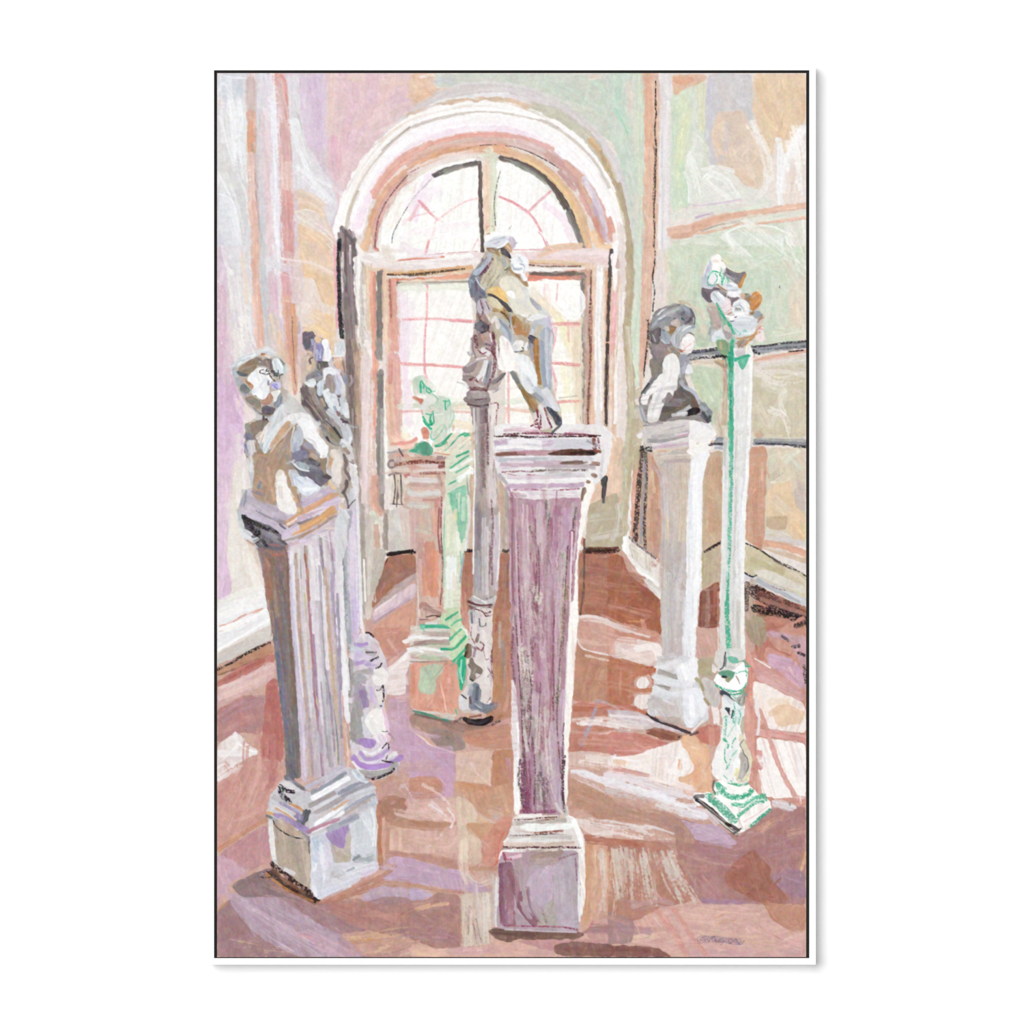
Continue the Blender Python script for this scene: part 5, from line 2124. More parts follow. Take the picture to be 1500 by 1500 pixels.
p20/80 9a8a6a 940,570 965,610
c20/90 38ae82 800,620 840,640 900,660 980,650 1010,610 1020,540
c14/90 38ae82 940,530 1000,530 1020,480
c12/90 45b38a 920,460 1000,440 1040,480
c20/90 38ae82 900,690 960,690 1000,660
p14/80 fbfaf7 900,620 900,650
f/100 e9e7e2 830,700 990,680 1010,800 990,900 1010,1000 1040,1160 1010,1320 900,1300 780,1300 760,1200 830,1000 850,840
p40/90 3c4650 840,670 880,700
p50/95 dfe3e6 860,720 920,770 960,790
p26/90 8c8c84 960,730 1000,700 1010,680
p20/80 5f655f 940,720 970,770
p50/90 e6e6e6 850,800 870,900
p26/95 30343c 875,790 900,820 910,850
p16/80 4a4a52 880,800 910,860
c40/90 3db083 950,760 960,830 930,900
c36/90 42b288 870,860 880,950 860,1020
c20/80 42b288 890,1050 940,1000 960,980
c20/80 42b288 860,1060 860,1150 880,1220
c26/80 58bb95 930,1090 900,1160 890,1200
c20/70 4ab68d 940,820 930,930
c14/90 42b288 870,1240 850,1290 900,1330
p50/90 f0eeec 830,1100 820,1200
p50/80 dcdadb 940,900 900,1000
p30/90 ece9e6 800,1120 790,1260
p50/95 e3e0df 960,920 980,1000
p26/80 b3a88c 990,860 980,1000
p26/90 cfc3a2 1000,1020 1040,1140 1030,1200
p26/80 dbd59a 1040,1140 1030,1240 990,1310
p30/90 b5aa9c 980,1020 1020,1160
p20/90 87807c 990,1100 1030,1200 990,1290
p40/90 f3f2ef 970,1140 930,1200 940,1260
p40/90 a39a8c 980,1180 960,1300
p12/80 5f605c 930,1290 960,1240 990,1180
p16/70 d5d070 930,1280 940,1220
f/100 f4f3ef 800,1320 900,1310 1030,1340 1060,1400 1180,1450 1200,1500 640,1500 620,1440 780,1400
@ 890 1110
f/100 f5f3ef 780,180 850,150 1020,180 1080,240 1180,330 1210,370 1100,470 970,560 930,540 780,400 640,290 620,260 790,250
c40/95 38ae82 810,200 850,260 930,290 1020,270 1050,240
c20/90 38ae82 880,180 960,200 1030,190
c30/80 52b993 800,190 860,230
c30/90 42b288 920,340 990,350 1060,300 1150,290
c26/90 42b288 960,420 1020,380 1080,330 1140,320
c20/80 42b288 1110,280 1150,270 1160,310
c40/90 3db083 730,280 790,340 860,400 930,460
c60/80 58a98c 760,300 850,380 920,450
c30/80 3db083 760,270 800,260
p30/95 5b5552 640,290 720,360 800,430 880,510 950,560
p20/95 2e2b2d 650,310 740,360 830,440 900,500
p12/90 a79b94 670,310 780,400 880,480
p14/90 d9d0c8 720,380 820,460 920,540 965,540
p26/80 5a5658 640,280 700,280
p24/90 26201f 870,480 960,530
p40/90 f6efec 980,480 1100,420 1180,370
p10/80 e3c9c4 1000,470 1100,410 1180,350
c22/90 2fa37a 1050,500 1120,440 1190,380
p12/80 c9bfba 960,450 990,520
c12/80 42b288 940,470 960,440
p14/70 c9b0a8 940,560 970,560
p16/90 55504e 930,550 965,530 975,520
p14/90 6a6058 780,170 770,220 790,260
p60/85 e2e3e8 1230,330 1300,350 1360,370
p14/80 4a4c58 1335,330 1335,345
# 29 painted_statue
@ 890 360
f/100 d5cfcc 740,120 800,60 860,110 900,160 1010,190 980,300 980,350 1100,330 1130,370 1110,460 1140,520 1130,600 1160,700 1100,690 1000,760 900,740 800,700 740,650 760,560 720,420 690,380 680,280 720,200
f/100 f5f2ee 750,90 800,50 850,120 880,160 800,200 740,160
p20/80 e3d0c4 790,120 820,150
p50/95 c6c9d3 740,130 710,200 710,260
p50/90 d0cfd4 720,300 790,290
f/100 7e7274 685,295 800,300 860,350 800,400 740,420 690,380
p30/80 8f8488 720,340 760,390
p60/95 847880 860,180 920,220 980,230
p40/80 b8b6bc 900,220 940,260
p30/90 a29cA2 920,190 970,210
p24/95 b98a5c 1000,210 980,250 960,300
p60/95 f3f2f1 800,220 860,260
p26/90 efeeee 860,280 950,300
c16/90 35ae82 780,200 740,210 730,280 780,290
c12/90 35ae82 790,210 840,200 820,270 800,280
c12/85 35ae82 820,200 850,230 840,290
c10/80 48b48c 860,270 880,240 880,280
p20/80 b9926c 810,290 850,320 900,340
p50/95 dcdcdf 880,310 920,320 970,320
p40/95 f1f0f0 890,350 950,360
p50/90 8c7c80 900,380 930,420
p66/95 e3e4e7 780,360 810,390 850,420
p20/80 b7babf 760,370 780,410 810,430
p40/95 f0e6e6 870,430 900,470
p14/80 e5b3b3 860,470 900,440
p40/95 c9925e 1060,380 1110,360
p40/95 bd8650 1050,440 1090,420
p30/90 e3a46a 1080,350 1120,400
p50/90 8f7a5c 1010,370 1040,390
f/100 e6e6e7 915,420 960,395 1020,400 1045,450 1035,500 960,520 910,480
p26/90 bcbcc0 950,440 990,450 1000,480
p12/80 8f8e92 960,430 1000,450
p30/95 8a8c92 1080,500 1120,510
p20/80 a98c68 1040,490 1070,500
p50/95 c9b6ae 740,440 770,560 800,600
p50/90 bfa9a2 780,500 800,560
p26/80 8fa598 770,570 780,600
c26/90 38ae82 810,440 850,520 900,590 960,640
c30/85 45b28a 830,500 880,560 930,620
c16/80 45b28a 800,480 860,580
c12/70 6cc4a0 750,560 800,610
f/100 dcdee2 900,540 960,510 1060,520 1110,550 1100,610 1040,660 960,650 910,600
p30/80 c3c6cc 940,560 1060,560
p50/80 eeeef0 980,640 1060,640
p10/90 4c4650 930,525 945,520
p14/85 3fb087 940,640 1000,640 1010,620
p20/90 b98c6c 1110,540 1140,520
p40/90 d8bfae 1100,600 1130,580
p26/90 f0e2e0 1100,640 1130,640 1150,690
p60/95 e9eaec 780,660 830,650
p40/80 b9bcc3 760,640 760,690
p20/85 55b993 800,690 860,700
p60/90 a9a8a8 870,620 890,660
p40/80 3fb087 920,680 920,740
f/85 9caa88 800,690 900,700 910,760 850,810 810,770
c30/70 4fa582 830,720 870,790
c20/70 5c6c58 850,800 850,830
p60/90 cdbfb2 960,720 1000,720
p20/90 c08a62 980,740 1030,700 1080,650 1120,590
p14/80 8f7a68 950,720 1010,660
p20/90 efe6e0 1040,700 1020,760
# 28 painted_column
@ 890 360
p40/80 7d8a72 850,780 870,880
p20/90 3aae82 900,700 910,760 900,800
c30/90 2aa67a 905,700 905,800
# 30 painted_pedestal
@ 310 620
f/100 c8bccb 250,480 560,420 920,480 930,560 920,700 910,780 920,1500 440,1500 380,1140 300,900 240,850 220,700 180,650
f/100 94736a 330,900 570,880 580,1200 600,1500 440,1500 400,1300 370,1080
p70/80 9a7466 440,960 470,1200 510,1500
p50/80 a9745f 400,1000 440,1300 480,1500
p40/80 7e6a70 400,960 430,1000
c30/50 6d6a80 480,980 500,1200 540,1460
p40/70 8a7a76 540,1000 560,1400
p20/60 a4705c 560,920 575,1100
d30/60 77707f 470,1060 520,1400
p20/50 6c7088 455,1000 470,1150
c20/60 d0765c 440,950 480,970 520,960
p14/80 c29a8c 380,1130 400,1250 430,1400
p50/80 8b7a7c 340,930 360,1000
f/100 dcd2da 570,900 900,780 940,1200 950,1500 600,1500
p30/90 c6bad3 575,900 580,1200 600,1500
p30/90 e9e4ea 590,900 590,1100 620,1480
p26/95 b49a86 615,960 620,1200 640,1480
p26/95 dcd8d2 645,920 660,1200 670,1480
p10/80 a59a9c 650,1000 670,1500
p24/95 b99a8c 685,900 700,1100 720,1500
p14/85 a8655a 680,960 705,1150 725,1500
p10/90 e8d8a8 690,1200 705,1500
p30/95 ebe6e4 720,900 745,1100 760,1490
p16/70 b8c4b8 695,900 700,960
p40/90 e6dde6 760,920 790,1100 790,1500
p26/95 a9a0a6 795,840 810,1000 840,1500
p14/80 7fa89a 780,820 790,850
p14/80 8c7f94 800,900 820,1060
p20/90 c9a58c 830,1060 840,1260 860,1500
p14/80 c2b59c 850,900 850,1000 870,1500
p30/90 f0ebee 770,1000 800,1150 810,1480
p30/90 b3a4b8 880,1150 890,1500
p20/80 a3709a 865,800 880,900 890,1000
p30/80 bfb2b4 830,820 860,950
p26/90 d9c9d6 900,1100 920,1300 930,1500
p20/60 8a8597 875,960 900,1150
f/90 e3dde1 900,700 960,640 1000,680 990,900 940,1100 960,1500 905,1500 900,900
p26/80 ccd3d8 930,680 920,820
p26/80 c9d0d6 960,660 940,800 930,1000
p16/80 f1eff1 1050,860 1050,860
f/100 c3b9c6 240,520 300,530 400,560 500,620 560,680 530,760 400,720 270,640 225,640
p40/90 b8abba 270,550 380,590 480,640
p40/80 c8bccb 250,600 370,650 480,700
p16/80 8f8a96 330,640 400,680 500,720
p40/90 c9bed0 240,660 360,700 480,760 540,790
p16/80 8f8a9c 300,600 360,640
p30/80 afa2b6 460,690 520,710
p26/90 9b8c96 490,720 540,730
p14/80 5e5056 500,740 540,770
f/100 6e6870 225,680 300,700 400,740 500,800 540,870 530,930 480,940 400,920 320,900 300,850 240,780
p40/80 8c8897 380,800 470,850 520,890
p30/80 75717e 420,880 500,920
c50/90 352e32 240,690 280,760 330,800
c30/90 352e32 240,690 350,750 480,800
c26/90 2e282b 300,780 340,830 350,800
c24/80 383236 310,870 370,860 400,900
p40/70 a19aa4 430,800 500,850
p20/70 a9736a 430,890 500,900
p30/80 584e50 500,850 540,880
p60/90 dfe4e6 240,800 270,820
p40/90 d0d8dc 200,700 220,760
p30/80 e3e5e8 230,820 300,860 340,850
p40/80 8a9199 240,500 225,600
p30/80 b0c0c4 200,640 205,700
p30/80 c6b6a6 185,640 220,610
f/95 e5d3c4 250,860 300,880 340,940 380,1130 300,960
p16/80 b99a80 260,860 310,890
p20/80 a9a2a2 340,930 370,1010 380,1060
f/100 cfc0d2 560,620 680,560 860,480 920,500 940,560 900,640 740,680 600,740 560,740
p50/90 c9b5cf 680,590 780,540 870,490
p44/95 d9a078 560,740 660,660 760,600 880,530
p26/90 e0a272 880,530 920,520
p20/90 efe4ea 620,700 760,640 870,600
p50/95 dccbe0 840,600 930,570
p30/90 c9aebf 640,700 800,640
p24/95 8f8088 570,760 680,720 780,670
p14/80 e9e0ea 740,680 860,620
p60/100 dba574 610,800 720,740 820,690 890,640
p26/90 e2aa78 600,810 700,760 800,700
p50/90 d4c3d8 530,830 580,790 620,760
p14/80 efe6ee 560,740 620,700
p40/90 ddcad4 560,860 700,810 860,740
p20/90 a99c98 540,860 640,830 750,780
p16/80 b58e6c 640,840 800,750 900,680
p16/80 9b9097 780,760 880,690 910,680
p40/80 e6d2c4 840,760 890,760
p40/90 dfcdd8 600,890 720,870
p30/80 e6dfe3 740,840 850,800
p20/70 c9a0a0 550,900 640,870
p30/70 dccbd0 560,930 640,900
@ 310 880
f/100 7e7474 415,0 590,0 600,400 640,800 660,1300 550,1300 520,900 470,450
p50/80 8d6f64 450,20 500,250 530,500
p60/80 8a7770 510,300 540,700 590,1200
p50/85 6f717f 490,300 530,700 560,900
d30/70 5f6b8a 480,280 500,600 530,850
p50/80 7a7576 590,400 610,800 610,1200
p50/80 6b6d78 570,1000 590,1280
d30/60 9c7564 570,500 590,900
p30/60 a3806f 440,80 450,250
f/100 cbbfc8 590,0 930,0 950,500 960,800 970,1100 990,1220 680,1330 655,1300 640,900 600,300
p26/95 cdc4d8 590,40 605,250 630,500 650,740
p26/95 dcc9dc 635,520 655,740 670,1000 680,1300
p12/80 e9e2ee 620,500 640,700 650,860
p26/95 c3a090 620,20 640,200 670,420
p20/90 9c8c98 660,420 700,700 720,1000 740,1290
p16/90 d8c6a0 650,180 660,300
p30/95 dccfda 670,40 690,300 730,560
p20/90 c9cbd8 690,300 730,640 770,900 800,1200
p16/90 a6707c 720,100 740,400 780,800 810,1280
p20/90 9a7a98 750,500 780,800 800,1100 820,1300
p30/95 e3dae3 770,60 780,300 800,600 820,900
p16/80 d9bf98 750,640 770,760
p20/80 efe8ee 740,120 760,360
p40/90 bfc0c6 810,600 840,800 850,1100
p26/90 b3aeb0 820,250 830,500
p30/90 d0cdd4 800,300 820,560 830,700
p16/95 cba58c 840,40 860,300 880,500
p16/90 d6c0a0 850,300 880,560 910,900 920,1200
p16/90 9a8c9c 830,500 870,740 900,1100
p26/90 a795ac 890,60 910,400 940,800
p20/90 9a8ca0 900,200 930,600 950,1000
p14/80 7f8694 880,700 920,1000 930,1200
p40/80 bba6b0 700,900 740,1200
p40/80 a8a2a8 860,1000 870,1200
p40/80 c2a89e 700,1100 730,1280
p20/80 d8a98c 700,1300 740,1290
p20/90 c9b0c4 670,1280 690,1320
p30/70 b5bcbf 790,860 800,1100
f/100 efecee 910,50 950,200 980,350 1000,560 1000,700 1015,860 1000,930 975,850 955,640 930,420
p16/80 d9a58a 960,880 970,1000 990,1180
p20/80 e0c0b0 975,900 1000,1060 1000,1200
p6/90 f3e9e2 985,960 1000,1160 990,1240
p20/80 b3a49c 985,940 1010,1080
f/100 c9c7cf 540,1290 620,1320 680,1400 800,1380 960,1250 1050,1240 1190,1360 1230,1500 400,1500 440,1440 500,1340
p50/95 6b6a76 550,1290 620,1350 670,1400
p20/80 8e8a98 560,1290 640,1340
p40/95 c3bccd 700,1360 840,1290 960,1220
p30/90 8f93a0 740,1400 860,1340 980,1270
p30/95 eeeef2 740,1450 880,1370 1010,1290
f/100 d8d5d5 500,1340 560,1320 620,1380 680,1440 680,1500 560,1500
c30/95 26232a 500,1360 540,1390 600,1400
c30/95 26232a 500,1390 540,1440 570,1480
p26/80 b5b2b6 590,1430 640,1480
p40/90 c9c5c6 440,1450 480,1470
@ 310 1110
f/100 cfccd2 430,270 500,190 560,170 650,230 720,260 1000,50 1100,130 1190,230 1220,310 1200,400 1210,770 780,1050 740,980 440,760 410,440 410,390
p50/95 dcd8d8 500,200 560,190 620,240
c30/95 26232a 500,210 540,240 600,250
c36/95 26232a 500,240 530,290 570,320
p50/90 c6c3c6 600,300 640,270
p40/80 b9b6ba 450,290 520,330
p24/95 d79560 580,340 640,370 670,390
p26/95 9a8fb0 500,330 580,370 640,400
p16/80 e2d8d0 470,350 540,400 630,470
p14/80 d99a60 450,360 540,410 630,480
p60/90 4c4c58 690,400 680,440 650,480
p40/90 8e7ba8 620,420 660,440
p40/90 d6d0ce 420,390 450,360
p16/90 dc9b5e 410,400 460,420
f/100 a48cbe 440,400 500,405 600,450 720,520 730,570 660,540 540,480 460,430
p20/80 6b6a74 400,425 440,440
p20/90 a08890 640,540 700,580 720,620
p40/95 c9c6d3 700,220 840,150 960,90
p30/90 8e92a0 740,260 880,180 980,110
p36/95 f3f3f6 740,300 880,220 1000,150
p36/95 a29b9f 720,350 820,300 900,260
p16/80 b9a58c 840,290 900,270
p26/90 e0e1e8 760,370 900,290 1050,210
p36/95 a69d9f 770,400 880,340 960,290
p20/80 c9b49c 780,440 900,370
p26/90 8d93a4 930,260 1050,200 1130,170
p30/95 f3f4f7 760,490 880,410 980,340
p30/90 9a98a4 960,280 1060,230 1160,190
p20/90 d3a07a 900,380 1000,310 1060,260
p30/90 c9cad2 1000,300 1100,250 1190,220
p24/80 8f96a8 980,380 1080,320 1190,270
p24/90 b0a59c 960,420 1100,340 1180,290
p24/95 f1f0f3 740,540 860,480 960,400
p26/95 b67a90 710,545 800,500 900,460 930,450
p20/80 c9a6ba 900,460 1000,420 1100,380
p40/80 dce3ea 1040,100 1080,150 1130,170
p20/70 aebdcf 1050,90 1080,140
p30/80 cfd6de 1180,300 1210,320
p30/70 b5bac8 1100,360 1190,330
f/100 b6a493 440,440 520,490 620,580 720,620 720,700 740,980 600,880 470,770
p40/80 c0ac98 520,560 540,760
p40/80 a9998c 640,640 660,880
p40/60 bfa98e 580,600 600,840
p30/80 c8b8a6 700,700 710,900
f/90 c4a38c 460,440 560,470 640,540 660,590 560,560 480,510
c10/95 2c2724 445,450 470,500 530,550 600,580 665,592
p40/80 8e8a8e 660,560 710,600
f/100 e9e7e6 415,440 440,460 460,560 470,760 440,740 420,600
p30/80 dcdcdc 600,850 540,820
p20/70 e8e6e4 540,820 640,880
p10/90 5b5358 712,620 716,700
f/100 d8d8e2 722,600 760,570 850,530 1000,460 1190,350 1210,500 1200,760 1230,800 780,1050 740,980
p40/95 eeeef4 740,590 760,700 740,900 760,1000
p60/80 bccbd8 780,620 800,680 760,740
p60/80 c3c9d6 800,580 850,640
p50/70 aebfd0 760,600 770,680
p60/70 d9cfe0 800,700 830,780
p40/80 e4d3e6 840,640 860,800
p90/80 cfd2dc 780,860 800,940
f/100 c2b6a8 870,620 1000,480 1030,600 1020,770 890,770
p40/80 b9a894 930,700 980,740
p40/80 c9c0b4 1000,520 960,660
f/100 a688bc 820,560 900,520 960,500 1010,470 1005,530 980,570 985,640 950,665 900,650 860,600
p50/90 a9a8b4 860,520 960,480 1060,430
p30/80 9a9cac 940,480 1060,430
f/100 d3d6dc 1020,520 1100,420 1190,360 1200,500 1195,760 1060,770 1030,700
p60/80 c9cdd2 1080,480 1080,600
p50/70 e3e6ea 1140,460 1180,600
p30/80 f0f0f2 1180,380 1200,500 1190,640
p30/80 e6e9ec 1100,430 1160,520
p60/80 a5aaab 1060,740 1120,750 1180,730
p20/70 7d8488 1040,750 1080,720
p26/90 e5e5ea 1030,600 1030,700
f/95 d3cfd8 860,790 1060,770 1220,780 1230,810 1100,870 940,940 860,930
p40/80 e0e2e6 980,830 1100,790 1200,770
p20/70 9aa2ac 990,830 1040,810
p50/80 c5bfc0 880,860 960,880
p60/80 dccbe2 1100,850 1200,800
p60/90 dcdce8 800,1000 900,960 1080,880
p10/60 c9a9bc 840,1020 1000,950
# 31 painted_statue
@ 310 360
f/100 c9c9cb 160,900 180,840 250,800 340,780 400,760 460,790 540,860 550,940 545,1040 580,1090 700,1220 760,1290 760,1400 840,1440 860,1600 900,1700 930,1780 860,1760 560,1900 300,1830 240,1500 240,1340 330,1270 320,1210 250,1140 220,1060 180,970
p30/90 d3dbe0 160,890 190,850 250,820 320,800
p40/80 e3e6e8 220,820 320,790 400,760 460,790
f/100 7d6c60 185,900 230,850 320,810 400,820 440,860 430,920 380,890 300,900 270,960 230,960
p40/80 a58468 250,880 320,850
p40/80 6a6468 400,820 440,860 470,900
p30/80 8f8b90 350,850 400,860 440,910
p30/80 55565e 190,930 240,960 300,910
p50/90 b5c2cc 480,830 520,900
p30/90 d6dee3 450,810 490,860
p20/80 8e99a2 520,850 545,900 540,960
p30/80 c3ccd2 500,820 540,880
p20/80 b06a40 370,795 385,800
p40/95 aab4bd 170,940 190,1000
p30/80 c9d3d8 160,930 180,980
f/100 f2f0f2 270,960 300,910 380,890 400,900 410,960 440,990 500,970 525,990 520,1050 480,1100 440,1150 400,1120 340,1110 300,1060 270,1010
p30/80 dde3ea 330,1060 380,1040
p30/80 fbfafb 310,980 380,970
f/100 c2b0d6 410,1000 460,990 510,1010 500,1060 450,1060 420,1040
p20/80 9c8cc0 440,1020 480,1030
c10/95 413c48 355,920 370,905 400,905 420,930
c10/95 413c48 355,920 370,940 420,945
c12/95 413c48 420,930 440,960 465,990
c10/90 413c48 440,905 460,940 500,970
c8/90 413c48 470,920 500,940 520,940
c8/80 413c48 480,980 500,950 525,945
p40/90 7b6a5e 210,1000 250,1010 280,1050
p26/80 8fa0ae 220,1040 240,1080
p30/70 a98c70 250,1070 280,1050
f/100 8c7564 240,1100 300,1070 340,1110 420,1090 450,1120 440,1170 400,1190 470,1170 500,1090 525,1070 520,1150 490,1200 440,1250 370,1245 330,1210 270,1160
p40/80 a2876c 300,1120 360,1140 400,1160
p40/90 b08c6c 420,1110 430,1130
p40/90 5a5052 370,1200 440,1210 480,1180
p30/80 6f6a6e 490,1090 510,1150
p30/90 5d5352 280,1140 330,1190
p30/80 4c4244 350,1220 420,1240
p16/80 efe6dc 450,1090 460,1060 490,1060
p30/90 eef0f2 380,1060 370,1110
p16/90 d8dde2 440,1150 460,1120
p20/95 4b3c40 380,1250 380,1290 360,1300
p16/90 4b3c40 400,1270 410,1290
f/95 cec9c4 520,1090 570,1080 640,1150 650,1220 560,1230 520,1180
p40/70 b9b0a8 560,1140 600,1180
f/100 8c7a70 245,1330 330,1270 420,1280 430,1320 380,1400 340,1500 250,1500
p40/80 a68a70 270,1320 320,1290
p30/90 5f5a6a 280,1380 270,1420
p30/80 e8dcd0 330,1400 370,1370
p20/90 efe6de 350,1440 380,1360 420,1300
p60/95 d6dadd 500,1180 470,1280 420,1360
p50/90 c6ced3 480,1320 430,1400 390,1480
p30/90 dfe3e6 520,1200 540,1260
f/100 efedec 560,1230 700,1220 750,1280 760,1400 700,1450 660,1400 620,1310 560,1290 500,1310
p30/80 dcdad9 640,1260 700,1300
p30/80 d3d1d3 600,1290 650,1330 670,1400
p40/90 c39c80 480,1400 520,1340 560,1300
p26/90 b98f72 460,1440 500,1380 560,1320
p30/90 d9c3ae 440,1420 480,1350 530,1300
@ 310 620
f/100 9a8878 300,110 400,220 480,160 600,20 640,30 700,130 780,200 850,250 830,340 860,380 860,470 760,430 650,340 560,340 480,340 460,400 480,600 400,560 290,520 310,400 330,330 300,300 240,240 235,120
p40/95 98948f 260,20 280,80
p50/90 7c7a90 260,90 280,120
p50/90 b0b3c0 260,150 280,220
p20/70 6d79a8 250,160 280,240
p60/90 e6e3e3 290,140 300,210 290,330
p50/80 ddd4cc 340,120 360,170
p50/90 efeae6 410,60 390,130
p60/95 d6dadd 440,60 420,120 400,190
p50/90 b0b9c0 380,160 400,210
p26/95 b08c74 450,140 500,90 560,20
p30/95 cbb09a 430,160 500,60 540,20
p20/90 8f7868 420,210 470,170 520,110
p60/90 a08a76 520,200 580,100 610,50
p60/90 8b8178 560,200 600,120
p90/90 a1866c 340,250 420,280 440,400
p60/80 9a7f68 380,300 360,400 380,480
p60/80 b08c70 460,260 520,220
p50/70 7f7c86 330,300 350,420
p40/70 8790a0 350,340 370,430
p40/70 77788c 420,270 380,350
p60/80 a98a6c 500,300 480,400
p50/80 8a8078 540,240 530,320
f/100 d6dde2 590,160 600,60 640,40 680,120 640,200 600,240
p50/90 b0b5bf 610,150 640,130
p60/90 a5a3b2 700,160 740,190 760,240
p60/90 6c6880 620,220 680,240
p50/90 74708a 650,190 700,220
p50/90 9e8878 740,200 730,260
f/100 5f5c6c 590,240 660,250 730,280 800,290 780,320 830,380 860,400 840,440 800,465 740,440 660,380 600,320
p40/95 cbd0da 610,280 660,310 740,330
p40/80 8e93a3 700,330 790,360
p40/80 645a5e 760,380 830,400
p30/80 4a464c 720,270 780,300
p20/90 5a4a44 840,380 870,400
f/100 efedee 640,0 760,0 780,90 850,150 860,200 820,250 770,200 740,150 680,120 660,60
p30/80 dcdadc 740,140 800,220
p30/80 f7f5f4 700,60 760,120
p26/90 8b8a80 800,20 860,60 920,120
f/100 cbd2da 580,350 640,380 740,430 800,480 720,540 640,480 590,420
p40/80 e6eaee 660,440 760,480
p40/80 b4c0cc 620,420 660,480
p60/80 cfc6d0 700,520 780,510
f/100 ece9e6 480,420 520,350 545,360 540,440 580,500 600,560 630,640 560,660 500,620 470,520
p30/80 f5f3f0 500,480 530,600
p30/80 cfcac8 520,560 540,640
p30/90 a98c70 560,400 570,460
p50/90 bb9c7c 600,480 620,560 650,640
p30/80 98806c 640,520 650,600
p26/80 d9b48c 600,540 640,640
p60/80 a08a80 440,500 460,560
p60/80 8c8690 320,500 400,540
p40/70 b48c68 400,460 450,500
p50/80 bfa78e 330,470 360,500
p30/80 b3a0b8 620,600 670,590
p50/70 e4c8a8 860,440 880,470
p26/90 e6caa8 850,420 900,480
# 32 painted_pedestal
@ 600 620
f/100 e6e4ea 620,20 700,0 1400,10 1480,60 1480,200 1440,380 1360,450 1320,560 1240,900 1220,1200 1240,1500 740,1500 740,560 710,480 650,400 610,220
p40/80 eceaf0 660,40 800,20 1000,30
p40/80 d9a9c0 700,50 820,45 960,60
p30/90 c77fa0 860,70 1000,75 1040,80
p30/80 d9b3c9 1180,60 1320,65
p20/90 b65c80 1140,75 1240,80 1300,85
c10/95 6d2a38 690,80 800,75 1000,72 1100,80 1300,85 1390,90
c12/95 5b2230 640,100 760,90 900,100 1100,95 1370,98
c8/90 35242a 620,95 700,95 860,100 1000,102 1200,98 1400,90
f/100 cfcbdc 620,110 1380,115 1380,200 1000,200 800,210 620,200
p40/90 c9a4c8 630,145 700,135
p40/80 efebf2 740,140 860,130 1000,150
p40/80 c8a3c8 980,150 1040,145
p50/80 c3c6d6 1080,150 1340,140
p20/90 9a96a9 1300,130 1370,160
p26/90 f2eff3 640,180 800,170 960,185
c30/90 7a3030 1350,110 1360,190 1390,200
c16/90 9a4060 1380,110 1390,180
f/100 c58c9a 620,215 800,200 1000,200 1080,190 1340,190 1390,205 1340,240 1000,240 620,240
p30/90 7e4a40 640,230 740,225 840,225
p30/80 c7849c 800,215 960,210
f/100 5a3530 1000,225 1080,195 1200,190 1380,195 1390,210 1350,235 1200,240 1040,240
p26/90 3c2222 1180,215 1340,215
p20/90 1f1820 1300,225 1350,225
p20/80 7a4638 1100,210 1200,200
p20/80 9a4a3e 1360,200 1395,210
f/100 d0cfda 610,240 1340,240 1360,280 1200,275 900,280 640,290
p30/80 e9eaf2 700,250 900,250
p30/80 aeb2c2 660,270 1000,265
p50/95 cba3bd 680,310 820,295 1000,300 1100,300
p20/80 e6dae8 720,280 900,285
f/100 8c6c64 1085,290 1140,275 1300,275 1320,290 1250,305 1120,305
p20/80 6c4a44 1120,290 1260,285
f/100 a57566 1315,290 1345,275 1395,285 1395,305 1340,312
p10/90 8a4a3a 1320,305 1390,308
p40/90 b8a4b0 1000,325 1200,315 1350,320
p26/80 d9d3e0 660,330 760,335
p20/90 e3e1ea 700,345 900,345 1280,340
c16/80 8a4050 680,360 800,355 900,360
c18/80 5a4440 900,350 1060,345 1300,345
p30/80 d7c0ce 1000,360 1200,355
p26/95 dedee8 680,375 900,370 1280,370
c10/80 c25068 700,365 760,380 840,400
c10/80 c25068 860,375 960,385 1060,390
p30/90 d3c3d4 720,395 900,395 1270,390
p30/95 ecebf0 700,420 900,430 1280,410
p26/80 b8b8c0 1000,370 1280,380
p30/70 a9a5b0 660,380 710,440
p36/100 c7a1c8 730,465 900,460 1200,455 1270,450
p20/80 d6b0d0 800,450 1000,450
c14/90 b35080 760,490 900,485 1000,495 1240,480
p20/90 b884b8 715,470 730,490
p40/90 c9a8bd 740,520 840,530
p40/90 dfd5e0 880,510 1100,515 1230,520
p30/90 eeebf0 1150,530 1230,540
c20/70 b05078 740,500 760,560
p40/80 d8b9d0 1000,540 1220,550
f/100 f2efec 1290,400 1360,440 1360,480 1320,560 1290,700 1260,860 1230,1000 1235,1200 1230,1500 1175,1500 1190,1100 1230,700
f/100 94705f 1320,370 1350,360 1385,380 1370,405 1330,395
f/100 9c7460 1285,430 1310,405 1335,420 1325,445 1295,445
f/100 95705f 1260,480 1285,460 1300,480 1280,530 1262,575 1250,570
p16/70 7a5a4a 1270,480 1265,560
p20/80 fbf9f4 1300,400 1340,420
p20/70 c8c6ca 1420,200 1400,400
p50/80 e6e5ea 1440,80 1440,260
p20/90 4b4a50 1430,400 1425,500 1420,580
f/100 bd87a2 735,540 900,560 1260,540 1240,800 1210,1100 1190,1500 745,1500
p40/90 b57890 760,560 760,800 765,1200
p40/80 c79aac 800,580 820,800 820,1100
p20/90 dcb8cc 830,600 825,800
p10/90 f3e0ea 828,660 825,760
p50/80 b06f80 870,600 880,780
p60/90 c98aac 900,660 900,900 880,1150
p60/90 c9a9bc 960,600 950,760 960,1000
p40/80 cfa0c0 980,760 1000,900
d60/90 bdb2a6 1010,560 1010,720
c30/50 3f5a50 1000,580 1020,700
p60/90 b06890 1080,620 1090,800 1060,1000 1030,1200
p60/90 c898bf 1150,640 1150,800 1100,960
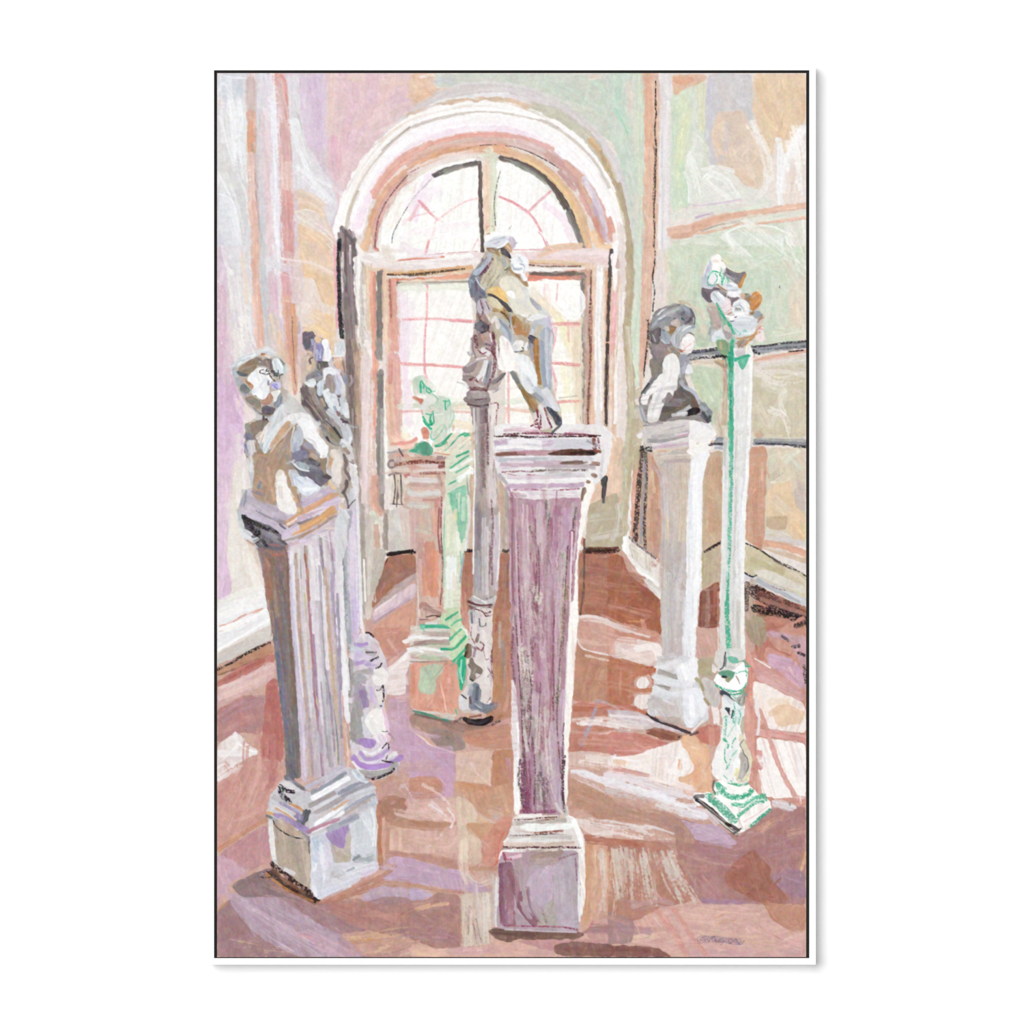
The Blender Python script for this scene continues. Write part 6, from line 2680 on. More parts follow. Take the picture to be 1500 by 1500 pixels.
p50/80 c79ec8 1190,640 1170,860
d50/70 b9aaa8 1210,600 1200,800
c20/60 5a4c58 1220,620 1200,760
p30/90 b5608a 740,640 745,1000 750,1300
p16/80 a04a68 745,880 750,1100 752,1260
p60/80 b87a9c 880,980 900,1200 870,1360
d50/80 b5a696 900,760 900,860
c20/80 6a3a44 880,760 900,840 890,960
p60/80 bd78a0 960,1040 950,1240
p50/80 c9a3cc 1060,1100 1040,1300
d70/90 b3aa9c 1120,960 1100,1160
c40/60 5f4a48 1110,960 1100,1080 1120,1180
p40/90 a84f7c 1190,800 1180,1000
p30/80 9c4a6c 1040,700 1030,860 1000,1060
p20/80 a05070 960,880 940,1000
d90/95 cdc1b9 930,1180 960,1260 960,1380
c40/50 6a4a48 900,1200 930,1350
d30/70 c8c0b8 980,1240 1000,1340
p40/80 b0608a 1000,1340 1040,1500
p60/80 bb6f98 1040,1300 1070,1490
p50/90 c79ab4 800,1200 800,1340
f/95 dccbc6 755,1350 790,1340 800,1500 755,1500
p20/80 a04a5c 810,1360 830,1500
d50/80 cfae98 1150,1200 1140,1480
c30/60 8a6050 1150,1200 1130,1480
c12/60 7a2d50 755,600 765,900 760,1340
c12/50 7a3048 900,600 905,800 880,1100
c12/50 7a3048 1000,900 980,1100
c12/60 8a2d58 1200,700 1190,1000 1185,1300
p14/90 d9c9d8 1225,760 1200,1000
p16/70 c9b9c9 740,600 738,1300
p10/70 9a3c60 740,540 735,900
@ 600 880
f/100 b9879e 740,0 1190,0 1170,300 1160,800 1130,1200 1140,1500 790,1500 760,1100 745,500
f/95 f4f1ef 1180,0 1230,0 1240,120 1220,300 1210,500 1180,900 1160,1100 1160,1400 1150,1500 1120,1500 1130,1000 1150,500
p20/80 dcd5dc 1160,300 1150,600 1120,900
p60/90 b885a0 840,40 850,300 840,500
p80/90 b0708c 900,140 920,400 920,600
p80/90 aa6286 1000,120 1010,400
p60/90 c28aa8 1080,60 1070,300 1040,560
p60/90 b8789c 960,300 960,600 1000,700
f/90 d9d0cc 760,40 790,20 790,180 770,300 755,200
p24/80 c88ea6 790,60 780,300
d70/95 d9d2cc 960,0 970,60
c40/60 7a4a50 900,0 930,90
f/95 d5cdc8 800,350 880,330 885,560 860,620 790,560
c40/60 6a4048 850,380 870,480 850,580
c26/50 8a4a50 810,380 830,560
d50/80 c9bdb4 1110,60 1120,260
c40/60 7a5a50 1120,60 1110,260 1070,400
p40/90 a3547a 860,120 880,340
c20/70 7a2a44 900,340 900,560
c20/60 7a3050 760,200 750,400 770,600
p30/80 cfa0b8 800,140 820,320
d60/80 b9aca6 1080,540 1090,760
c26/70 5a4c44 1090,560 1080,740
p40/90 9a4a78 900,560 920,640 960,660
p50/80 b070a0 960,480 1000,600
p60/90 c39ab8 920,700 920,860
p40/80 cfb0cf 1130,660 1110,900 1100,1060
p70/80 c29cb4 1080,800 1090,1000
p60/90 b3a8a6 830,640 840,740
c50/60 5a4450 830,660 850,820
p50/80 c6bcb8 820,800 840,960
p60/90 a05a76 1000,760 990,860 980,1000
p40/80 b85f70 1040,700 1020,800
c14/70 7a2540 1050,700 1055,900 1060,1080
c20/60 5c3038 860,640 870,800 860,960
d80/90 d2cad0 900,840 940,900 920,1080
c30/60 5a5a54 880,860 920,880 910,1000
p60/80 bf98b0 860,1000 880,1100
p40/80 a1506c 960,900 970,1080
p60/80 c8a8c6 1040,900 1050,1080
f/90 e6e0e6 745,560 775,620 800,900 800,1100 800,1180 770,1200 745,1000
p16/90 fbf9f8 790,900 800,1100 795,1200
p20/80 c79ab4 760,640 780,760
p60/80 cbc0bc 830,1060 840,1180
p60/90 b884ac 880,1120 900,1200
p60/80 b3aaa8 960,1140 970,1300
p60/80 cdb9ce 1050,1100 1060,1300
p50/80 c3a3c3 1100,1160 1100,1400
c70/80 8e3a68 860,1180 860,1330 860,1480
c50/70 4c3a40 940,1180 960,1320 950,1480
c30/80 4a3a3e 810,1180 800,1300 810,1460
c40/60 8a3460 1000,1140 1040,1300
c20/80 4a3038 1135,1140 1125,1300 1130,1480
d50/80 d6d0cc 960,1290 930,1480
p60/90 a86a92 860,1240 870,1460
c60/70 7a2c50 850,1300 880,1480
c26/60 5a3a40 930,1260 970,1340 1000,1480
p30/80 f0eeee 780,1200 775,1400 800,1500
@ 600 1110
f/100 b890a8 810,0 1130,0 1140,300 1140,420 820,420 820,300
f/100 f1f0f2 760,0 810,0 820,340 800,420 765,420
f/100 eeeced 1130,80 1150,0 1160,120 1150,300 1150,420 1200,430 1240,500 1280,580 1280,700 1290,900 1280,1100 1250,1180 1230,900 1225,640 1190,540 1130,430
p60/90 a05a86 870,40 880,200 870,360
c70/80 86305a 850,60 860,250 850,380
p60/80 bca0b8 960,40 980,260
p50/80 b9b0b0 940,140 950,340
p60/80 c8b0cc 1060,60 1080,300
p40/80 bda9c6 1110,120 1100,380
c40/70 4e3a44 950,120 930,240 940,300
c40/60 6a3650 1000,160 990,340
c20/70 4a2838 810,20 800,160 830,360
c20/70 4a2838 1130,20 1120,250 1140,400
p30/80 a8628c 920,320 1020,360
c30/80 9a3c6c 820,390 940,400 1060,390
p40/80 cdc8ca 1080,340 1120,400
p20/90 b9b3b6 1140,360 1150,430
f/100 ddd8d8 760,430 1150,420 1230,480 1240,620 1250,680 700,700 680,640 720,580
p26/90 eceaeb 800,425 960,420
p30/90 c9aea0 1000,450 1130,440
c10/90 6c3434 770,455 900,450 960,440 1080,435
c10/80 8a4a44 930,460 1060,450
p30/90 b5a9a6 760,480 900,475 1140,460
f/100 e9eff0 800,495 850,480 1080,490 1180,480 1220,490 1180,520 1080,530 900,545 820,520
p16/80 d3b3a6 780,535 900,550 1100,535
c16/90 9a4a44 920,550 1020,545 1120,535
c12/90 5a3236 740,570 860,570 1000,560 1150,565
p26/90 cfc6c4 720,580 900,580 1180,570
p30/90 e3e6e8 800,610 900,600 1080,605
p26/80 b9b0b0 900,590 1180,585
p40/90 d9bdb0 720,640 900,640 1200,630
p30/70 c5a99c 1000,640 1200,625
c16/95 5e2434 690,655 800,660 900,655 1000,660 1100,655 1250,660
p16/90 f7f5f6 690,620 720,590
p20/90 fbfafb 660,740 680,690 750,680
p40/90 fbfafa 1200,460 1240,560 1260,640
f/100 b19aae 650,760 680,700 900,690 1230,680 1250,900 1240,1280 700,1260 630,1240 640,1000
p50/90 c68fa8 700,720 800,720
p20/90 ecc9da 720,740 820,715
c20/90 b03a60 690,700 700,740 740,740
p90/80 ae8c8c 960,740 1000,760 1100,710
p60/80 a98a80 900,700 1100,690
c60/40 8a6a60 900,740 1100,700
p60/80 bd90a4 860,700 840,780
f/95 97607c 650,770 760,760 760,1000 780,1240 680,1240 660,1100
p30/80 7f4464 670,780 670,1000 690,1200
p40/80 b08098 740,1060 740,1200
p60/90 aa6f88 720,860 730,1100
p60/100 94586f 730,840 760,900 790,1000 840,1120 920,1210
p60/80 ad96a2 800,800 820,960
p40/70 a88c90 790,760 800,840
p60/70 b8a7b8 840,1060 880,1150
f/95 c0a7c4 850,920 900,840 1000,780 1050,790 1050,1030 980,1090 900,1070 870,1000
p60/60 c5a0c8 920,1000 1020,900
p40/60 cbb0cb 960,880 1000,820
f/95 b3a2b6 1050,780 1220,700 1240,900 1230,1180 1230,1270 1070,1250 1060,1050
p60/60 baa9be 1100,800 1120,1100
p40/60 c0a6c3 1120,1200 1200,1240
p40/60 a5969f 1200,900 1220,1100
f/95 aaa09c 960,1100 1050,1030 1070,1100 1070,1250 930,1240
p40/60 b5a598 1000,1130 1000,1220
c20/50 6f6260 960,1100 1000,1200
c10/80 9c3a60 660,780 655,1000 670,1220
c12/90 a83a66 690,1230 900,1235 1100,1240 1230,1260
c10/60 8a4060 1090,740 1230,700
c10/60 8a4060 1215,740 1225,900
p26/80 d6d3dc 640,1000 625,1160 625,1230
p30/90 dfdbe0 640,880 635,1080
p14/80 c9b8cc 700,1260 1000,1270 1220,1280
p16/90 e6e6ee 1245,700 1240,1000 1245,1200
# 33 painted_statue
@ 600 100
f/100 dcdde2 540,1290 560,1240 640,1230 720,1225 760,1260 740,1300 720,1340 640,1320 560,1310
p30/90 f1f1f4 560,1290 640,1260 720,1240
p20/80 c0c2ca 570,1310 640,1300 700,1280
p30/80 c3b8c8 760,1260 780,1290 750,1310
p30/90 c9a880 720,1290 740,1340
p20/80 8a6a48 640,1330 700,1310
f/100 b9ad98 570,1320 640,1310 700,1330 740,1400 740,1500 480,1500 540,1380
p60/90 4c4848 660,1330 700,1350 720,1390
p20/80 66584c 620,1330 640,1350
p40/90 d6cba8 640,1400 660,1480
p40/80 9f8a70 590,1400 570,1480
p40/90 a2a0b0 560,1400 520,1460
p60/90 eef0f2 760,1400 800,1420 850,1400
p50/90 dfe1e6 770,1480 840,1450
c14/80 5e4a48 560,1420 600,1400
c12/90 201c20 725,1380 745,1395
c12/90 201c20 720,1400 740,1412
c3/80 555555 730,1175 745,1155
c3/80 555555 830,1220 850,1205
@ 600 360
f/100 c3b9a4 540,60 640,50 720,80 780,180 860,260 870,350 960,440 1040,540 1000,700 1030,900 1060,1100 1110,1200 1120,1300 1060,1380 930,1350 890,1230 780,990 730,920 660,900 650,720 580,520 520,380 440,280 440,200 500,150
f/100 8b8c96 540,60 560,180 510,280 560,330 560,400 500,420 440,340 430,260 450,190 510,150
p40/90 5e5c68 470,240 480,330 520,380
p30/80 a9a9b3 450,220 450,300
p40/80 70707e 500,200 540,180
p30/80 8f7f80 560,120 540,200
c50/70 6a4450 580,100 560,160 530,220
c40/60 5a4a50 540,350 560,400
c50/60 7a6a5c 620,80 600,180 560,260
p60/90 d9cfac 660,60 640,140 620,200
p60/90 b9ad90 700,60 700,160 640,220
p60/80 c9bd9c 560,240 620,240 680,240
c40/50 7d6c5c 540,230 600,250 560,300
c50/50 5c4c44 640,100 620,180
c40/60 84765c 680,160 720,160
p60/90 e3deca 700,240 780,260 820,300
p80/90 e6e3dc 740,260 800,320 850,380
p50/90 efeeea 780,240 850,300 870,350
p60/90 e8c98c 590,330 650,340 690,360
p60/90 dfc79a 600,400 660,440
p50/80 e6d6a8 620,370 700,430 720,440
f/100 fbfaf6 700,340 740,330 790,380 780,400 740,390
p40/90 cfcfcf 740,420 800,440 860,470
p24/95 4e4a4c 580,360 640,380 700,430 750,480
p20/80 6a6466 690,430 750,490
p30/90 a98c68 620,470 680,460 720,480
p50/90 a8845c 680,480 720,520 740,540
c10/90 3a3434 675,485 710,520 740,570
p60/95 d6d8d6 800,460 880,470 960,500
p60/90 dfe0e0 860,420 940,460 1000,520
p30/90 a9a8b0 880,400 940,460
f/100 f4f2f0 800,500 860,470 880,510 850,525 820,520
p60/95 eceded 860,560 930,520 1000,540
p50/90 c9cdd6 960,560 1000,560 1000,640
p40/80 cbbbd0 1020,530 1040,600
p60/90 ad8050 760,540 800,580 860,600
p70/90 b98254 780,620 840,620 870,640
p30/80 8a6038 760,520 740,600
p60/80 b5a08c 860,560 850,600
p40/90 b9bfc9 930,560 900,620 880,680
p30/90 dadde0 910,620 880,680
f/100 bcc3cb 640,520 700,550 760,640 780,720 740,760 700,700 660,600
p20/80 8f98a6 660,540 720,620 740,700
p16/90 d3d8dd 740,480 740,560 760,640
p12/80 8d97a4 735,500 735,580
f/100 f1eeec 770,700 820,680 840,720 820,770 770,790 730,770
p40/90 d9dde0 760,760 780,740
p10/90 35343a 825,745 835,752
p12/80 5f6470 770,780 800,775 830,770
f/100 efeeee 830,740 870,690 880,720 860,780
p40/95 46454e 880,670 900,680 920,690
p40/90 5e5d68 890,700 900,740
p50/95 a9a3ac 890,740 910,820
f/100 a87a4c 920,660 950,700 950,860 970,1030 930,1010 920,880 900,760
p30/80 966c40 940,740 940,900
p20/70 c4935c 930,700 935,800
f/100 aeb4c0 950,640 1010,580 1060,640 1040,800 1040,1080 1000,1060 970,1000 950,800
p30/80 c9ced8 1000,620 1000,800 1010,1000
p30/80 98a0b0 970,700 980,900 990,1040
p20/80 dde0e6 1040,640 1030,900
p14/60 e0a0b0 1050,620 1010,700
f/100 f8f5f2 660,640 730,700 770,790 820,800 810,920 740,920 680,920 640,900 660,760
p60/90 fbf9f6 720,820 760,880
p20/70 eed0bd 780,860 800,900
p14/60 e9b9c0 720,700 720,760
p26/90 eee6e3 600,560 630,520 650,600
f/100 eceff2 780,800 860,790 900,860 930,940 940,1060 880,1090 840,1050 800,960 780,900
p40/80 dfe3ea 840,1000 900,1040
p50/80 f6f7f8 830,860 870,940
c20/40 9b96a4 860,960 900,1020
f/100 8f826e 735,920 780,920 810,1000 850,1070 890,1090 940,1160 960,1210 900,1230 860,1160 800,1040
p30/90 7e8088 750,930 790,1000
p30/90 9b7040 830,1060 870,1120 900,1180
p40/90 b08a68 900,1130 930,1200
p60/95 c3c7d0 930,1060 990,1130 1040,1220
p60/95 dedee4 990,1060 1040,1130 1080,1200
p40/90 9a9ca6 920,1090 960,1130
p40/90 e9e6e8 960,1180 1020,1280 1060,1330
f/100 555864 990,1170 1060,1200 1110,1250 1125,1300 1090,1330 1040,1250
p20/80 3b3d48 1040,1210 1100,1280
p16/90 55565c 1100,1320 1060,1350 1045,1375
f/90 e6e0e2 890,1230 960,1210 1000,1280 1040,1340 930,1350
c16/90 7a2a3c 930,1200 940,1260 920,1300 960,1300
c14/90 7a2a3c 890,1320 940,1300 950,1340
c12/90 5a2434 960,1240 960,1320
c14/85 7a3040 990,1190 1010,1260 1040,1330
c10/80 8a3a4a 920,1330 970,1330
f/100 eff0f3 740,110 800,70 860,90 870,130 840,160 780,200 750,170
p30/90 b9bec6 760,130 790,190 830,190
p26/90 d3d6dc 800,100 820,150
p16/80 a2a8b2 830,160 820,190
f/100 eef0f2 820,170 860,160 870,200 860,250 830,230
p20/80 c3a08c 850,260 870,230
p30/90 cbb3a2 740,190 800,210
# 32 painted_pedestal
@ 0 0 1
p7/85 b98aa2 752,760 754,840 756,900 760,980 764,1060
p6/80 a3607c 762,740 764,820 768,900 770,960
p8/80 c39aac 772,800 774,870 776,930
p6/80 a25f7e 790,800 788,860 786,920 790,980
p9/85 bd90ac 800,830 804,880 806,930
p7/85 a45a7c 812,840 810,900 812,960 808,1010
p6/80 c29cba 822,820 818,880 814,940 818,1000
p5/80 b3738f 796,900 800,960 804,1020
d6/80 c6bab2 826,840 822,900 820,960 818,1010
c3/70 6a3a44 776,860 772,900 778,950
c3/70 7a2c4c 758,780 760,860 764,940
c2.5/70 5a3c44 832,800 828,860 826,920 824,960
c4/60 8a4058 786,840 784,900 782,950
c3/70 8a2f50 800,900 802,960 806,1010
p3/80 efe8ec 838,780 836,860 834,940 832,1000
p7/80 b07c94 765,1040 768,1100 772,1150
p7/80 a8809c 780,1060 782,1130 784,1180
p8/80 bda0b6 810,1060 812,1110 812,1160
c3/70 5e3848 766,1040 768,1090 768,1150
c3/70 4a3038 826,1060 824,1120 826,1180
c5/55 7a2c50 780,1090 782,1140 784,1190
p5/90 f2f0ee 836,900 834,960 832,1020 828,1080
p3/60 8a5068 750,730 750,800 752,880 754,960
c4/60 6e5a54 800,740 803,800 800,850
c4/60 5c4a48 790,1100 794,1150 798,1190
d10/75 cdc3bc 766,1030 768,1070 772,1100
c3/60 7a5a60 764,1020 770,1060 776,1100
# 30 painted_pedestal
p10/85 8f7264 398,820 404,870 410,930 416,990 422,1050
p8/85 7d716f 412,840 418,900 424,960 430,1040
p5/80 71728a 404,900 410,960 416,1020 420,1080
p6/85 8b6a5e 422,830 424,890 428,960 432,1030
p4/90 cfc6da 425,830 428,900 432,960 437,1020 441,1090
p3/90 e9e4ea 430,830 433,900 438,960 444,1020
p4/85 b08c7c 436,850 439,910 444,980 450,1050
p5/85 dcd4d6 441,850 445,910 450,980 455,1050
p2.5/90 a2606a 449,850 453,900 456,950 460,1010 466,1070
p3/80 cdbf9c 446,870 450,920 453,980
p6/85 e6dde4 457,850 460,910 464,980 470,1060
p4/85 ada6b0 468,830 472,900 476,960 480,1030
p5/85 ece7ec 474,860 476,920 480,980
p3/85 c9a68c 478,850 482,900 486,960 492,1040
p4/85 a898b2 486,840 489,900 492,960 497,1040
p4/85 9a90a4 494,870 497,940 500,1010
p3/80 c9b08c 488,900 492,980 496,1060
p3/80 9c7896 459,930 464,1000 470,1080 474,1130
c3/40 6a7090 410,860 416,940 420,1020
p5/85 efedee 500,830 502,890 506,950 510,1010
# 20 painted_column
p6/85 a9abb2 505,860 507,900 510,930
p6/80 cfc2d8 516,860 518,900 520,940
p5/85 e9e7ec 494,850 498,900 502,940
# 28 painted_column
p6/80 dfdedc 1078,850 1077,900 1079,940
p5/80 f0eeea 1088,850 1088,900 1088,950
p5/80 d6d3cf 1060,850 1058,900 1059,940
p4/80 c6c2bc 1082,860 1081,920 1082,955
c4/80 3fb087 1066,850 1066,900 1067,940
# 26 painted_pedestal
p14/80 c6bdba 978,850 980,900 982,940
p10/80 d0c8c6 994,850 994,900 994,940
p8/85 eceef1 1010,850 1010,900 1010,950
p6/85 f4f4f5 1018,850 1018,900 1016,950
p8/70 c9c3c0 972,860 974,920 976,950
# 10 painted_wall
p10/60 d6dbd0 928,380 930,420 930,460
p12/60 d9dccd 985,380 1010,400 1000,440
p14/50 ccd8c6 1040,372 1100,380 1170,372
p12/50 dcdccf 1000,376 1060,390 1140,388
p10/60 e2d7cc 1150,380 1170,420 1172,470
d14/60 d9dcd0 1120,400 1130,440 1140,480
p16/60 e2d0c4 440,540 444,580 440,610
p14/60 dcc8cc 330,430 334,500 332,560
# 12 painted_floor
p12/80 c59486 880,905 900,915 925,925
p14/80 b07a66 850,850 890,858 930,862
p14/80 a66f60 860,830 900,838 940,850
p12/80 b37b66 860,880 900,888 950,900
p8/80 e6d7d2 846,905 880,908 910,920 950,930
p10/80 cfa294 870,925 900,935 930,940
p12/80 c08a74 850,970 890,975 930,980
p12/80 b98168 860,1000 900,1004 930,1010
p8/80 c57f6e 850,1030 890,1035 930,1038
p6/80 e0d0ca 860,1056 890,1060 940,1066
p10/80 c98f80 850,1085 890,1088 930,1092
p10/80 e9dcd4 860,1110 900,1114 950,1112
p8/80 e4e3e8 850,1132 890,1145 930,1158 970,1166
p8/80 dcd0ce 870,1140 900,1150 940,1164
p12/80 bb8f7c 850,1165 890,1178 930,1188
p10/80 b98a78 860,1190 900,1196 940,1204
d9/80 ddd2ce 860,1200 900,1208 950,1216
p8/80 b2705c 860,1228 900,1232 940,1238
d8/70 d9c7bc 880,1250 890,1290 880,1330
d10/70 d0b8a8 900,1255 905,1300 900,1350
p10/70 bb8f84 880,1340 920,1350
p12/70 a67f84 870,1360 910,1362 950,1364
p14/70 c5a39e 560,1120 600,1124 640,1120
p10/80 d3b0a6 580,1190 610,1196 650,1200
p8/80 b88a74 590,1208 620,1212 650,1214
p10/80 d0a99c 590,1230 620,1234 650,1236
p8/80 bb8c80 570,1250 610,1254 660,1262
p10/80 bfa2b6 560,1268 600,1272 640,1278
p8/80 b9a0b4 570,1290 610,1288 650,1294
p8/80 bf927e 560,1294 600,1298 640,1306
p14/70 a8807e 560,1330 600,1336 640,1346
p14/70 a37c7e 580,1360 620,1370 660,1376
d8/70 c9a08a 560,1380 600,1376 640,1372
p10/70 c6a3b6 570,1060 600,1070 640,1080
p10/70 c4a2ba 580,1090 620,1096 660,1098
p12/70 b97a74 400,1080 402,1120 398,1150
p10/70 c28b84 360,1090 356,1130 340,1160
p10/70 c9968c 330,1120 350,1150 340,1180
# 21 painted_statue
@ 430 480 15
f/100 dcc4ae 150,560 300,480 440,560 470,700 480,860 440,960 250,1040 240,1240 160,1200 130,800
f/90 c9bab0 180,620 290,560 300,900 270,1200 200,1240 150,1000
p60/70 e2cdb2 380,700 330,900
f/100 ecc9a4 440,160 640,230 560,330 460,340
f/100 e9cbab 760,240 900,300 880,560 860,660 820,560 790,340
f/100 dcb59e 850,640 1050,640 1120,980 1000,920 900,820
p40/90 b79a8c 1080,660 1120,840 1150,980
c18/90 5f4f48 1070,660 1085,780 1110,900 1120,1000
f/100 746c76 190,220 260,150 350,120 430,170 430,240 390,330 390,420 330,480 270,450 210,380
p50/80 625c68 300,180 240,300 300,430
p40/80 88808a 260,190 380,160
p50/70 5a5c88 330,340 350,420
p50/90 a9abc8 390,260 420,340 440,420
p70/90 8884a6 430,420 440,520
p50/80 c9b9c4 480,340 440,640
f/95 9490b8 480,360 640,340 650,480 640,720 500,760 480,560
p60/90 c3c8e2 520,500 510,700
p40/90 dde3f2 600,480 590,660
p24/80 6c6cb0 600,480 610,620
p20/70 7a78a8 540,400 560,560
p30/70 8c7c9c 640,400 660,480
f/100 f4f4f6 640,250 720,240 780,300 800,440 840,560 830,660 800,740 680,740 660,600 690,460 620,360
p40/70 dfe2ee 760,440 760,640
p30/70 e9d3d6 660,590 670,690
p40/80 ffffff 720,280 740,400
f/100 d9dde2 890,400 950,300 1050,285 1140,340 1140,500 1080,620 960,620 890,540
p40/80 b9c4cc 1080,360 1040,500
p40/90 eceef0 920,360 930,540
p30/90 f2f2f4 900,620 1040,620 1110,540
p22/90 f2eee8 840,650 880,600
p16/80 c9a898 870,670 960,620
p26/90 5a5258 340,740 360,680 430,650
p40/90 6a6068 350,700 370,780
p16/70 8a8080 280,640 290,590 360,560
p50/80 b7a79c 300,600 420,620
f/100 6c6662 510,780 620,740 740,740 720,800 690,880 640,860 600,920 540,920 520,860
p24/80 9c9a98 560,800 580,900
p16/90 4a4240 660,760 690,880
p16/90 4a4240 700,760 760,820
p16/80 5f5a5e 530,860 570,930
f/100 eceef2 640,880 800,860 900,900 1000,980 880,1060 800,990 740,1010 690,1160 640,1180
p40/80 dfe3ec 720,930 860,920
f/95 8d8890 260,1040 400,1020 520,940 640,940 640,1020 520,1090 440,1100 330,1160 270,1180
p50/80 9aa3b8 540,1000 600,1060 560,1110
p40/80 a9a6ac 330,1000 470,900
f/100 e9eef0 270,1190 330,1160 440,1110 520,1180 460,1290 380,1320 300,1290
p30/80 d3dad6 330,1230 460,1230
p30/80 7a6c78 290,1170 340,1180
f/100 ccd4de 500,1180 640,1150 680,1180 640,1500 520,1500
p30/80 e9edf2 560,1200 580,1480
p40/80 a4b2c4 610,1300 590,1500
f/100 a39590 720,1060 800,1010 850,1060 880,1160 940,1240 900,1440 820,1460 700,1330 690,1180
p50/70 948a92 760,1100 790,1260
p40/70 b5a397 840,1240 860,1400
p60/80 c3c9de 900,1140 950,1300 980,1460
p60/90 e9e9f2 960,960 1040,1120 1100,1300
p40/80 ecd6e0 940,960 1040,1180
p50/80 7f90a8 1130,1060 1140,1220
p60/70 b3a6a8 1260,1060 1290,1180 1220,1280
p80/90 eaf1f6 660,1420 760,1360
p60/80 e9e3de 1100,1220 1130,1460
# 31 painted_statue
@ 335 505 15
f/100 c3b7ac 60,560 140,470 300,380 620,250 820,200 980,250 1130,300 1240,440 1300,700 1290,980 1180,1330 960,1500 620,1500 420,1340 290,1130 180,900
p60/90 a4b0ba 110,520 120,620
p60/90 d9dfe4 200,460 380,340 560,260
p40/90 f5f6f8 220,430 420,290 580,220
p30/80 b4c0c9 300,360 460,280
p100/90 aab4c0 150,640 200,780 250,860
p50/80 c0c6d0 120,580 180,700
f/100 93826f 170,560 300,450 500,310 700,270 700,330 620,440 600,560 480,620 400,700 240,660
p70/80 a48566 300,460 420,400 560,330
p60/80 a07c66 480,440 580,420
p60/80 8a8070 320,580 440,530
p60/90 9a8a7c 700,300 740,360
f/100 5f6670 160,580 200,560 320,620 430,650 400,700 280,690 180,640
p40/70 7c6a52 340,640 420,640
p30/80 4e6080 660,330 760,390
f/100 8a7f7a 620,420 830,300 940,310 960,420 980,540 1000,600 900,580 860,500 760,460 640,470
p60/80 635f68 850,310 930,330 940,500
p40/80 a08878 820,350 880,480
p24/90 d9691f 720,225 790,205
p50/90 f0ddd0 820,240 900,280
p60/80 d9dedf 860,180 960,240
f/100 e3eaee 950,300 1040,280 1130,340 1200,460 1220,600 1180,640 1060,620 980,560
p30/80 b3c6cf 1000,340 1060,560
p30/80 f7f9fa 1080,320 1160,480
p20/80 c6d6dc 1100,440 1150,620
p50/90 8a9088 1160,360 1220,440
p30/80 6f7470 1140,320 1240,430
p60/90 c9d8dc 1250,440 1250,600
p60/80 e6dcd8 1290,440 1290,640
f/100 f3f2f3 400,800 440,680 600,520 740,470 860,500 930,660 1000,760 920,800 900,900 900,1010 820,1200 720,1200 640,1160 560,1150 480,1040 560,930 440,860
p80/70 e3e6f0 620,560 500,760
p60/80 fcfbf6 620,820 760,860
p60/80 dbe3ef 820,760 700,900
p60/80 b9cfe2 500,1050 620,980
p50/80 dde6f0 560,1000 700,930
p50/90 f9fafc 640,1150 720,1040
p60/80 d9deea 780,960 760,1160
p40/90 eef1f6 860,950 830,1120
f/100 7f8890 1060,1130 1160,1030 1180,1180 1180,1300 1080,1400 960,1330 1000,1260
p50/80 9aa6b0 1130,1080 1090,1280
f/100 f6f4f0 910,1040 1080,1000 1160,980 1100,1080 1040,1260 980,1270 960,1180
f/100 b0867a 860,1080 940,1060 980,1180 960,1270 860,1330 720,1310 700,1220 820,1200
p50/80 c29270 760,1260 900,1180
p40/70 d3a684 880,1120 880,1240
f/95 c9c4e6 920,820 1140,800 1150,960 1040,990 930,960
p60/90 a29cd6 960,880 1060,880
p40/90 8d86c8 1000,920 1060,960
p50/80 7f7cae 880,790 880,870
p26/80 d9d9ee 1080,840 1130,930
c24/95 4a4248 760,550 690,570 680,610 780,640
c28/95 403840 840,540 800,600 800,650 900,640
c20/90 403840 830,590 890,570
p50/90 444856 940,590 1000,620 1010,680
p24/90 54484a 880,610 930,720 1020,800
p20/90 7a665c 920,680 990,790
p20/85 4a4450 960,560 1010,580
p18/90 4a4c5a 1060,620 1050,700
p18/90 4a4c5a 1090,560 1090,650 1060,690
p18/90 4a4c5a 1190,650 1130,670 1110,750
p14/70 4a4c5a 1010,680 1080,690 1180,640
f/100 b58660 340,700 380,720 400,800 540,880 560,940 500,970 420,900 360,820
p40/70 d99f80 480,900 520,940
f/100 7d7f80 230,900 330,820 420,900 480,1000 420,1100 320,1080 260,1000
p40/70 5f7480 360,900 400,960
p50/70 93908c 420,1000 440,1060
p40/80 93a3b4 290,1040 370,1110
f/100 8f8678 330,1160 460,1140 600,1090 640,1160 700,1240 720,1340 700,1440 560,1340 420,1270
p40/80 c08c78 360,1170 520,1160
p50/70 7f8a88 480,1250 640,1220
p60/80 a0947f 580,1340 680,1400
p30/80 c3a06c 540,1120 600,1130
f/100 6c6470 700,1370 860,1330 1000,1360 1040,1460 960,1520 720,1520
p60/70 5a5462 760,1400 900,1440
p60/60 7f8c98 540,1400 620,1480
p50/70 a5a098 900,1330 980,1320
f/95 ebdcd4 1180,640 1290,620 1300,900 1310,1000 1200,960 1180,800
p40/80 c6d0d8 1190,560 1200,640
p50/70 c3a892 1220,980 1300,1040
f/95 d5d3d1 1200,1120 1340,1060 1440,1140 1480,1300 1500,1500 1200,1500
p60/70 c0b4ac 1260,1090 1300,1200
p80/80 dfe6e8 1100,1400 1180,1340
# 27 painted_statue
@ 935 440 12.5
f/100 c3ccb9 640,0 1250,0 1300,380 1280,700 1300,860 1060,880 1040,640 1080,400 1020,220 900,100
p90/70 dccdb5 1080,140 1180,400 1200,600
p90/60 e3cfc0 920,60 1060,200 1090,380
p80/70 c0cbb4 1160,100 1200,300
p50/80 cba78c 780,30 900,40 960,80
p60/80 bccdc2 1090,360 1080,480
p80/70 b9b5a3 1100,560 1200,720
p60/70 bcd3b3 1100,800 1280,780
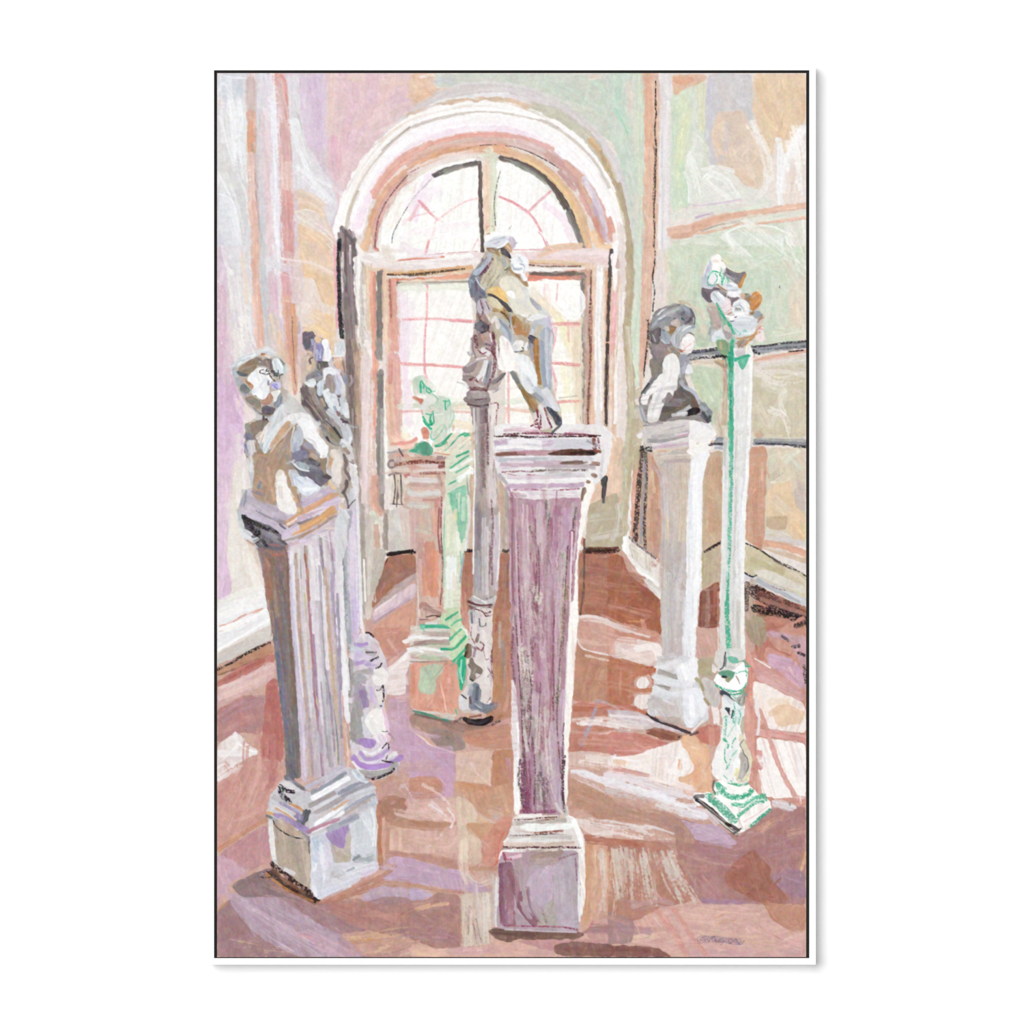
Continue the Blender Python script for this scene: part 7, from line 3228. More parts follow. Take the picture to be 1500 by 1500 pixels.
p40/80 dfe0bd 1080,870 1240,870
f/100 9a9a9c 220,480 260,360 360,240 520,140 720,100 860,90 980,170 1030,280 1040,400 960,470 880,480 700,460 640,600 560,560 440,500 380,640 260,640
p90/90 a7aaac 300,460 420,320 600,200 760,140
p60/90 8b8f94 280,560 380,400 560,300
p40/90 d4d9dc 400,330 520,250 640,200
p24/95 f2f4f6 370,250 430,190 500,150
p20/95 eef0f2 370,340 420,330
p40/80 8a7f80 480,160 560,140 640,110
p60/90 b3b2b0 540,280 660,220
p50/80 bcc6c4 640,200 740,150
f/95 7d7a82 740,240 800,200 960,180 1010,280 1020,420 940,450 860,440 800,340
p60/90 98a0b4 860,140 930,200
p40/80 8d8fa4 880,230 940,260
p40/90 5c5860 960,160 1010,260 980,360
p40/90 5e5058 860,430 930,380 960,330
p30/80 6c5a60 800,260 840,220
p30/80 4f545f 800,330 830,350
p40/80 8f8488 700,180 740,280
p30/80 a99c9a 860,300 940,290
p30/80 c9cdd4 1010,330 1010,400
p16/80 4a4650 1040,320 1030,440
f/100 c9b9b4 590,370 700,320 760,380 780,470 700,480 600,450
p30/80 e0d4d2 610,420 680,400
p30/80 b59a86 740,360 760,450
p16/90 5a6068 650,340 680,330
f/100 9a7550 560,460 620,470 720,480 660,560 590,620 570,560
p20/80 5a504c 620,480 690,500
p20/70 c4925c 590,520 640,510
f/100 c9c6c0 450,500 500,460 560,480 580,580 480,560
p30/60 c9b9a8 500,480 540,520
f/100 6f666c 220,560 300,520 400,480 410,560 390,700 380,800 300,820 240,740
p40/80 4e4a54 400,520 390,640
p26/80 c0bcbc 270,640 310,740
p30/80 a3999b 330,560 300,620
p30/80 5f585f 340,790 380,720
f/100 a9b2ba 400,620 430,560 540,570 590,640 590,740 540,790 450,760
p30/70 c6ced6 420,720 500,780 560,780
p30/70 8d98a4 480,620 500,700
f/100 bfc2c6 590,760 620,640 700,540 820,440 900,450 980,470 960,540 860,600 800,720 760,820 760,880 640,840
p30/80 dcdee2 650,800 660,660 760,520
p24/80 a3a6ac 700,780 700,640 800,520
p24/80 8f969c 740,820 740,660 840,560
p26/90 edeeF0 810,560 880,500 960,470
p30/80 cfd0d6 820,680 900,580 980,520
p40/80 a9aeb4 960,500 1040,460
f/100 f5f0ee 780,740 820,700 940,600 1040,680 1000,760 1030,840 1000,920 960,980 860,980 780,920 760,800
p50/80 fdf8f6 860,700 960,680
p30/80 eac9c6 800,790 840,830
p26/70 e6b9b4 860,860 960,800
p24/80 e8d3d0 860,940 980,900
f/100 cf6a5a 775,905 855,890 850,930 810,945 780,930
p40/90 d9d3d2 780,970 900,980
f/100 948488 260,860 400,790 560,820 540,900 480,1000 420,1120 360,1140 260,1000
p60/80 a59096 380,880 480,900
p50/70 82787f 300,900 340,1000
p40/80 b0a294 560,860 620,860
p50/90 b09a74 640,880 710,900 720,1020
p40/80 bcb0a4 560,870 600,930
f/100 8e857c 220,1040 420,1060 440,1160 460,1280 380,1400 240,1400 200,1200
p50/70 9c8a72 340,1160 300,1300
p40/80 6f6a70 420,1060 440,1120 400,1240
p40/80 9f8f80 390,1230 430,1330
f/100 9fa0a8 760,980 920,980 930,1040 930,1160 870,1220 780,1220 740,1100
p60/80 b0b2be 860,1160 840,1300
p60/90 b6bac6 780,1240 780,1400
f/100 e9e9ee 860,1280 940,1180 1020,1280 980,1340 860,1340
p50/80 a9aa9a 840,1400 960,1360
f/100 efecea 430,1170 500,1020 600,960 690,1000 750,1140 760,1280 740,1400 700,1510 300,1510 400,1340 480,1330
p40/80 fbf9f7 560,1060 540,1240
p30/70 dcd6d6 690,1080 690,1300
p24/60 dcd8d6 600,1000 620,1200 560,1500
p30/80 b9b6b6 440,1200 480,1320
c22/80 35302f 150,360 190,420 180,560 200,700
c40/60 4a4244 180,560 200,800 250,960
c24/80 2e2c34 160,920 130,1060 110,1260 100,1410
# 29 painted_statue
@ 1020 365 13.636
f/100 cfdac6 0,0 420,30 560,150 740,400 1020,400 1500,300 1500,1500 1330,1400 1330,1000 1220,820 1000,900 880,820 920,620 1040,480 700,470 500,250 380,60 220,240 90,640 110,1000 200,1060 300,1500 0,1500
p140/60 c6d6c2 60,200 40,600 60,900
p140/60 e0d8c0 140,300 100,500
p140/60 dedec6 600,150 800,330
p140/70 c3d5c4 1100,600 1000,780
p140/60 c6d6c4 1400,500 1450,900
p140/60 dcd9cc 1450,1000 1400,1400
p100/60 e3d0bc 40,1200 140,1400
p120/60 e0e6de 1300,200 1460,140
f/100 c9ccd8 240,260 340,180 340,380 260,560 400,720 300,800 150,790 80,720 130,560
p60/80 b9bdd0 240,340 180,560
p50/80 d9d9e2 140,740 300,780
p30/80 f0eeF0 240,240 140,540
f/100 faf6f4 280,230 360,120 440,100 500,160 560,260 610,360 560,400 560,560 640,660 400,700 240,700 240,560 320,380
p60/70 efd8cc 350,230 440,250
p40/80 eadfdc 340,160 400,80
p20/80 efb890 400,60 450,90
p14/80 c9a0a0 500,220 530,250
f/100 f0ebee 240,580 340,480 400,560 360,700 240,700
c26/95 35b387 440,460 330,440 250,540 220,650 240,710 340,720
c22/90 35b387 380,480 420,560 400,640 360,680
c34/90 35b387 490,440 470,520 520,560 500,700
c26/90 35b387 540,480 560,560 530,640
c16/80 62c49f 500,370 500,440
c16/80 3eb78b 600,560 580,660
c16/70 5cc4a0 600,560 680,660
f/100 837a80 580,400 640,390 740,450 860,470 960,440 1000,480 900,600 860,720 760,660 620,560
p50/80 72686e 620,420 640,500
p50/80 9c959c 700,540 780,580 820,640
p50/90 b3b4bc 600,520 700,580 760,600
p50/80 8f858c 900,500 820,620
f/100 c48a52 850,700 900,600 950,500 1000,480 990,560 930,680 890,790 820,780
p30/80 d9a070 940,560 890,690
p30/80 e9d3c9 1000,440 1040,490
p26/90 efe6c9 600,320 680,400 780,450 880,450 960,420
p20/80 f0e2a6 560,220 640,300
f/100 e3e6ea 500,740 600,680 700,640 820,720 840,780 900,800 860,870 700,860 600,820
p50/80 b9c1cc 620,720 700,740
p50/90 f3f4f6 700,680 800,730
p24/80 b6bcc6 620,820 820,820
f/100 f4f3f4 600,850 760,850 900,810 880,880 800,920 740,970 640,960
p30/90 b98c68 430,720 520,780 600,830
f/100 756b74 90,740 200,800 320,810 420,760 560,830 620,900 600,960 540,950 480,860 380,820 290,880 280,960 330,1080 200,1050 120,950
p60/80 625c66 160,860 230,1000
p40/80 7f6c76 200,820 320,840
p40/80 998478 460,780 560,830
f/100 dfe3e8 280,920 330,830 420,820 520,880 600,1000 660,1100 600,1200 500,1120 380,1080 300,1000
p50/80 aab1bb 340,900 440,1020
p50/90 f6f7f8 430,870 560,1020
p50/80 eceef2 310,980 400,1080
f/100 f5e6e8 560,1000 680,960 700,1200 600,1300 500,1200
p20/80 eab3bd 520,1180 600,1120 660,1080
p20/80 d99a8a 560,1290 640,1240 700,1200
p16/80 b06a4a 620,1310 700,1260
f/100 87797f 680,990 880,940 860,1000 760,1060 710,1140
f/100 dcb79c 880,880 990,890 970,1000 900,980
p40/80 8f98a8 980,960 1060,920
f/100 9a7a60 980,970 1080,920 1060,1020 980,1010
f/100 d39459 1080,900 1240,810 1310,880 1310,1040 1260,1120 1180,1210 1080,1250 1080,1080
p40/80 e3ae7c 1120,960 1240,880
p50/80 c07f42 1260,1080 1140,1220
p30/80 e9bf95 1180,1100 1280,1000
p40/70 bb8250 1180,900 1230,960
p40/80 f0dfb9 1220,820 1290,880
f/100 eff0f1 720,1120 780,1030 900,990 1000,1030 1080,1120 1080,1250 1020,1330 860,1360 740,1300 710,1200
p60/70 c3c8ce 780,1130 860,1090
p40/80 8f8c90 800,1190 880,1200
p26/80 a3a4aa 880,1120 930,1180 960,1240
p60/80 fcfcfd 960,1100 1000,1220
p50/80 fafafa 780,1300 960,1290
f/100 a07f5c 1050,1280 1180,1210 1140,1330 1040,1310
f/100 9fa3ab 1160,1230 1260,1220 1300,1320 1200,1400 1140,1360
p40/90 f6f2f2 600,1330 720,1360 800,1320
p20/90 5f5a5e 770,1370 800,1350
@ 1020 435 13.636
f/100 bfada6 180,140 350,120 440,180 500,420 520,600 400,660 330,600 260,400
p50/80 d3bfb2 220,160 380,160
p50/80 a6979b 420,560 480,600
p40/70 93b3a2 300,340 320,560
p50/60 c9a9a9 360,420 420,480
p50/80 9a9ea2 290,600 260,740
p30/80 58b394 290,520 330,640 360,680
f/100 9fb8a6 430,240 540,330 660,540 560,560 520,700 500,440
p30/80 8aa596 440,300 500,460
c40/95 3fb38a 410,120 450,240 540,400 640,500 700,620 750,740
c30/80 45b58e 480,280 600,440 660,560
c24/70 6cc4a4 560,440 580,560
f/100 e0d0c8 560,560 640,560 680,640 720,740 640,700 540,660
f/100 aba0a4 540,660 640,690 730,760 660,850 580,800
f/100 e3e6ec 300,820 340,720 440,690 520,720 580,840 480,840 400,860 320,900
p40/60 a9d6c4 420,800 520,830
p40/90 efd8c4 310,920 360,930
f/100 f6f4f4 640,380 760,380 980,360 1100,390 1200,430 1000,440 720,480 680,470
f/100 dadde3 690,520 760,430 980,380 1150,440 1230,430 1200,580 1120,700 1000,790 880,790 760,700
p50/70 e6e9ee 820,460 1060,460
p30/70 bfc6cf 780,560 1080,560
p50/80 f4f5f7 940,740 1080,720 1160,640
p30/70 8ecab6 740,620 840,700
c24/80 5cc0a0 860,760 900,700 980,660 1000,700
c20/70 7cccb2 940,740 960,700
p24/90 55525c 690,490 740,480
p16/90 4a464e 770,410 800,395
p40/90 a9886a 1230,500 1290,410
p40/80 dccfcb 1240,560 1320,520
f/100 f1e4e2 1240,640 1340,560 1340,700 1370,880 1260,900 1160,860 1180,760
p20/80 e6a0b0 1260,640 1340,640
p20/70 eab9c0 1280,800 1350,860
p40/90 c1905e 820,830 960,820 1100,780 1260,700
p30/80 d3a676 1040,860 1200,740
f/100 b3998a 800,860 980,840 1040,860 960,980 820,1020
p30/80 8f7560 850,1000 940,860
p40/80 9aa0aa 930,900 920,1000
p26/80 c4834a 980,960 1080,860
p30/90 f2e9e2 1000,1120 1010,1000 1120,900
f/100 d3c9cc 770,1040 960,1000 1000,1130 960,1200 790,1210
f/95 8ea884 390,870 540,840 640,920 650,1100 600,1160 480,1140 400,1000
p50/70 c4a585 480,900 500,1030
p24/80 5f9a70 430,900 440,1060 500,1140
p24/80 5f9a70 600,920 620,1080
p50/80 cfae8a 430,1260 560,1300
p70/90 a9917c 380,1300 560,1380 620,1360
c60/80 22201f 360,1200 440,1180 540,1190 600,1200
c50/95 2fae82 740,880 700,960 720,1150
c60/95 33a87e 660,1100 650,1250 700,1490
p60/80 3aa880 700,1000 720,1200 700,1480
p60/90 3fae86 780,1260 900,1210 1050,1170
f/90 58b896 840,1260 1050,1170 980,1330 900,1450 860,1340
p24/60 a9dcc8 900,1300 960,1220
p30/80 dfe3e2 940,1300 900,1250
p30/90 f4f2ee 1090,1140 1120,1300
# 33 painted_statue
@ 680 340 12.5
f/100 fbf9f6 380,0 840,0 1500,0 1500,280 920,300 960,200 880,60 700,40 420,160 380,200
c30/80 e2919c 1370,0 1440,100 1490,220
c12/70 e0a0b0 900,320 1200,315 1500,305
p30/60 f0c0c4 1040,320 1140,420 1170,480
p40/90 f5e3d3 400,40 450,20
p16/80 b4784a 420,30 460,20
f/100 dfe1e8 380,220 470,130 600,70 740,60 820,90 800,180 740,240 640,310 580,270 460,270 390,250
p50/80 f5f6f9 420,230 560,240
p30/80 b9bcc8 480,170 620,120 740,100
p40/80 c3c3d0 560,210 640,170
p40/90 f7f8fa 600,280 700,250 790,160
f/95 c7bccb 800,90 860,60 920,130 970,200 900,290 860,330 860,220
p20/70 a4aabb 920,220 980,190
p40/70 d9c6d6 850,110 880,200
f/100 c9a385 740,240 820,190 860,240 860,330 840,390 760,320
p20/80 a97a50 740,270 740,300
p26/80 e9d3c4 780,250 830,300
f/100 a08670 390,280 560,280 640,340 660,440 620,460 540,380 420,330
p30/80 8a6c50 420,310 520,300
p40/70 c3ad90 480,330 560,370
p30/80 b99558 640,380 650,430
f/100 55525c 640,340 690,300 760,300 800,350 840,420 800,470 740,420 680,400
p40/70 6a6a76 720,360 760,440
c14/95 1c1c1e 820,410 880,460
c14/95 1c1c1e 810,450 860,495
f/100 c9c3ad 480,380 600,400 640,480 740,440 800,500 830,600 780,680 740,760 660,860 560,980 430,1040 300,1020 280,880 340,780 440,640
f/95 b3b4b4 690,420 740,440 800,600 740,660 690,560
p60/70 9ea4a8 720,500 740,620
p80/70 d3c6ac 560,480 580,640 520,800
p60/60 b9aa8e 480,420 500,540
p60/70 d9cfb2 620,640 520,900
p60/70 c0b08c 400,760 440,900
p40/70 bfc6c0 640,760 700,700
c50/70 7a4a5c 520,490 460,580 420,660 370,730
c60/60 6a4454 440,620 380,700 320,760
c12/70 5f4a3c 440,780 480,700
c12/70 5f4a3c 330,820 300,880
c14/60 6c5c48 520,820 580,700
c14/60 6c5c48 420,980 480,860
c14/60 6c5c48 460,1030 560,880
c14/60 6c5c48 340,940 400,820
c14/60 5a4c40 600,860 660,760
c20/70 3f3a40 740,700 800,660
c14/70 3f3a40 770,740 830,690
f/100 b6c0ce 130,740 200,680 300,660 380,560 420,500 430,380 480,380 500,480 440,600 330,700 280,800 190,800
p40/70 c9cfda 330,620 400,500
f/100 7c7f8c 90,800 150,760 200,820 270,960 330,1040 390,1100 400,1180 350,1500 230,1500 220,1260 120,1160 80,1000
p40/80 9fb0bc 110,1000 120,880 160,920
p40/80 5f6878 110,1060 140,1180
p40/70 6c4f62 200,920 230,1060
p50/70 565868 300,1080 370,1140
p60/80 93857f 160,1180 220,1260
p26/80 dcdfe6 210,840 290,980 370,1050
c50/60 5f3f50 280,1180 330,1300 380,1400
f/90 cfc6cc 230,1250 400,1200 440,1300 520,1400 520,1500 240,1500
c40/60 5a3448 300,1250 340,1400 340,1490
c26/60 5a4048 400,1280 460,1420
f/100 efcb86 400,1060 540,1010 600,980 700,1040 800,1130 820,1240 800,1300 700,1250 600,1180 480,1120
p60/70 e6b470 600,1080 700,1180 790,1260
p50/60 f2dba6 480,1060 560,1040
f/100 d9cfb0 420,1160 560,1200 660,1260 740,1400 620,1420 520,1360 440,1280
p60/70 e6c08c 540,1400 700,1420
p50/60 cdd2c8 540,1240 600,1300
f/100 e9e4d4 600,960 720,800 860,800 1000,860 1100,960 1170,1060 1180,1180 1240,1300 1380,1500 900,1500 860,1360 800,1200 740,1060
p80/60 ddd8cc 900,900 1060,980 1120,1100
p60/60 efe0b8 680,900 760,1000
p60/70 d9dce0 1080,1000 1130,1140 1120,1260
p80/60 d9dadc 900,1260 1080,1300 1200,1420
p60/70 e9ebec 960,1340 1000,1480
p20/70 bcc0c6 1040,900 1120,980 1160,1100
f/100 fdfdfb 740,1100 830,1060 900,1090 940,1190 970,1240 900,1220 820,1170
f/95 aeb0ba 1180,1160 1240,1200 1340,1300 1460,1450 1380,1440 1200,1290
f/100 504c50 440,1130 520,1130 640,1210 720,1280 800,1350 860,1420 880,1500 800,1440 720,1370 640,1260 560,1200
p26/70 6a686e 700,1300 820,1420
p30/80 a8845c 520,1440 640,1430 800,1490
c16/90 2c282a 680,1460 730,1495
f/100 ab8964 820,640 870,700 940,760 1040,780 1060,880 1180,900 1180,1020 1100,960 980,860 840,790
p26/70 7c6048 940,790 1040,840
f/100 f3f4f6 860,480 900,400 1020,380 1120,440 1180,560 1200,640 1120,700 1100,800 1170,840 1160,890 1090,900 1040,850 1060,760 940,760 870,690 850,580
p60/80 b3bdc8 890,600 920,660 1040,670
p30/80 8f9aa8 900,680 1000,700
p30/80 c9d0d8 960,500 1060,560 1070,640
p30/80 a4b0bc 1030,580 1100,620 1080,740
p26/80 c3cad3 1000,460 1060,540
p30/80 fefefe 1020,620 1080,640 1060,760
p20/80 c6cad0 1040,800 1080,880
f/95 efc6b8 1100,720 1180,700 1190,850 1120,820
# 25 painted_statue
@ 600 360
c18/60 6b3040 520,420 500,480 520,540
p16/80 eee6e4 560,420 560,480 600,560
p14/80 efe9e8 500,480 520,500
c14/70 6b2f3e 600,560 580,620 620,680 600,760 640,840
p16/80 f0eaea 640,580 660,680 640,760 650,860
p12/80 f0eaea 590,640 600,700
c14/70 6b2f3e 660,600 650,700 670,820
# 10 painted_wall
@ 310 100
f/85 e3cdbb 640,1280 890,1260 905,1400 905,1560 760,1500 690,1420
p60/60 e9c9ac 700,1230 800,1300 870,1420
p60/50 ead0b6 660,1340 720,1460
p50/60 e0c4bc 760,1300 840,1400
p40/60 e9cda8 860,1480 900,1600
p60/50 e8d6c8 660,960 760,1000
p50/60 dfc9c0 880,1280 905,1400
p30/60 e6c0c4 908,1200 915,1400 920,1600
@ 310 360
p70/60 e6cdb6 760,520 860,600
p60/60 e9d2bc 700,600 800,660
p50/60 e3c4a6 860,620 900,700
p30/70 f0e3dc 640,110 760,140 880,200
p26/60 f0e3dc 740,260 800,420 880,450
p50/50 d6c6c4 560,60 620,200
# 32 painted_pedestal
@ 0 0 1
s30/40 cfb4bf 762,740 770,860 778,980 784,1100 786,1180
d16/40 d0b3c0 766,760 772,900 778,1020
d14/40 d3b8c6 792,760 796,900 800,1040
d12/40 cdb0bc 816,760 818,900 812,1040
d12/40 c7a9b6 800,1060 804,1170
s14/35 b98a8c 780,760 784,860
s12/35 c9a88e 826,860 822,960
p3/60 d9c6d2 756,760 758,880 764,1000
p3/60 e0ccd8 772,740 774,820
p4/50 dbc9d0 790,900 792,960
p3/60 9a4c6c 784,760 782,820 786,870
p3/60 9a4c6c 806,860 808,930 804,990
p3/50 8f4566 816,720 812,800
p3/60 a65a72 796,1020 800,1080
p2.5/60 92466a 772,960 776,1040 780,1100
c2/70 5c3040 755,900 760,980 764,1040 766,1110
c2/70 6a3448 822,940 818,1000 816,1060 822,1140
c2/70 4c4a44 804,760 802,800 806,830
c2/60 5c3440 792,1000 790,1050 796,1100
c2/60 4c3a3a 776,980 778,1040 774,1090
c3/60 5a4a44 774,960 778,1000 776,1040
d8/75 d9d0c8 762,950 766,990
d8/75 d6cdc6 774,965 778,1000
d10/60 cfc7c2 788,1050 786,1100
d8/70 c9bfba 806,1120 812,1160
d8/60 cfc6c0 780,865 790,890
d7/70 d0c7bf 784,860 788,885
d7/60 bfb29c 778,790 782,820
# 23 painted_statue
@ 570 540 8.4
f/90 c6d8c4 290,140 330,80 400,90 410,150 360,180 340,240 290,220
p40/80 dbe0c8 290,160 310,220
f/80 c9d2c2 330,190 400,140 450,200 520,240 480,310 340,310
p24/60 dfe5d3 480,150 560,220 600,290
p24/60 cfdccb 470,210 560,280
p22/95 35b085 385,160 390,290
p18/95 35b085 400,150 430,210 420,240
p16/90 35b085 460,230 460,280 500,300
p20/90 3fb48a 480,240 520,270 500,300
p12/70 7cc4a4 520,310 580,350 600,390 560,440 500,450
p10/60 8ccbb0 500,320 540,340
f/80 e6e6e0 340,330 460,320 560,330 590,390 540,440 470,460 440,520 400,500 400,420
f/95 f8f5f0 310,335 400,325 470,335 440,365 380,365
f/100 cd7868 290,340 340,360 420,375 420,400 385,440 360,390 300,365
p20/80 d99486 395,510 410,560
f/70 d3dccd 590,350 660,330 740,370 750,450 740,600 700,680 560,720 520,620 540,540 600,480
p40/50 c6d8c8 640,420 620,480
p26/60 e3ded2 600,620 700,640
p12/85 4ab78d 670,400 720,400
p20/90 3fb48a 690,410 695,500
p12/80 3fb48a 735,380 745,430 720,470
p8/60 8ccbb0 640,340 700,340 750,380 755,600 740,640
p10/50 9cd0b8 790,510 795,600 760,700 740,780
p10/60 7cc7a6 540,540 620,550
p16/60 f3f2ec 560,570 660,555
p20/95 35b085 540,530 545,600 550,660 520,690 500,640
p20/90 35b085 430,650 470,700 520,740
p16/90 3fb48a 440,620 470,670 500,700
p14/80 3fb48a 420,640 450,690
f/100 dc8f7c 415,715 470,740 500,790 480,840 440,870 410,820 400,770 430,760
p20/70 e0a084 440,860 480,890
p10/80 58bd96 505,820 520,870 560,870 620,810 660,740 690,700
p8/70 8ccbb0 690,720 700,800 680,840
p10/50 cfdcc9 540,900 640,880
f/95 5f9c80 360,920 430,890 500,920 540,1000 540,1040 420,1060 370,1010
p14/80 3fae84 430,920 430,1040
p14/80 3f7f66 460,920 450,1050
p14/80 55b48c 500,940 520,1030
p30/90 45b288 250,1015 340,1000
p20/70 5fc09a 350,940 390,1010
p16/70 8a6c70 460,900 465,1000
# 22 painted_pedestal
@ 570 540 8.4
f/80 e9e2cc 560,1000 780,820 990,800 1000,860 900,960 760,1092 560,1060
p18/95 2fa87c 570,960 640,950 700,880 770,800
p18/95 3aae84 690,1010 780,920 860,830 900,815 990,820
p20/90 3fb48a 930,830 990,815
p12/80 de9c70 900,900 960,860
p14/80 e3a080 730,980 710,900
p14/80 d98f6a 570,1040 740,1060
p12/70 e6a888 640,980 660,1060
p24/80 f4f4ee 800,1010 900,910 1000,850
p14/70 9fc4b8 870,990 940,930
p16/90 3fae84 830,1092 880,1060 980,1010
# 22 painted_pedestal
@ 595 890 7.28
f/100 d9b8a9 120,0 370,0 370,90 230,130 160,130
p60/80 a9837c 200,20 350,60
p16/90 5d4047 220,100 300,85 370,100
p14/80 86696a 150,130 230,125
p12/80 dedad4 110,0 120,120 100,230
p26/90 dfe0dd 210,165 320,165
p24/95 3fb388 180,215 240,200 340,205 440,215
p20/80 9fcfb0 150,215 190,205
p26/85 dedad2 110,245 300,235 470,240
p40/80 b9a29a 260,290 400,280 460,290
p20/60 9fb796 330,270 440,255
p26/95 f0eff0 30,330 120,310 200,330
p20/90 e6e3e2 200,330 330,350 460,350
p50/80 ad928c 90,390 240,370 460,370
p30/60 9aae90 170,410 330,400 480,390
p14/60 8b6e6e 60,410 200,360
p34/95 efeff2 20,450 90,445 170,470
p30/80 cfc6bf 30,500 160,500 300,480 450,490
p26/60 a5b898 160,540 320,540 420,520
p12/70 e3e0c9 100,520 180,490 300,480
p12/80 8f7c7a 30,575 180,580 430,575
f/100 c8dcb4 390,0 570,0 590,150 640,250 690,350 640,480 540,560 470,560 460,350 480,200 350,170
p40/60 dfd3a8 520,20 500,90
p30/60 c6c39c 480,230 560,290
p22/95 38b286 420,130 480,90 550,50
p20/85 52bb92 480,190 530,150 590,125
p26/90 48b68c 470,340 520,290 590,230
p30/95 2fb080 370,445 500,440 570,380 640,300
p26/95 30b081 490,580 560,520 640,430 670,380
p20/95 f6f5f3 590,215 640,250 650,300
f/100 34b386 540,560 620,490 640,560 640,720 610,860 580,900 560,760
p14/80 b7e6cc 590,560 580,700 600,800
p14/80 b7e6cc 630,660 610,780
p12/80 e6f2e6 560,640 570,760
f/100 dea18c 40,590 380,590 540,580 560,800 560,1092 40,1060
p50/80 d98468 60,620 60,900
p70/70 dc9379 420,640 410,900
p50/80 e09478 300,980 500,1040
p40/70 cf9a82 480,620 500,900
f/95 b7ccb0 150,620 300,600 420,600 380,700 300,760 330,820 310,900 240,940 150,900 120,850 140,760
p40/70 a9a69c 180,650 260,700
p16/70 8f8f90 430,590 340,700 270,770
p50/60 c3d6ba 200,860 290,900
p14/70 f3cdb8 360,760 400,950 420,1080
p20/60 d2a48f 440,760 450,1000
# 24 painted_column
@ 595 890 7.28
f/100 ded4d0 680,0 920,0 920,300 900,600 930,900 900,1000 760,1092 560,1092 560,920 640,860 660,700 640,560 680,380
p50/80 8b8d96 700,10 710,150
p20/70 5c5f68 690,60 700,160
p30/90 c9c6c8 740,60 780,160
c16/95 6a4042 690,5 780,30 860,60 900,45
c16/90 6a3e42 830,60 850,95 900,80
p10/80 3f4550 740,170 780,150 800,190
p10/80 3f4550 780,120 790,200 850,190 850,165
p20/70 878b94 760,200 770,250
p60/90 e9e1de 820,260 850,450 860,640 850,800
c14/60 7a3a4a 700,200 690,300 730,380
p40/90 7a6764 770,290 750,360
p26/90 9a7c94 740,420 720,520
c20/70 6b3042 790,370 830,400 800,460 760,430
c10/50 6b3042 860,380 920,400 900,520 860,560
c12/60 6b3042 870,640 900,700 870,740
c10/50 6b3042 900,560 930,760
c8/50 6b3042 820,440 850,560
f/100 7d6654 660,400 690,380 700,460 700,520 650,550 625,510 640,450
p24/95 3a2b28 640,470 625,520
p30/80 dfe3c0 660,570 665,600
f/100 84766c 690,520 720,560 750,620 810,640 820,680 790,720 740,690 740,780 700,800 670,740 690,660 650,610
p20/90 4a4648 680,760 710,780
p16/80 4c4a50 660,610 680,640
p20/70 a39a90 720,700 740,650
f/100 7a7e8e 720,780 790,830 800,940 770,1000 860,1040 940,1010 900,1092 660,1092 670,920
p50/80 9da0ae 690,840 680,920
p30/90 5c5f70 760,850 750,980
p30/80 b9bcc8 740,1020 800,1060
p60/90 dcdfe6 590,960 620,1060
p16/90 444854 590,930 640,970
p30/80 b3c0b4 660,820 700,860
p20/80 5c4c50 680,960 690,1020
c12/60 7a3040 900,960 860,1020
# 31 painted_statue
@ 350 610 7.28
f/95 b79a84 160,400 300,400 420,300 540,180 620,90 560,240 560,480 520,620 500,700 560,880 640,1010 560,900 480,600 400,560 400,700 390,840 410,960 250,900 130,840 160,640
p50/70 9c9088 420,440 480,330 560,200
p40/70 8a8a8c 520,420 540,520
p60/60 c8a68c 300,560 330,800
p30/60 8090a0 230,480 260,600
p30/60 9a7c88 230,420 290,460
p30/60 6f8494 230,700 210,760
p40/60 c39a7c 200,640 300,740
p40/60 a28474 180,560 200,480
p40/60 7e7a90 160,800 230,830
p30/60 d9ac8c 350,760 380,880
f/95 e4e9ec 380,100 440,60 540,30 520,60 400,200 330,300 290,400 250,380 250,300
p20/80 c0cad2 330,240 270,360
f/95 caa486 540,40 560,60 500,150 400,290 330,350 350,280 400,190 470,90
p20/90 dcc0a6 610,80 520,150 420,270 340,380
p14/80 8a7260 620,85 560,140
f/95 bfc6cf 620,90 660,110 690,190 690,260 660,300 660,360 600,400 550,380 560,280 590,180
p40/70 9da0b4 610,280 600,370
p12/80 eceff2 590,110 560,240 550,370
f/95 85829a 570,370 660,360 740,380 720,460 620,480 560,460
p30/60 6f6c90 640,380 720,400
p40/60 9896a6 740,320 780,300 750,360
p40/70 c0a48c 770,400 820,440
f/100 7a7880 560,480 680,460 800,470 870,500 840,520 840,570 900,620 960,640 970,680 900,740 880,755 800,720 700,680 620,600
f/95 b0b9c2 570,490 680,480 760,540 740,570 640,560 590,530
p16/90 e6eaee 590,510 650,560 740,580
p30/80 8f929c 760,530 820,560
p40/70 6c6070 720,610 780,680 860,720
p30/90 574c54 900,640 960,660
p16/80 a4968e 850,540 890,600
f/100 f3f2f3 620,70 680,120 690,230 760,270 820,300 830,370 880,390 850,450 920,450 960,380 930,300 870,240 830,220 820,120 760,20 640,20
p20/70 d4d2d2 700,230 790,260 830,330
p20/70 dad9da 700,130 720,230
p20/80 ffffff 780,60 820,200 900,300
f/95 e3e8f0 560,660 620,640 740,640 800,700 890,760 760,840 700,860 600,740
p30/70 b3c6dc 600,660 680,720
p40/80 f5f7f9 700,780 820,770
f/95 f2eeea 400,570 480,570 500,640 490,700 580,880 640,1020 540,1060 430,1000 400,900 380,690
p40/60 d9c9c4 440,760 450,860
p16/70 fcfaf8 500,640 510,740 580,860
p20/80 ba9478 510,600 540,690
p40/80 c09a7c 570,760 600,860 640,960
p30/70 c9c0cc 690,860 740,820
f/95 e9e0da 980,480 1080,400 1092,740 1000,700
p40/80 d0a684 980,460 950,560
p20/80 e8c9a0 980,700 1010,760
# 28 painted_column
@ 1030 950 9.1
f/100 d6d2ce 180,0 550,0 570,160 430,180 420,300 160,310 120,230
p40/70 b9a78c 130,180 180,240
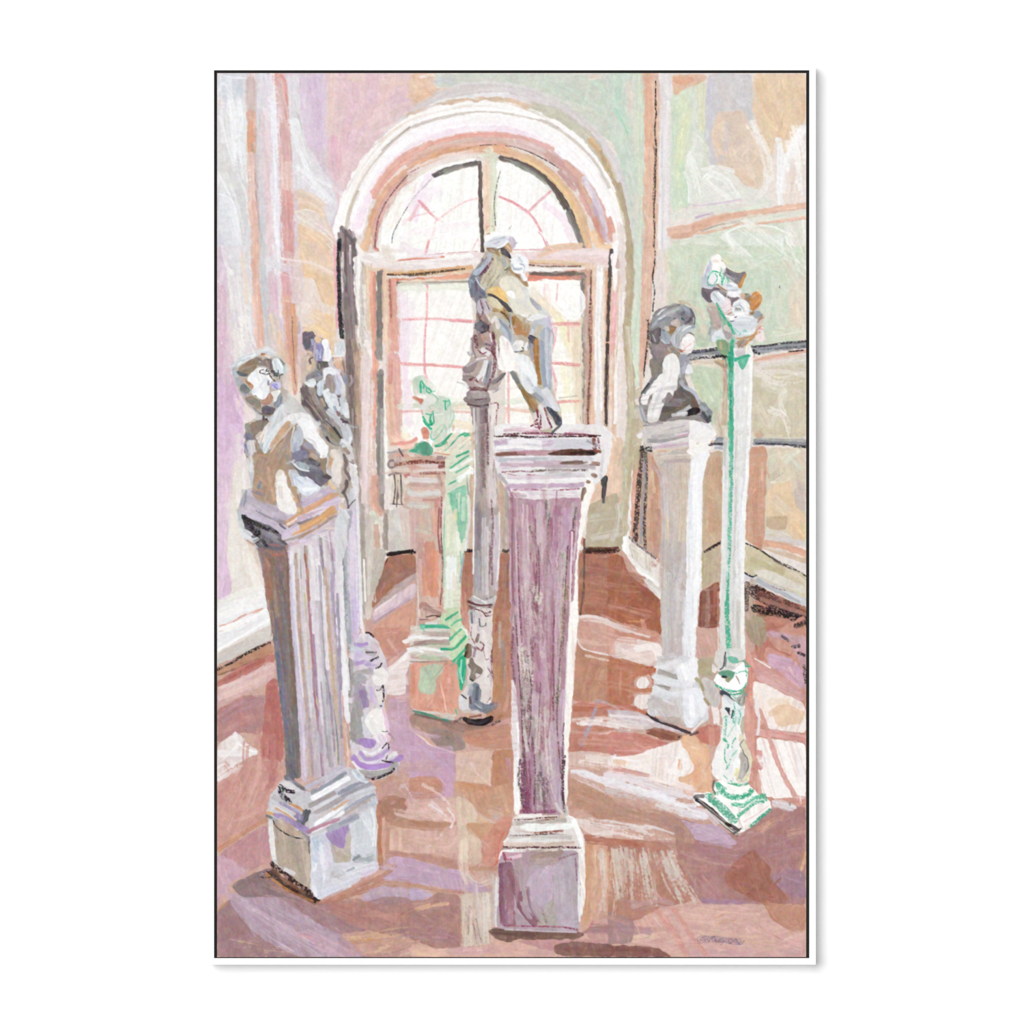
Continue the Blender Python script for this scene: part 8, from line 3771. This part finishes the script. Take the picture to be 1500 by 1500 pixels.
p30/80 efe6dc 150,250 160,290
p20/95 4a4f54 300,50 290,110 270,240 230,280
p30/90 6c7c78 310,120 290,230
f/85 52b694 330,90 480,130 470,190 400,200 330,180
p20/70 9ad4bd 340,0 340,90
p40/80 bcbcbc 350,250 410,260
f/100 f9f8f5 440,190 540,160 590,230 600,400 580,500 500,560 350,560 220,520 140,440 150,390 220,370 300,430 340,460 400,390 430,360
p16/80 dcd2cc 430,250 500,190
f/95 5f9c80 190,320 300,290 400,300 430,350 350,430 330,450 260,380 200,350
f/95 a39c78 280,380 360,380 370,410 340,455 300,430
p24/95 28302e 270,375 310,378
p16/85 a38a6c 440,370 470,420 490,470
c16/95 34ac80 190,490 260,530 340,560 420,575 500,560
c16/95 34ac80 510,555 560,500 580,460
c14/90 34ac80 580,380 570,280 560,180
c14/80 45b48a 430,340 500,310 560,300
p20/80 45b48a 580,240 630,240
c18/95 34ac80 370,610 430,615 490,595
c14/80 6cc4a4 360,570 400,640 460,660 520,590
f/95 3f4a54 230,560 340,590 360,640 450,730 380,700 300,640 250,640
f/100 e3e8ea 250,620 310,610 370,680 460,730 530,790 520,930 480,1092 260,1092 270,920 380,900 330,780 250,690
p20/80 c3ccd2 290,650 380,740
f/90 a39e96 440,680 500,640 580,580 570,680 540,780 500,760
p10/80 6a645c 560,620 540,740
p10/80 6a645c 490,680 480,740
p16/80 d9d0c8 520,660 510,720
f/100 2a2e3a 310,790 370,790 350,860
p20/95 2a2e3a 400,830 380,920
c20/85 40b388 410,740 420,820 400,940 420,1000
c20/85 40b388 480,830 500,900 470,1000 440,1080
c20/80 40b388 310,920 300,1000 270,1080
c14/70 7ccbaa 440,900 430,980
p30/80 e9e4de 260,840 280,900
@ 1020 1060 8.4
f/100 efecea 330,0 540,0 560,140 600,240 690,400 670,560 640,740 450,740 230,680 180,600 240,340 330,280
c26/80 42b389 370,10 350,100 350,200
c24/90 35b083 330,190 390,240 390,300
c14/70 55bb95 480,20 430,80 390,160
c20/80 42b389 480,180 450,230 440,290
c14/80 42b389 350,320 350,440 380,500 370,560
c20/80 42b389 420,440 390,540
c20/70 6cc6a6 500,330 440,400
p40/70 dcdbe2 400,340 390,420
p40/60 dcdbe2 430,520 410,600
f/90 d9cfae 530,120 570,130 600,250 680,380 690,470 650,640 620,720 560,740 470,700 500,600 540,520 540,420 520,400 560,300 530,260
p30/70 dfdcae 650,420 670,480
p24/80 dcd77e 500,560 480,630
p20/70 dcd67c 610,690 640,640
f/90 b3aca6 520,400 560,320 620,420 640,560 590,660 500,710 540,600 550,500
p14/90 6d6c74 570,320 590,380 630,430 640,540 610,600
p12/80 77747a 560,300 540,260 580,200
p10/80 77747a 550,500 540,600 500,700
p10/70 77747a 600,500 590,620 550,700
p40/60 d2cac2 570,480 570,640
f/90 eef0f2 490,420 530,420 540,480 500,540 450,560 460,480
c10/70 42b389 420,700 520,760 600,750 620,720
p14/80 5abd98 340,640 380,680
# 10 painted_wall
@ 310 880
c22/95 2e2422 45,500 130,460 230,400 330,350 420,310
# 12 painted_floor
@ 310 880
c20/95 2e2422 40,504 130,462 230,402 330,352 425,310
f/90 bb8a70 440,300 470,380 300,440 40,545 40,512 200,440
d60/60 dcc0bb 60,700 250,600 430,470
@ 890 1110
d100/80 cfc2b6 60,700 80,860 100,1000
d100/75 cdbfb4 160,700 180,880 190,1020
d90/75 cfc3b8 270,720 300,900 320,1060
d90/75 cdc1b8 380,720 440,900 520,1040
d60/70 d4c8be 450,700 540,880 640,1050
d50/60 c08c7a 120,760 140,1000
d50/60 b98678 330,760 360,1000
d40/60 d9b8a0 20,700 10,1040
d70/60 b08a84 100,1060 300,1090
@ 600 1110
d60/60 cfc4b8 1400,700 1410,900 1420,1100
d50/60 d9a98a 1460,700 1460,1000
d60/50 d6cab4 400,1020 410,1380
d40/60 c0a9a4 500,1040 500,1380
# 10 painted_wall
@ 0 0 1
d26/50 eff0f3 330,120 336,180 340,240
d22/60 f0f1f3 345,150 350,200 356,260
d20/50 eeeff2 325,260 340,300 352,350
d16/60 f1f1f4 400,110 402,200 406,300 408,380
d18/60 eef0f2 430,180 440,220 455,260 480,290
d16/60 f0f0f3 436,250 460,270 490,300
d20/50 f1ece9 440,320 470,340 490,360
d16/50 f0eae8 345,410 350,450 356,500
d20/60 f1eeea 355,470 362,500 372,520
d14/60 f2efe9 1100,180 1120,220 1128,260
d16/70 f4f2f0 1150,210 1160,250 1155,290
d18/70 f5f3f0 1165,190 1172,230 1176,280
d14/60 f2f3ef 1010,230 1020,260 1026,290
d16/60 f1f3f0 1040,250 1065,262 1080,285
d20/50 f0f1ec 1090,330 1120,350 1150,372
d14/60 f3f4f1 1060,345 1090,372 1120,395
d16/50 f0eee8 1150,330 1165,360 1178,400
d16/40 e2e6d6 930,430 930,500 930,560
d18/60 efe9e6 1110,545 1140,560 1178,552
d14/60 f0ece6 1130,600 1150,610 1160,640
d12/60 f4f1ee 320,900 350,888 385,872
d10/70 f6f4f2 322,925 360,908 395,890
d10/40 e9c6c6 500,130 540,120 580,118
d12/40 e9cfd6 500,200 500,260 496,300
d14/40 e6c9b4 560,125 600,118 640,126
d12/40 e8cfd4 330,700 334,760 336,820
d10/40 dcc0dc 325,560 326,620 328,680
d14/40 dfe2bc 1000,140 998,200 992,260
d10/40 c3dcc2 990,160 990,220
d18/40 e6cfa9 1120,120 1126,170 1130,220
d14/40 d9c1a6 1150,130 1160,180
# 12 painted_floor
@ 0 0 1
d10/80 f0e6e2 318,1110 335,1095 360,1090
d8/80 f2eae6 320,1125 345,1112 372,1100
d10/70 ece3e4 320,1140 340,1126 352,1118
d12/60 dcb8ae 330,1020 370,1005 400,990
d8/60 e0c0bc 322,1010 360,995 400,975
d8/50 d9aa9c 380,1100 378,1130 370,1160
d8/50 d8aea0 350,1140 342,1165 330,1190
d10/60 ddb9b0 600,1190 630,1194 660,1200
d8/60 e6d0c4 620,1150 640,1160 660,1176
d6/60 efe4e4 630,1180 650,1195 662,1210
d8/60 dccbd8 590,1150 600,1170 604,1190
d8/60 e3cfc6 690,1120 700,1135 716,1150
d10/50 d3a284 700,1200 720,1210 740,1215
d14/50 cdbbaf 680,1260 684,1320 690,1380
d10/60 d6c9c0 700,1300 704,1340 706,1380
d8/70 eee9ea 848,1058 880,1060 920,1068
d8/70 efe7e2 850,1116 900,1122 950,1128
d8/80 f3eff0 900,1108 940,1114 980,1110
d8/80 eae6ea 860,1135 900,1148 950,1165
d8/80 efecf0 940,1156 980,1172 1020,1190
d6/70 e6dcda 850,1204 890,1212 930,1222
d6/70 ece4e2 870,1224 900,1220 940,1228
d8/60 d9b4a6 850,940 880,944 910,942
d6/70 e6cfc6 860,960 890,966
d8/60 d7a592 940,910 945,925 960,932
d6/70 f3e6e0 925,945 950,950 962,956
d8/50 c47f66 900,980 930,990
d8/60 bf8b74 895,1000 925,1010
d6/60 b05f4a 880,1036 900,1034 920,1038
d8/60 d99a8c 870,1080 910,1086 950,1090
d10/60 f3ede9 1110,1110 1130,1150 1140,1180
d10/60 f6f2ee 1150,1100 1168,1140 1174,1180
d8/60 f2e0cf 1120,1040 1150,1030 1175,1040
d8/60 dba894 1090,940 1100,980 1100,1020
d8/50 d9aab8 1130,960 1150,985 1168,1005
d10/50 c59a94 1000,1250 1040,1262 1080,1268
d10/50 b08a8e 1090,1220 1130,1225 1165,1222
d10/50 cfa08a 1110,1215 1130,1205 1150,1198
d12/50 e0bda8 1020,1330 1060,1336 1110,1340
d10/50 dcb0a4 960,1370 1000,1378 1050,1380
d10/50 d9aba6 1080,1350 1120,1366 1170,1384
d8/60 d6b596 340,1380 380,1388 420,1392
d10/50 b98f92 400,1300 440,1320 480,1338
d8/50 c9a07c 520,1372 560,1362 600,1356
d8/50 b87a70 480,1330 520,1328 560,1320
d10/50 cfb4c2 370,1330 410,1352 450,1376
c2/80 8f7488 1026,1376 1034,1372 1038,1378 1046,1372 1050,1380 1058,1374
c2/80 8f7488 1056,1384 1064,1376 1070,1382 1078,1376 1084,1384 1090,1378
# 32 painted_pedestal
@ 0 0 1
d8/70 d9cdc8 765,860 767,880
d14/50 c4b7bd 824,760 822,820 818,880
d14/50 cbb4c0 772,820 776,900 782,980
s26/45 d6c9cc 800,780 802,900 800,1020 800,1120
d10/60 d9cfcb 800,1040 802,1090 806,1140
d8/60 cfc0bc 770,1010 772,1060
p3/60 a8607c 796,820 798,880 795,940
p3/60 9c5878 808,960 806,1040 802,1080
c2/70 7a3450 812,900 810,960 812,1020
c2/60 7a3450 784,760 786,840 782,880
c2/70 5a3440 780,1080 784,1130 782,1180
s26/50 c3abc8 800,1290 794,1310 792,1330
p5/60 a0688a 740,1275 738,1310 742,1345
p4/60 c48ea6 756,1280 758,1320
p4/60 8c5470 772,1300 778,1330 792,1352
d10/50 c7b0b4 790,1262 820,1258
d8/50 b3957c 780,1256 800,1250
# 10 painted_wall
@ 0 0 1
p10/95 f1f0ee 923,648 922,690 918,740 916,790 918,815
p5/90 fbfbfa 919,660 918,720 914,780 915,812
p8/90 ebe9e6 918,815 935,832 955,846 966,856
p5/80 f6f5f3 921,826 940,840 958,850
d12/70 e6dfd8 925,790 945,812 962,828
s26/55 ece8e6 335,740 342,800 350,850 372,880
d18/60 f0ece8 350,700 358,760 366,820 374,860
d14/60 ebe3e4 352,640 352,690 350,730
s20/40 e6dcd8 345,640 350,720
p8/70 eceae6 326,880 350,870 385,858
# 14 painted_window
@ 0 0 1
p3/70 a9989a 498,370 500,420 503,470
p6/60 a09298 512,370 515,440 518,500
p4/60 b3a2a0 522,520 527,580 528,640 530,700
p4/60 c3b4ac 516,600 520,680 526,760
d10/60 efe9e6 544,560 543,620 542,690
d8/60 f3efec 531,420 533,480 540,520
d6/70 fbf9f7 880,400 878,470 880,540 880,600
p3/60 efd9cc 870,420 870,500 870,580
p5/70 e9d6c6 884,420 884,500 884,580
p6/60 e6d2c4 894,520 893,580 893,640
p4/70 eeb9c0 902,430 901,470 900,500
p5/80 fbf8f8 906,430 904,500 902,560 901,620
s10/60 f7f0ec 560,190 600,172 640,160
s8/50 f8eef4 560,240 600,206 650,186 700,180 760,186 820,214
# 30 painted_pedestal
@ 0 0 1
s10/45 d6ccd6 432,820 440,900 446,980 452,1060
s10/40 d9d0d6 458,830 462,920 470,1010 476,1080
s10/45 cfc4d0 480,830 486,900 492,980 498,1060
s8/40 e0d6de 448,840 454,930 460,1010
s12/50 c6bac2 460,1040 470,1090 476,1130
s10/40 a39a9e 496,1040 500,1090 500,1120
p3/60 c9a898 436,900 442,980 450,1060 456,1120
p3/50 9a8894 470,1000 476,1060 480,1110
p2.5/60 e3cda8 490,960 494,1030 498,1090
s10/40 8f7f78 412,860 420,960 430,1060
d6/60 a38a80 400,830 406,900 414,970
d6/60 6d6f84 414,930 420,1000 424,1070
d8/60 cbb9a6 412,1200 418,1240 424,1262
d8/60 a3948a 424,1210 432,1250 440,1275
d6/60 cdbca8 440,1220 446,1260 452,1290
d5/60 9c8c80 404,1204 408,1235
p3/70 ece8e4 398,1200 400,1230 404,1258
d10/60 f3f3f6 470,1240 474,1280 472,1300
d12/60 e6e8ee 490,1290 520,1278 548,1270
d8/60 b9b6b4 488,1280 500,1285
# 20 painted_column
@ 0 0 1
s8/50 e4e0e8 505,770 507,850 510,920
d6/70 8a8c94 505,850 508,900 511,950
d5/60 e9e6ec 522,780 524,860 526,930
# 32 painted_pedestal
@ 0 0 1
d12/60 cbbfb8 782,900 790,930 796,960
d10/60 cbc0bb 812,820 816,850
d8/60 d0c7c0 798,700 803,740 800,770
d8/50 b4a9a0 792,760 790,800
c2/60 6e3a48 788,800 790,850 786,900
s14/40 c79cba 776,700 780,760 782,820
s12/40 b06c8c 796,720 800,800 800,860
s12/50 cda2c4 816,740 812,800 808,860
# 26 painted_pedestal
@ 0 0 1
d12/50 cdbfb0 985,700 988,760 990,800
d14/50 bfb8b6 982,840 986,900 990,950
d8/50 dcd6d2 970,700 974,780 974,860
p3/50 a99aa0 968,690 972,760 972,830
d8/60 ffffff 1016,680 1014,760 1014,840
# 28 painted_column
@ 0 0 1
d8/60 efeeec 1084,640 1082,720 1080,800 1080,880
p2.5/50 b9b6b0 1078,640 1077,740 1075,840 1074,920
d5/50 a9d6c0 1067,520 1066,600 1064,700
d4/50 bfe0cf 1072,530 1071,600 1070,680
"""
LABELS = {
 '10 painted_wall': 'painted pink, grey and pale green walls',
 '12 painted_floor': 'painted terracotta and lilac floor in patches of light',
 '14 painted_window': 'painted tall arched window, white glass with pink glazing bars',
 '20 painted_column': 'painted white column with lilac twisted base behind the fluted pedestal',
 '21 painted_statue': 'painted grey statue behind the left bust',
 '22 painted_pedestal': 'painted salmon and green pedestal under the window',
 '23 painted_statue': 'small green outlined painted figure',
 '24 painted_column': 'painted slender grey column left of the purple pedestal',
 '25 painted_statue': 'small grey painted figure on the slender column',
 '26 painted_pedestal': 'painted white and grey pedestal under the bust of a woman',
 '27 painted_statue': 'painted grey bust of a woman',
 '28 painted_column': 'painted tall white column with green lines',
 '29 painted_statue': 'painted statuette of grey, white and ochre dabs',
 '30 painted_pedestal': 'painted fluted grey and lilac pedestal at the left',
 '31 painted_statue': 'painted grey bust with turned head at the left',
 '32 painted_pedestal': 'painted purple pedestal in the middle foreground',
 '33 painted_statue': 'painted headless white torso striding above the purple pedestal',
}
SUN_ANGLE = 40; SUN_E = 2.75; TH = 24; TV = 20; AMB = .33
import bpy
K = 0.0007                       # metres per picture element on the frame's front plane
ZC = 1.50                        # height of the picture's centre above the floor
DEP = 0.020                      # how far the frame's front stands off the wall
CAM = 3.0
E = 1.083
S = bpy.context.scene
COL = S.collection
def P(px, py, off=0.0):          # photo coordinates to a point; off = metres in front of the frame's front plane
    return ((px - 750) * K, -DEP - off, ZC + (750 - py) * K)
def lin(v):
    v = np.asarray(v, dtype=np.float64)
    return np.where(v <= .04045, v / 12.92, ((v + .055) / 1.055) ** 2.4)
def link(name, me, parent=None, mat=None):
    o = bpy.data.objects.new(name, me); COL.objects.link(o)
    if parent is not None: o.parent = parent
    if mat is not None: me.materials.append(mat)
    return o
def poly(name, V, F, mat, parent=None, bevel=0.0):
    me = bpy.data.meshes.new(name); me.from_pydata([tuple(v) for v in V], [], F); me.update()
    import bmesh
    bm = bmesh.new(); bm.from_mesh(me); bmesh.ops.recalc_face_normals(bm, faces=bm.faces)
    if bevel: bmesh.ops.bevel(bm, geom=bm.edges[:], offset=bevel, segments=2, affect='EDGES', profile=.6)
    bm.to_mesh(me); bm.free()
    return link(name, me, parent, mat)
def material(name, color, rough=.9, spec=0.0, noise=0.0, bump=0.0, scale=400.0, attr=None):
    m = bpy.data.materials.new(name); m.use_nodes = True; n = m.node_tree.nodes; l = m.node_tree.links
    b = n['Principled BSDF']; b.inputs['Roughness'].default_value = rough; b.inputs['Specular IOR Level'].default_value = spec
    b.inputs['Base Color'].default_value = (*color, 1)
    if attr:
        a = n.new('ShaderNodeAttribute'); a.attribute_name = attr; l.new(a.outputs['Color'], b.inputs['Base Color'])
    if noise or bump:
        t = n.new('ShaderNodeTexCoord'); q = n.new('ShaderNodeTexNoise'); q.inputs['Scale'].default_value = scale; q.inputs['Detail'].default_value = 3
        l.new(t.outputs['Object'], q.inputs['Vector'])
        if noise:
            r = n.new('ShaderNodeMapRange'); r.inputs['To Min'].default_value = 1 - noise; r.inputs['To Max'].default_value = 1 + noise
            x = n.new('ShaderNodeVectorMath'); x.operation = 'SCALE'; x.inputs[0].default_value = color
            l.new(q.outputs['Fac'], r.inputs['Value']); l.new(r.outputs['Result'], x.inputs['Scale']); l.new(x.outputs['Vector'], b.inputs['Base Color'])
        if bump:
            u = n.new('ShaderNodeBump'); u.inputs['Strength'].default_value = bump; u.inputs['Distance'].default_value = .0003
            l.new(q.outputs['Fac'], u.inputs['Height']); l.new(u.outputs['Normal'], b.inputs['Normal'])
    return m
M_wall = material('white_wall_paint', (.975, .975, .975), noise=.004, scale=60)
M_frame = material('white_frame_lacquer', (.965, .965, .965), rough=.5, spec=.05, noise=.006, scale=90)
M_gap_shade = material('gap_shade_black', (.026, .025, .024), rough=.85, noise=.25, scale=300)  # near-black base colour stands in for shade inside the float gap
M_edge = material('canvas_edge', (.80, .78, .75), noise=.05, bump=.4, scale=900)
M_paint = material('acrylic_paint', (.8, .8, .8), rough=.8, spec=.0, attr='paint', bump=.25, scale=700)
# ---- the wall -------------------------------------------------------------
def box(x0, x1, y0, y1, z0, z1):
    return [(x, y, z) for x in (x0, x1) for y in (y0, y1) for z in (z0, z1)], [(0, 1, 3, 2), (4, 6, 7, 5), (0, 4, 5, 1), (2, 3, 7, 6), (0, 2, 6, 4), (1, 5, 7, 3)]
w = poly('wall_back', *box(-3.2, 3.2, 0, .12, 0, 3.0), M_wall); w['kind'] = 'structure'
# ---- the framed picture ---------------------------------------------------
root = bpy.data.objects.new('framed_painting', None); COL.objects.link(root)
root.empty_display_size = .1
root['label'] = 'tall painting of statues on pedestals by an arched window, in a thin white frame'
root['category'] = 'painting'
OX0, OX1, OY0, OY1 = 303.7, 1195.2, 93.8, 1413.2           # outside of the frame
IX0, IX1, IY0, IY1 = 313.6, 1185.6, 102.9, 1403.7          # inside of its front lip
def rail(a, b, c, d):                                      # mitred rail: outer a-b, inner d-c, from the wall to the front
    V = [P(*p) for p in (a, b, c, d)] + [P(*p, -DEP) for p in (a, b, c, d)]
    return V, [(0, 1, 2, 3), (7, 6, 5, 4), (0, 4, 5, 1), (1, 5, 6, 2), (2, 6, 7, 3), (3, 7, 4, 0)]
A, B, C_, D = (OX0, OY0), (OX1, OY0), (OX1, OY1), (OX0, OY1)
a, b, c, d = (IX0, IY0), (IX1, IY0), (IX1, IY1), (IX0, IY1)
for o1, o2, i2, i1 in ((A, B, b, a), (B, C_, c, b), (C_, D, d, c), (D, A, a, d)):
    poly('frame_rail', *rail(o1, o2, i2, i1), M_frame, root, bevel=.0002)
# black ring added for the shadow in the float gap, from the backing up to just under the canvas face
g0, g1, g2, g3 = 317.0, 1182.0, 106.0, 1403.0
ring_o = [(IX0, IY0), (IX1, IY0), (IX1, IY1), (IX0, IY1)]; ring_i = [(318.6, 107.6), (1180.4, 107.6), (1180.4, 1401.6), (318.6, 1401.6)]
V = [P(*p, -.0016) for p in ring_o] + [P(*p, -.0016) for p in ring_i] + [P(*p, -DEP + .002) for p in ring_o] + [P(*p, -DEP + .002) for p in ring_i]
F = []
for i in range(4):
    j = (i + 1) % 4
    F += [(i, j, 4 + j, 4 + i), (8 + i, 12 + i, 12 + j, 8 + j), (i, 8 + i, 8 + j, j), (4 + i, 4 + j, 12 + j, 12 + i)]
lo = poly('gap_shade', V, F, M_gap_shade, root); lo['label'] = 'black ring put in for the shadow in the gap round the picture'
# stretched canvas
X0, Y0 = P(318, 107)[0], P(318, 107)[2]; X1, Y1 = P(1181, 1402)[0], P(1181, 1402)[2]
cv = poly('canvas', *box(X0, X1, -DEP + .0008, -DEP + .014, Y1, Y0), M_edge, root)
# ---- the paint on it ------------------------------------------------------
pt, names = run(STROKES)
i0 = 318 - CX0; i1 = 1181 - CX0; j0 = 107 - CY0; j1 = 1402 - CY0
col = pt.col[j0:j1 + 1, i0:i1 + 1]; hgt = pt.hgt[j0:j1 + 1, i0:i1 + 1]; ids = pt.id[j0:j1 + 1, i0:i1 + 1]
H_, W_ = hgt.shape
lc = lin(np.clip(col, 0, 1)) / E
hh = .0001 + np.clip(hgt, -.2, 1.2) * .00016
yy, xx = np.mgrid[0:H_, 0:W_]
PX = (318 + xx - 750) * K; PZ = ZC + (750 - (107 + yy)) * K; PY = -DEP + .0008 - .0001 - hh
cid = ids[:-1, :-1].copy()
cid[cid < 1] = 1
for m, nm in enumerate(names):
    mask = cid == m + 1
    if mask.sum() < 20: continue
    cy, cx = np.nonzero(mask)
    v00 = cy * W_ + cx
    quads = np.stack([v00, v00 + W_, v00 + W_ + 1, v00 + 1], 1)
    used, inv = np.unique(quads.ravel(), return_inverse=True)
    n = len(used); nf = len(quads)
    me = bpy.data.meshes.new(nm.split()[1])
    me.vertices.add(n)
    me.vertices.foreach_set('co', np.stack([PX.ravel()[used], PY.ravel()[used], PZ.ravel()[used]], 1).astype(np.float32).ravel())
    me.loops.add(nf * 4); me.loops.foreach_set('vertex_index', inv.astype(np.int32).ravel())
    me.polygons.add(nf); me.polygons.foreach_set('loop_start', (np.arange(nf) * 4).astype(np.int32)); me.polygons.foreach_set('loop_total', np.full(nf, 4, np.int32))
    me.polygons.foreach_set('use_smooth', np.ones(nf, bool))
    me.update(calc_edges=True)
    at = me.color_attributes.new('paint', 'FLOAT_COLOR', 'POINT')
    cc = np.ones((n, 4), np.float32); cc[:, :3] = lc.reshape(-1, 3)[used]
    at.data.foreach_set('color', cc.ravel())
    o = link(nm.split()[1], me, cv, M_paint)
    if nm in LABELS: o['label'] = LABELS[nm]
# ---- light: broad soft daylight from the upper left, white room around -----
from mathutils import Vector, Euler
sun = bpy.data.lights.new('window_daylight', 'SUN'); sun.angle = math.radians(SUN_ANGLE); sun.energy = SUN_E
so = bpy.data.objects.new('window_daylight', sun); COL.objects.link(so)
dirv = Vector((math.tan(math.radians(TH)), 1.0, -math.tan(math.radians(TV))))     # travels right, into the wall, down
so.rotation_euler = dirv.to_track_quat('-Z', 'Y').to_euler()
so.location = (-1.5, -2.5, 2.8)
wd = bpy.data.worlds.new('white_room'); S.world = wd; wd.use_nodes = True
wd.node_tree.nodes['Background'].inputs['Color'].default_value = (1, 1, 1, 1); wd.node_tree.nodes['Background'].inputs['Strength'].default_value = AMB
cam = bpy.data.cameras.new('camera'); cam.sensor_width = 36; cam.lens = 36 * CAM / (1500 * K); cam.clip_end = 50
co = bpy.data.objects.new('camera', cam); COL.objects.link(co); co.location = (0, -DEP - CAM, ZC); co.rotation_euler = (math.pi / 2, 0, 0)
S.camera = co
S.view_settings.view_transform = 'Standard'; S.view_settings.look = 'None'; S.view_settings.gamma = 1; S.view_settings.exposure = 0
S.view_settings.use_curve_mapping = False
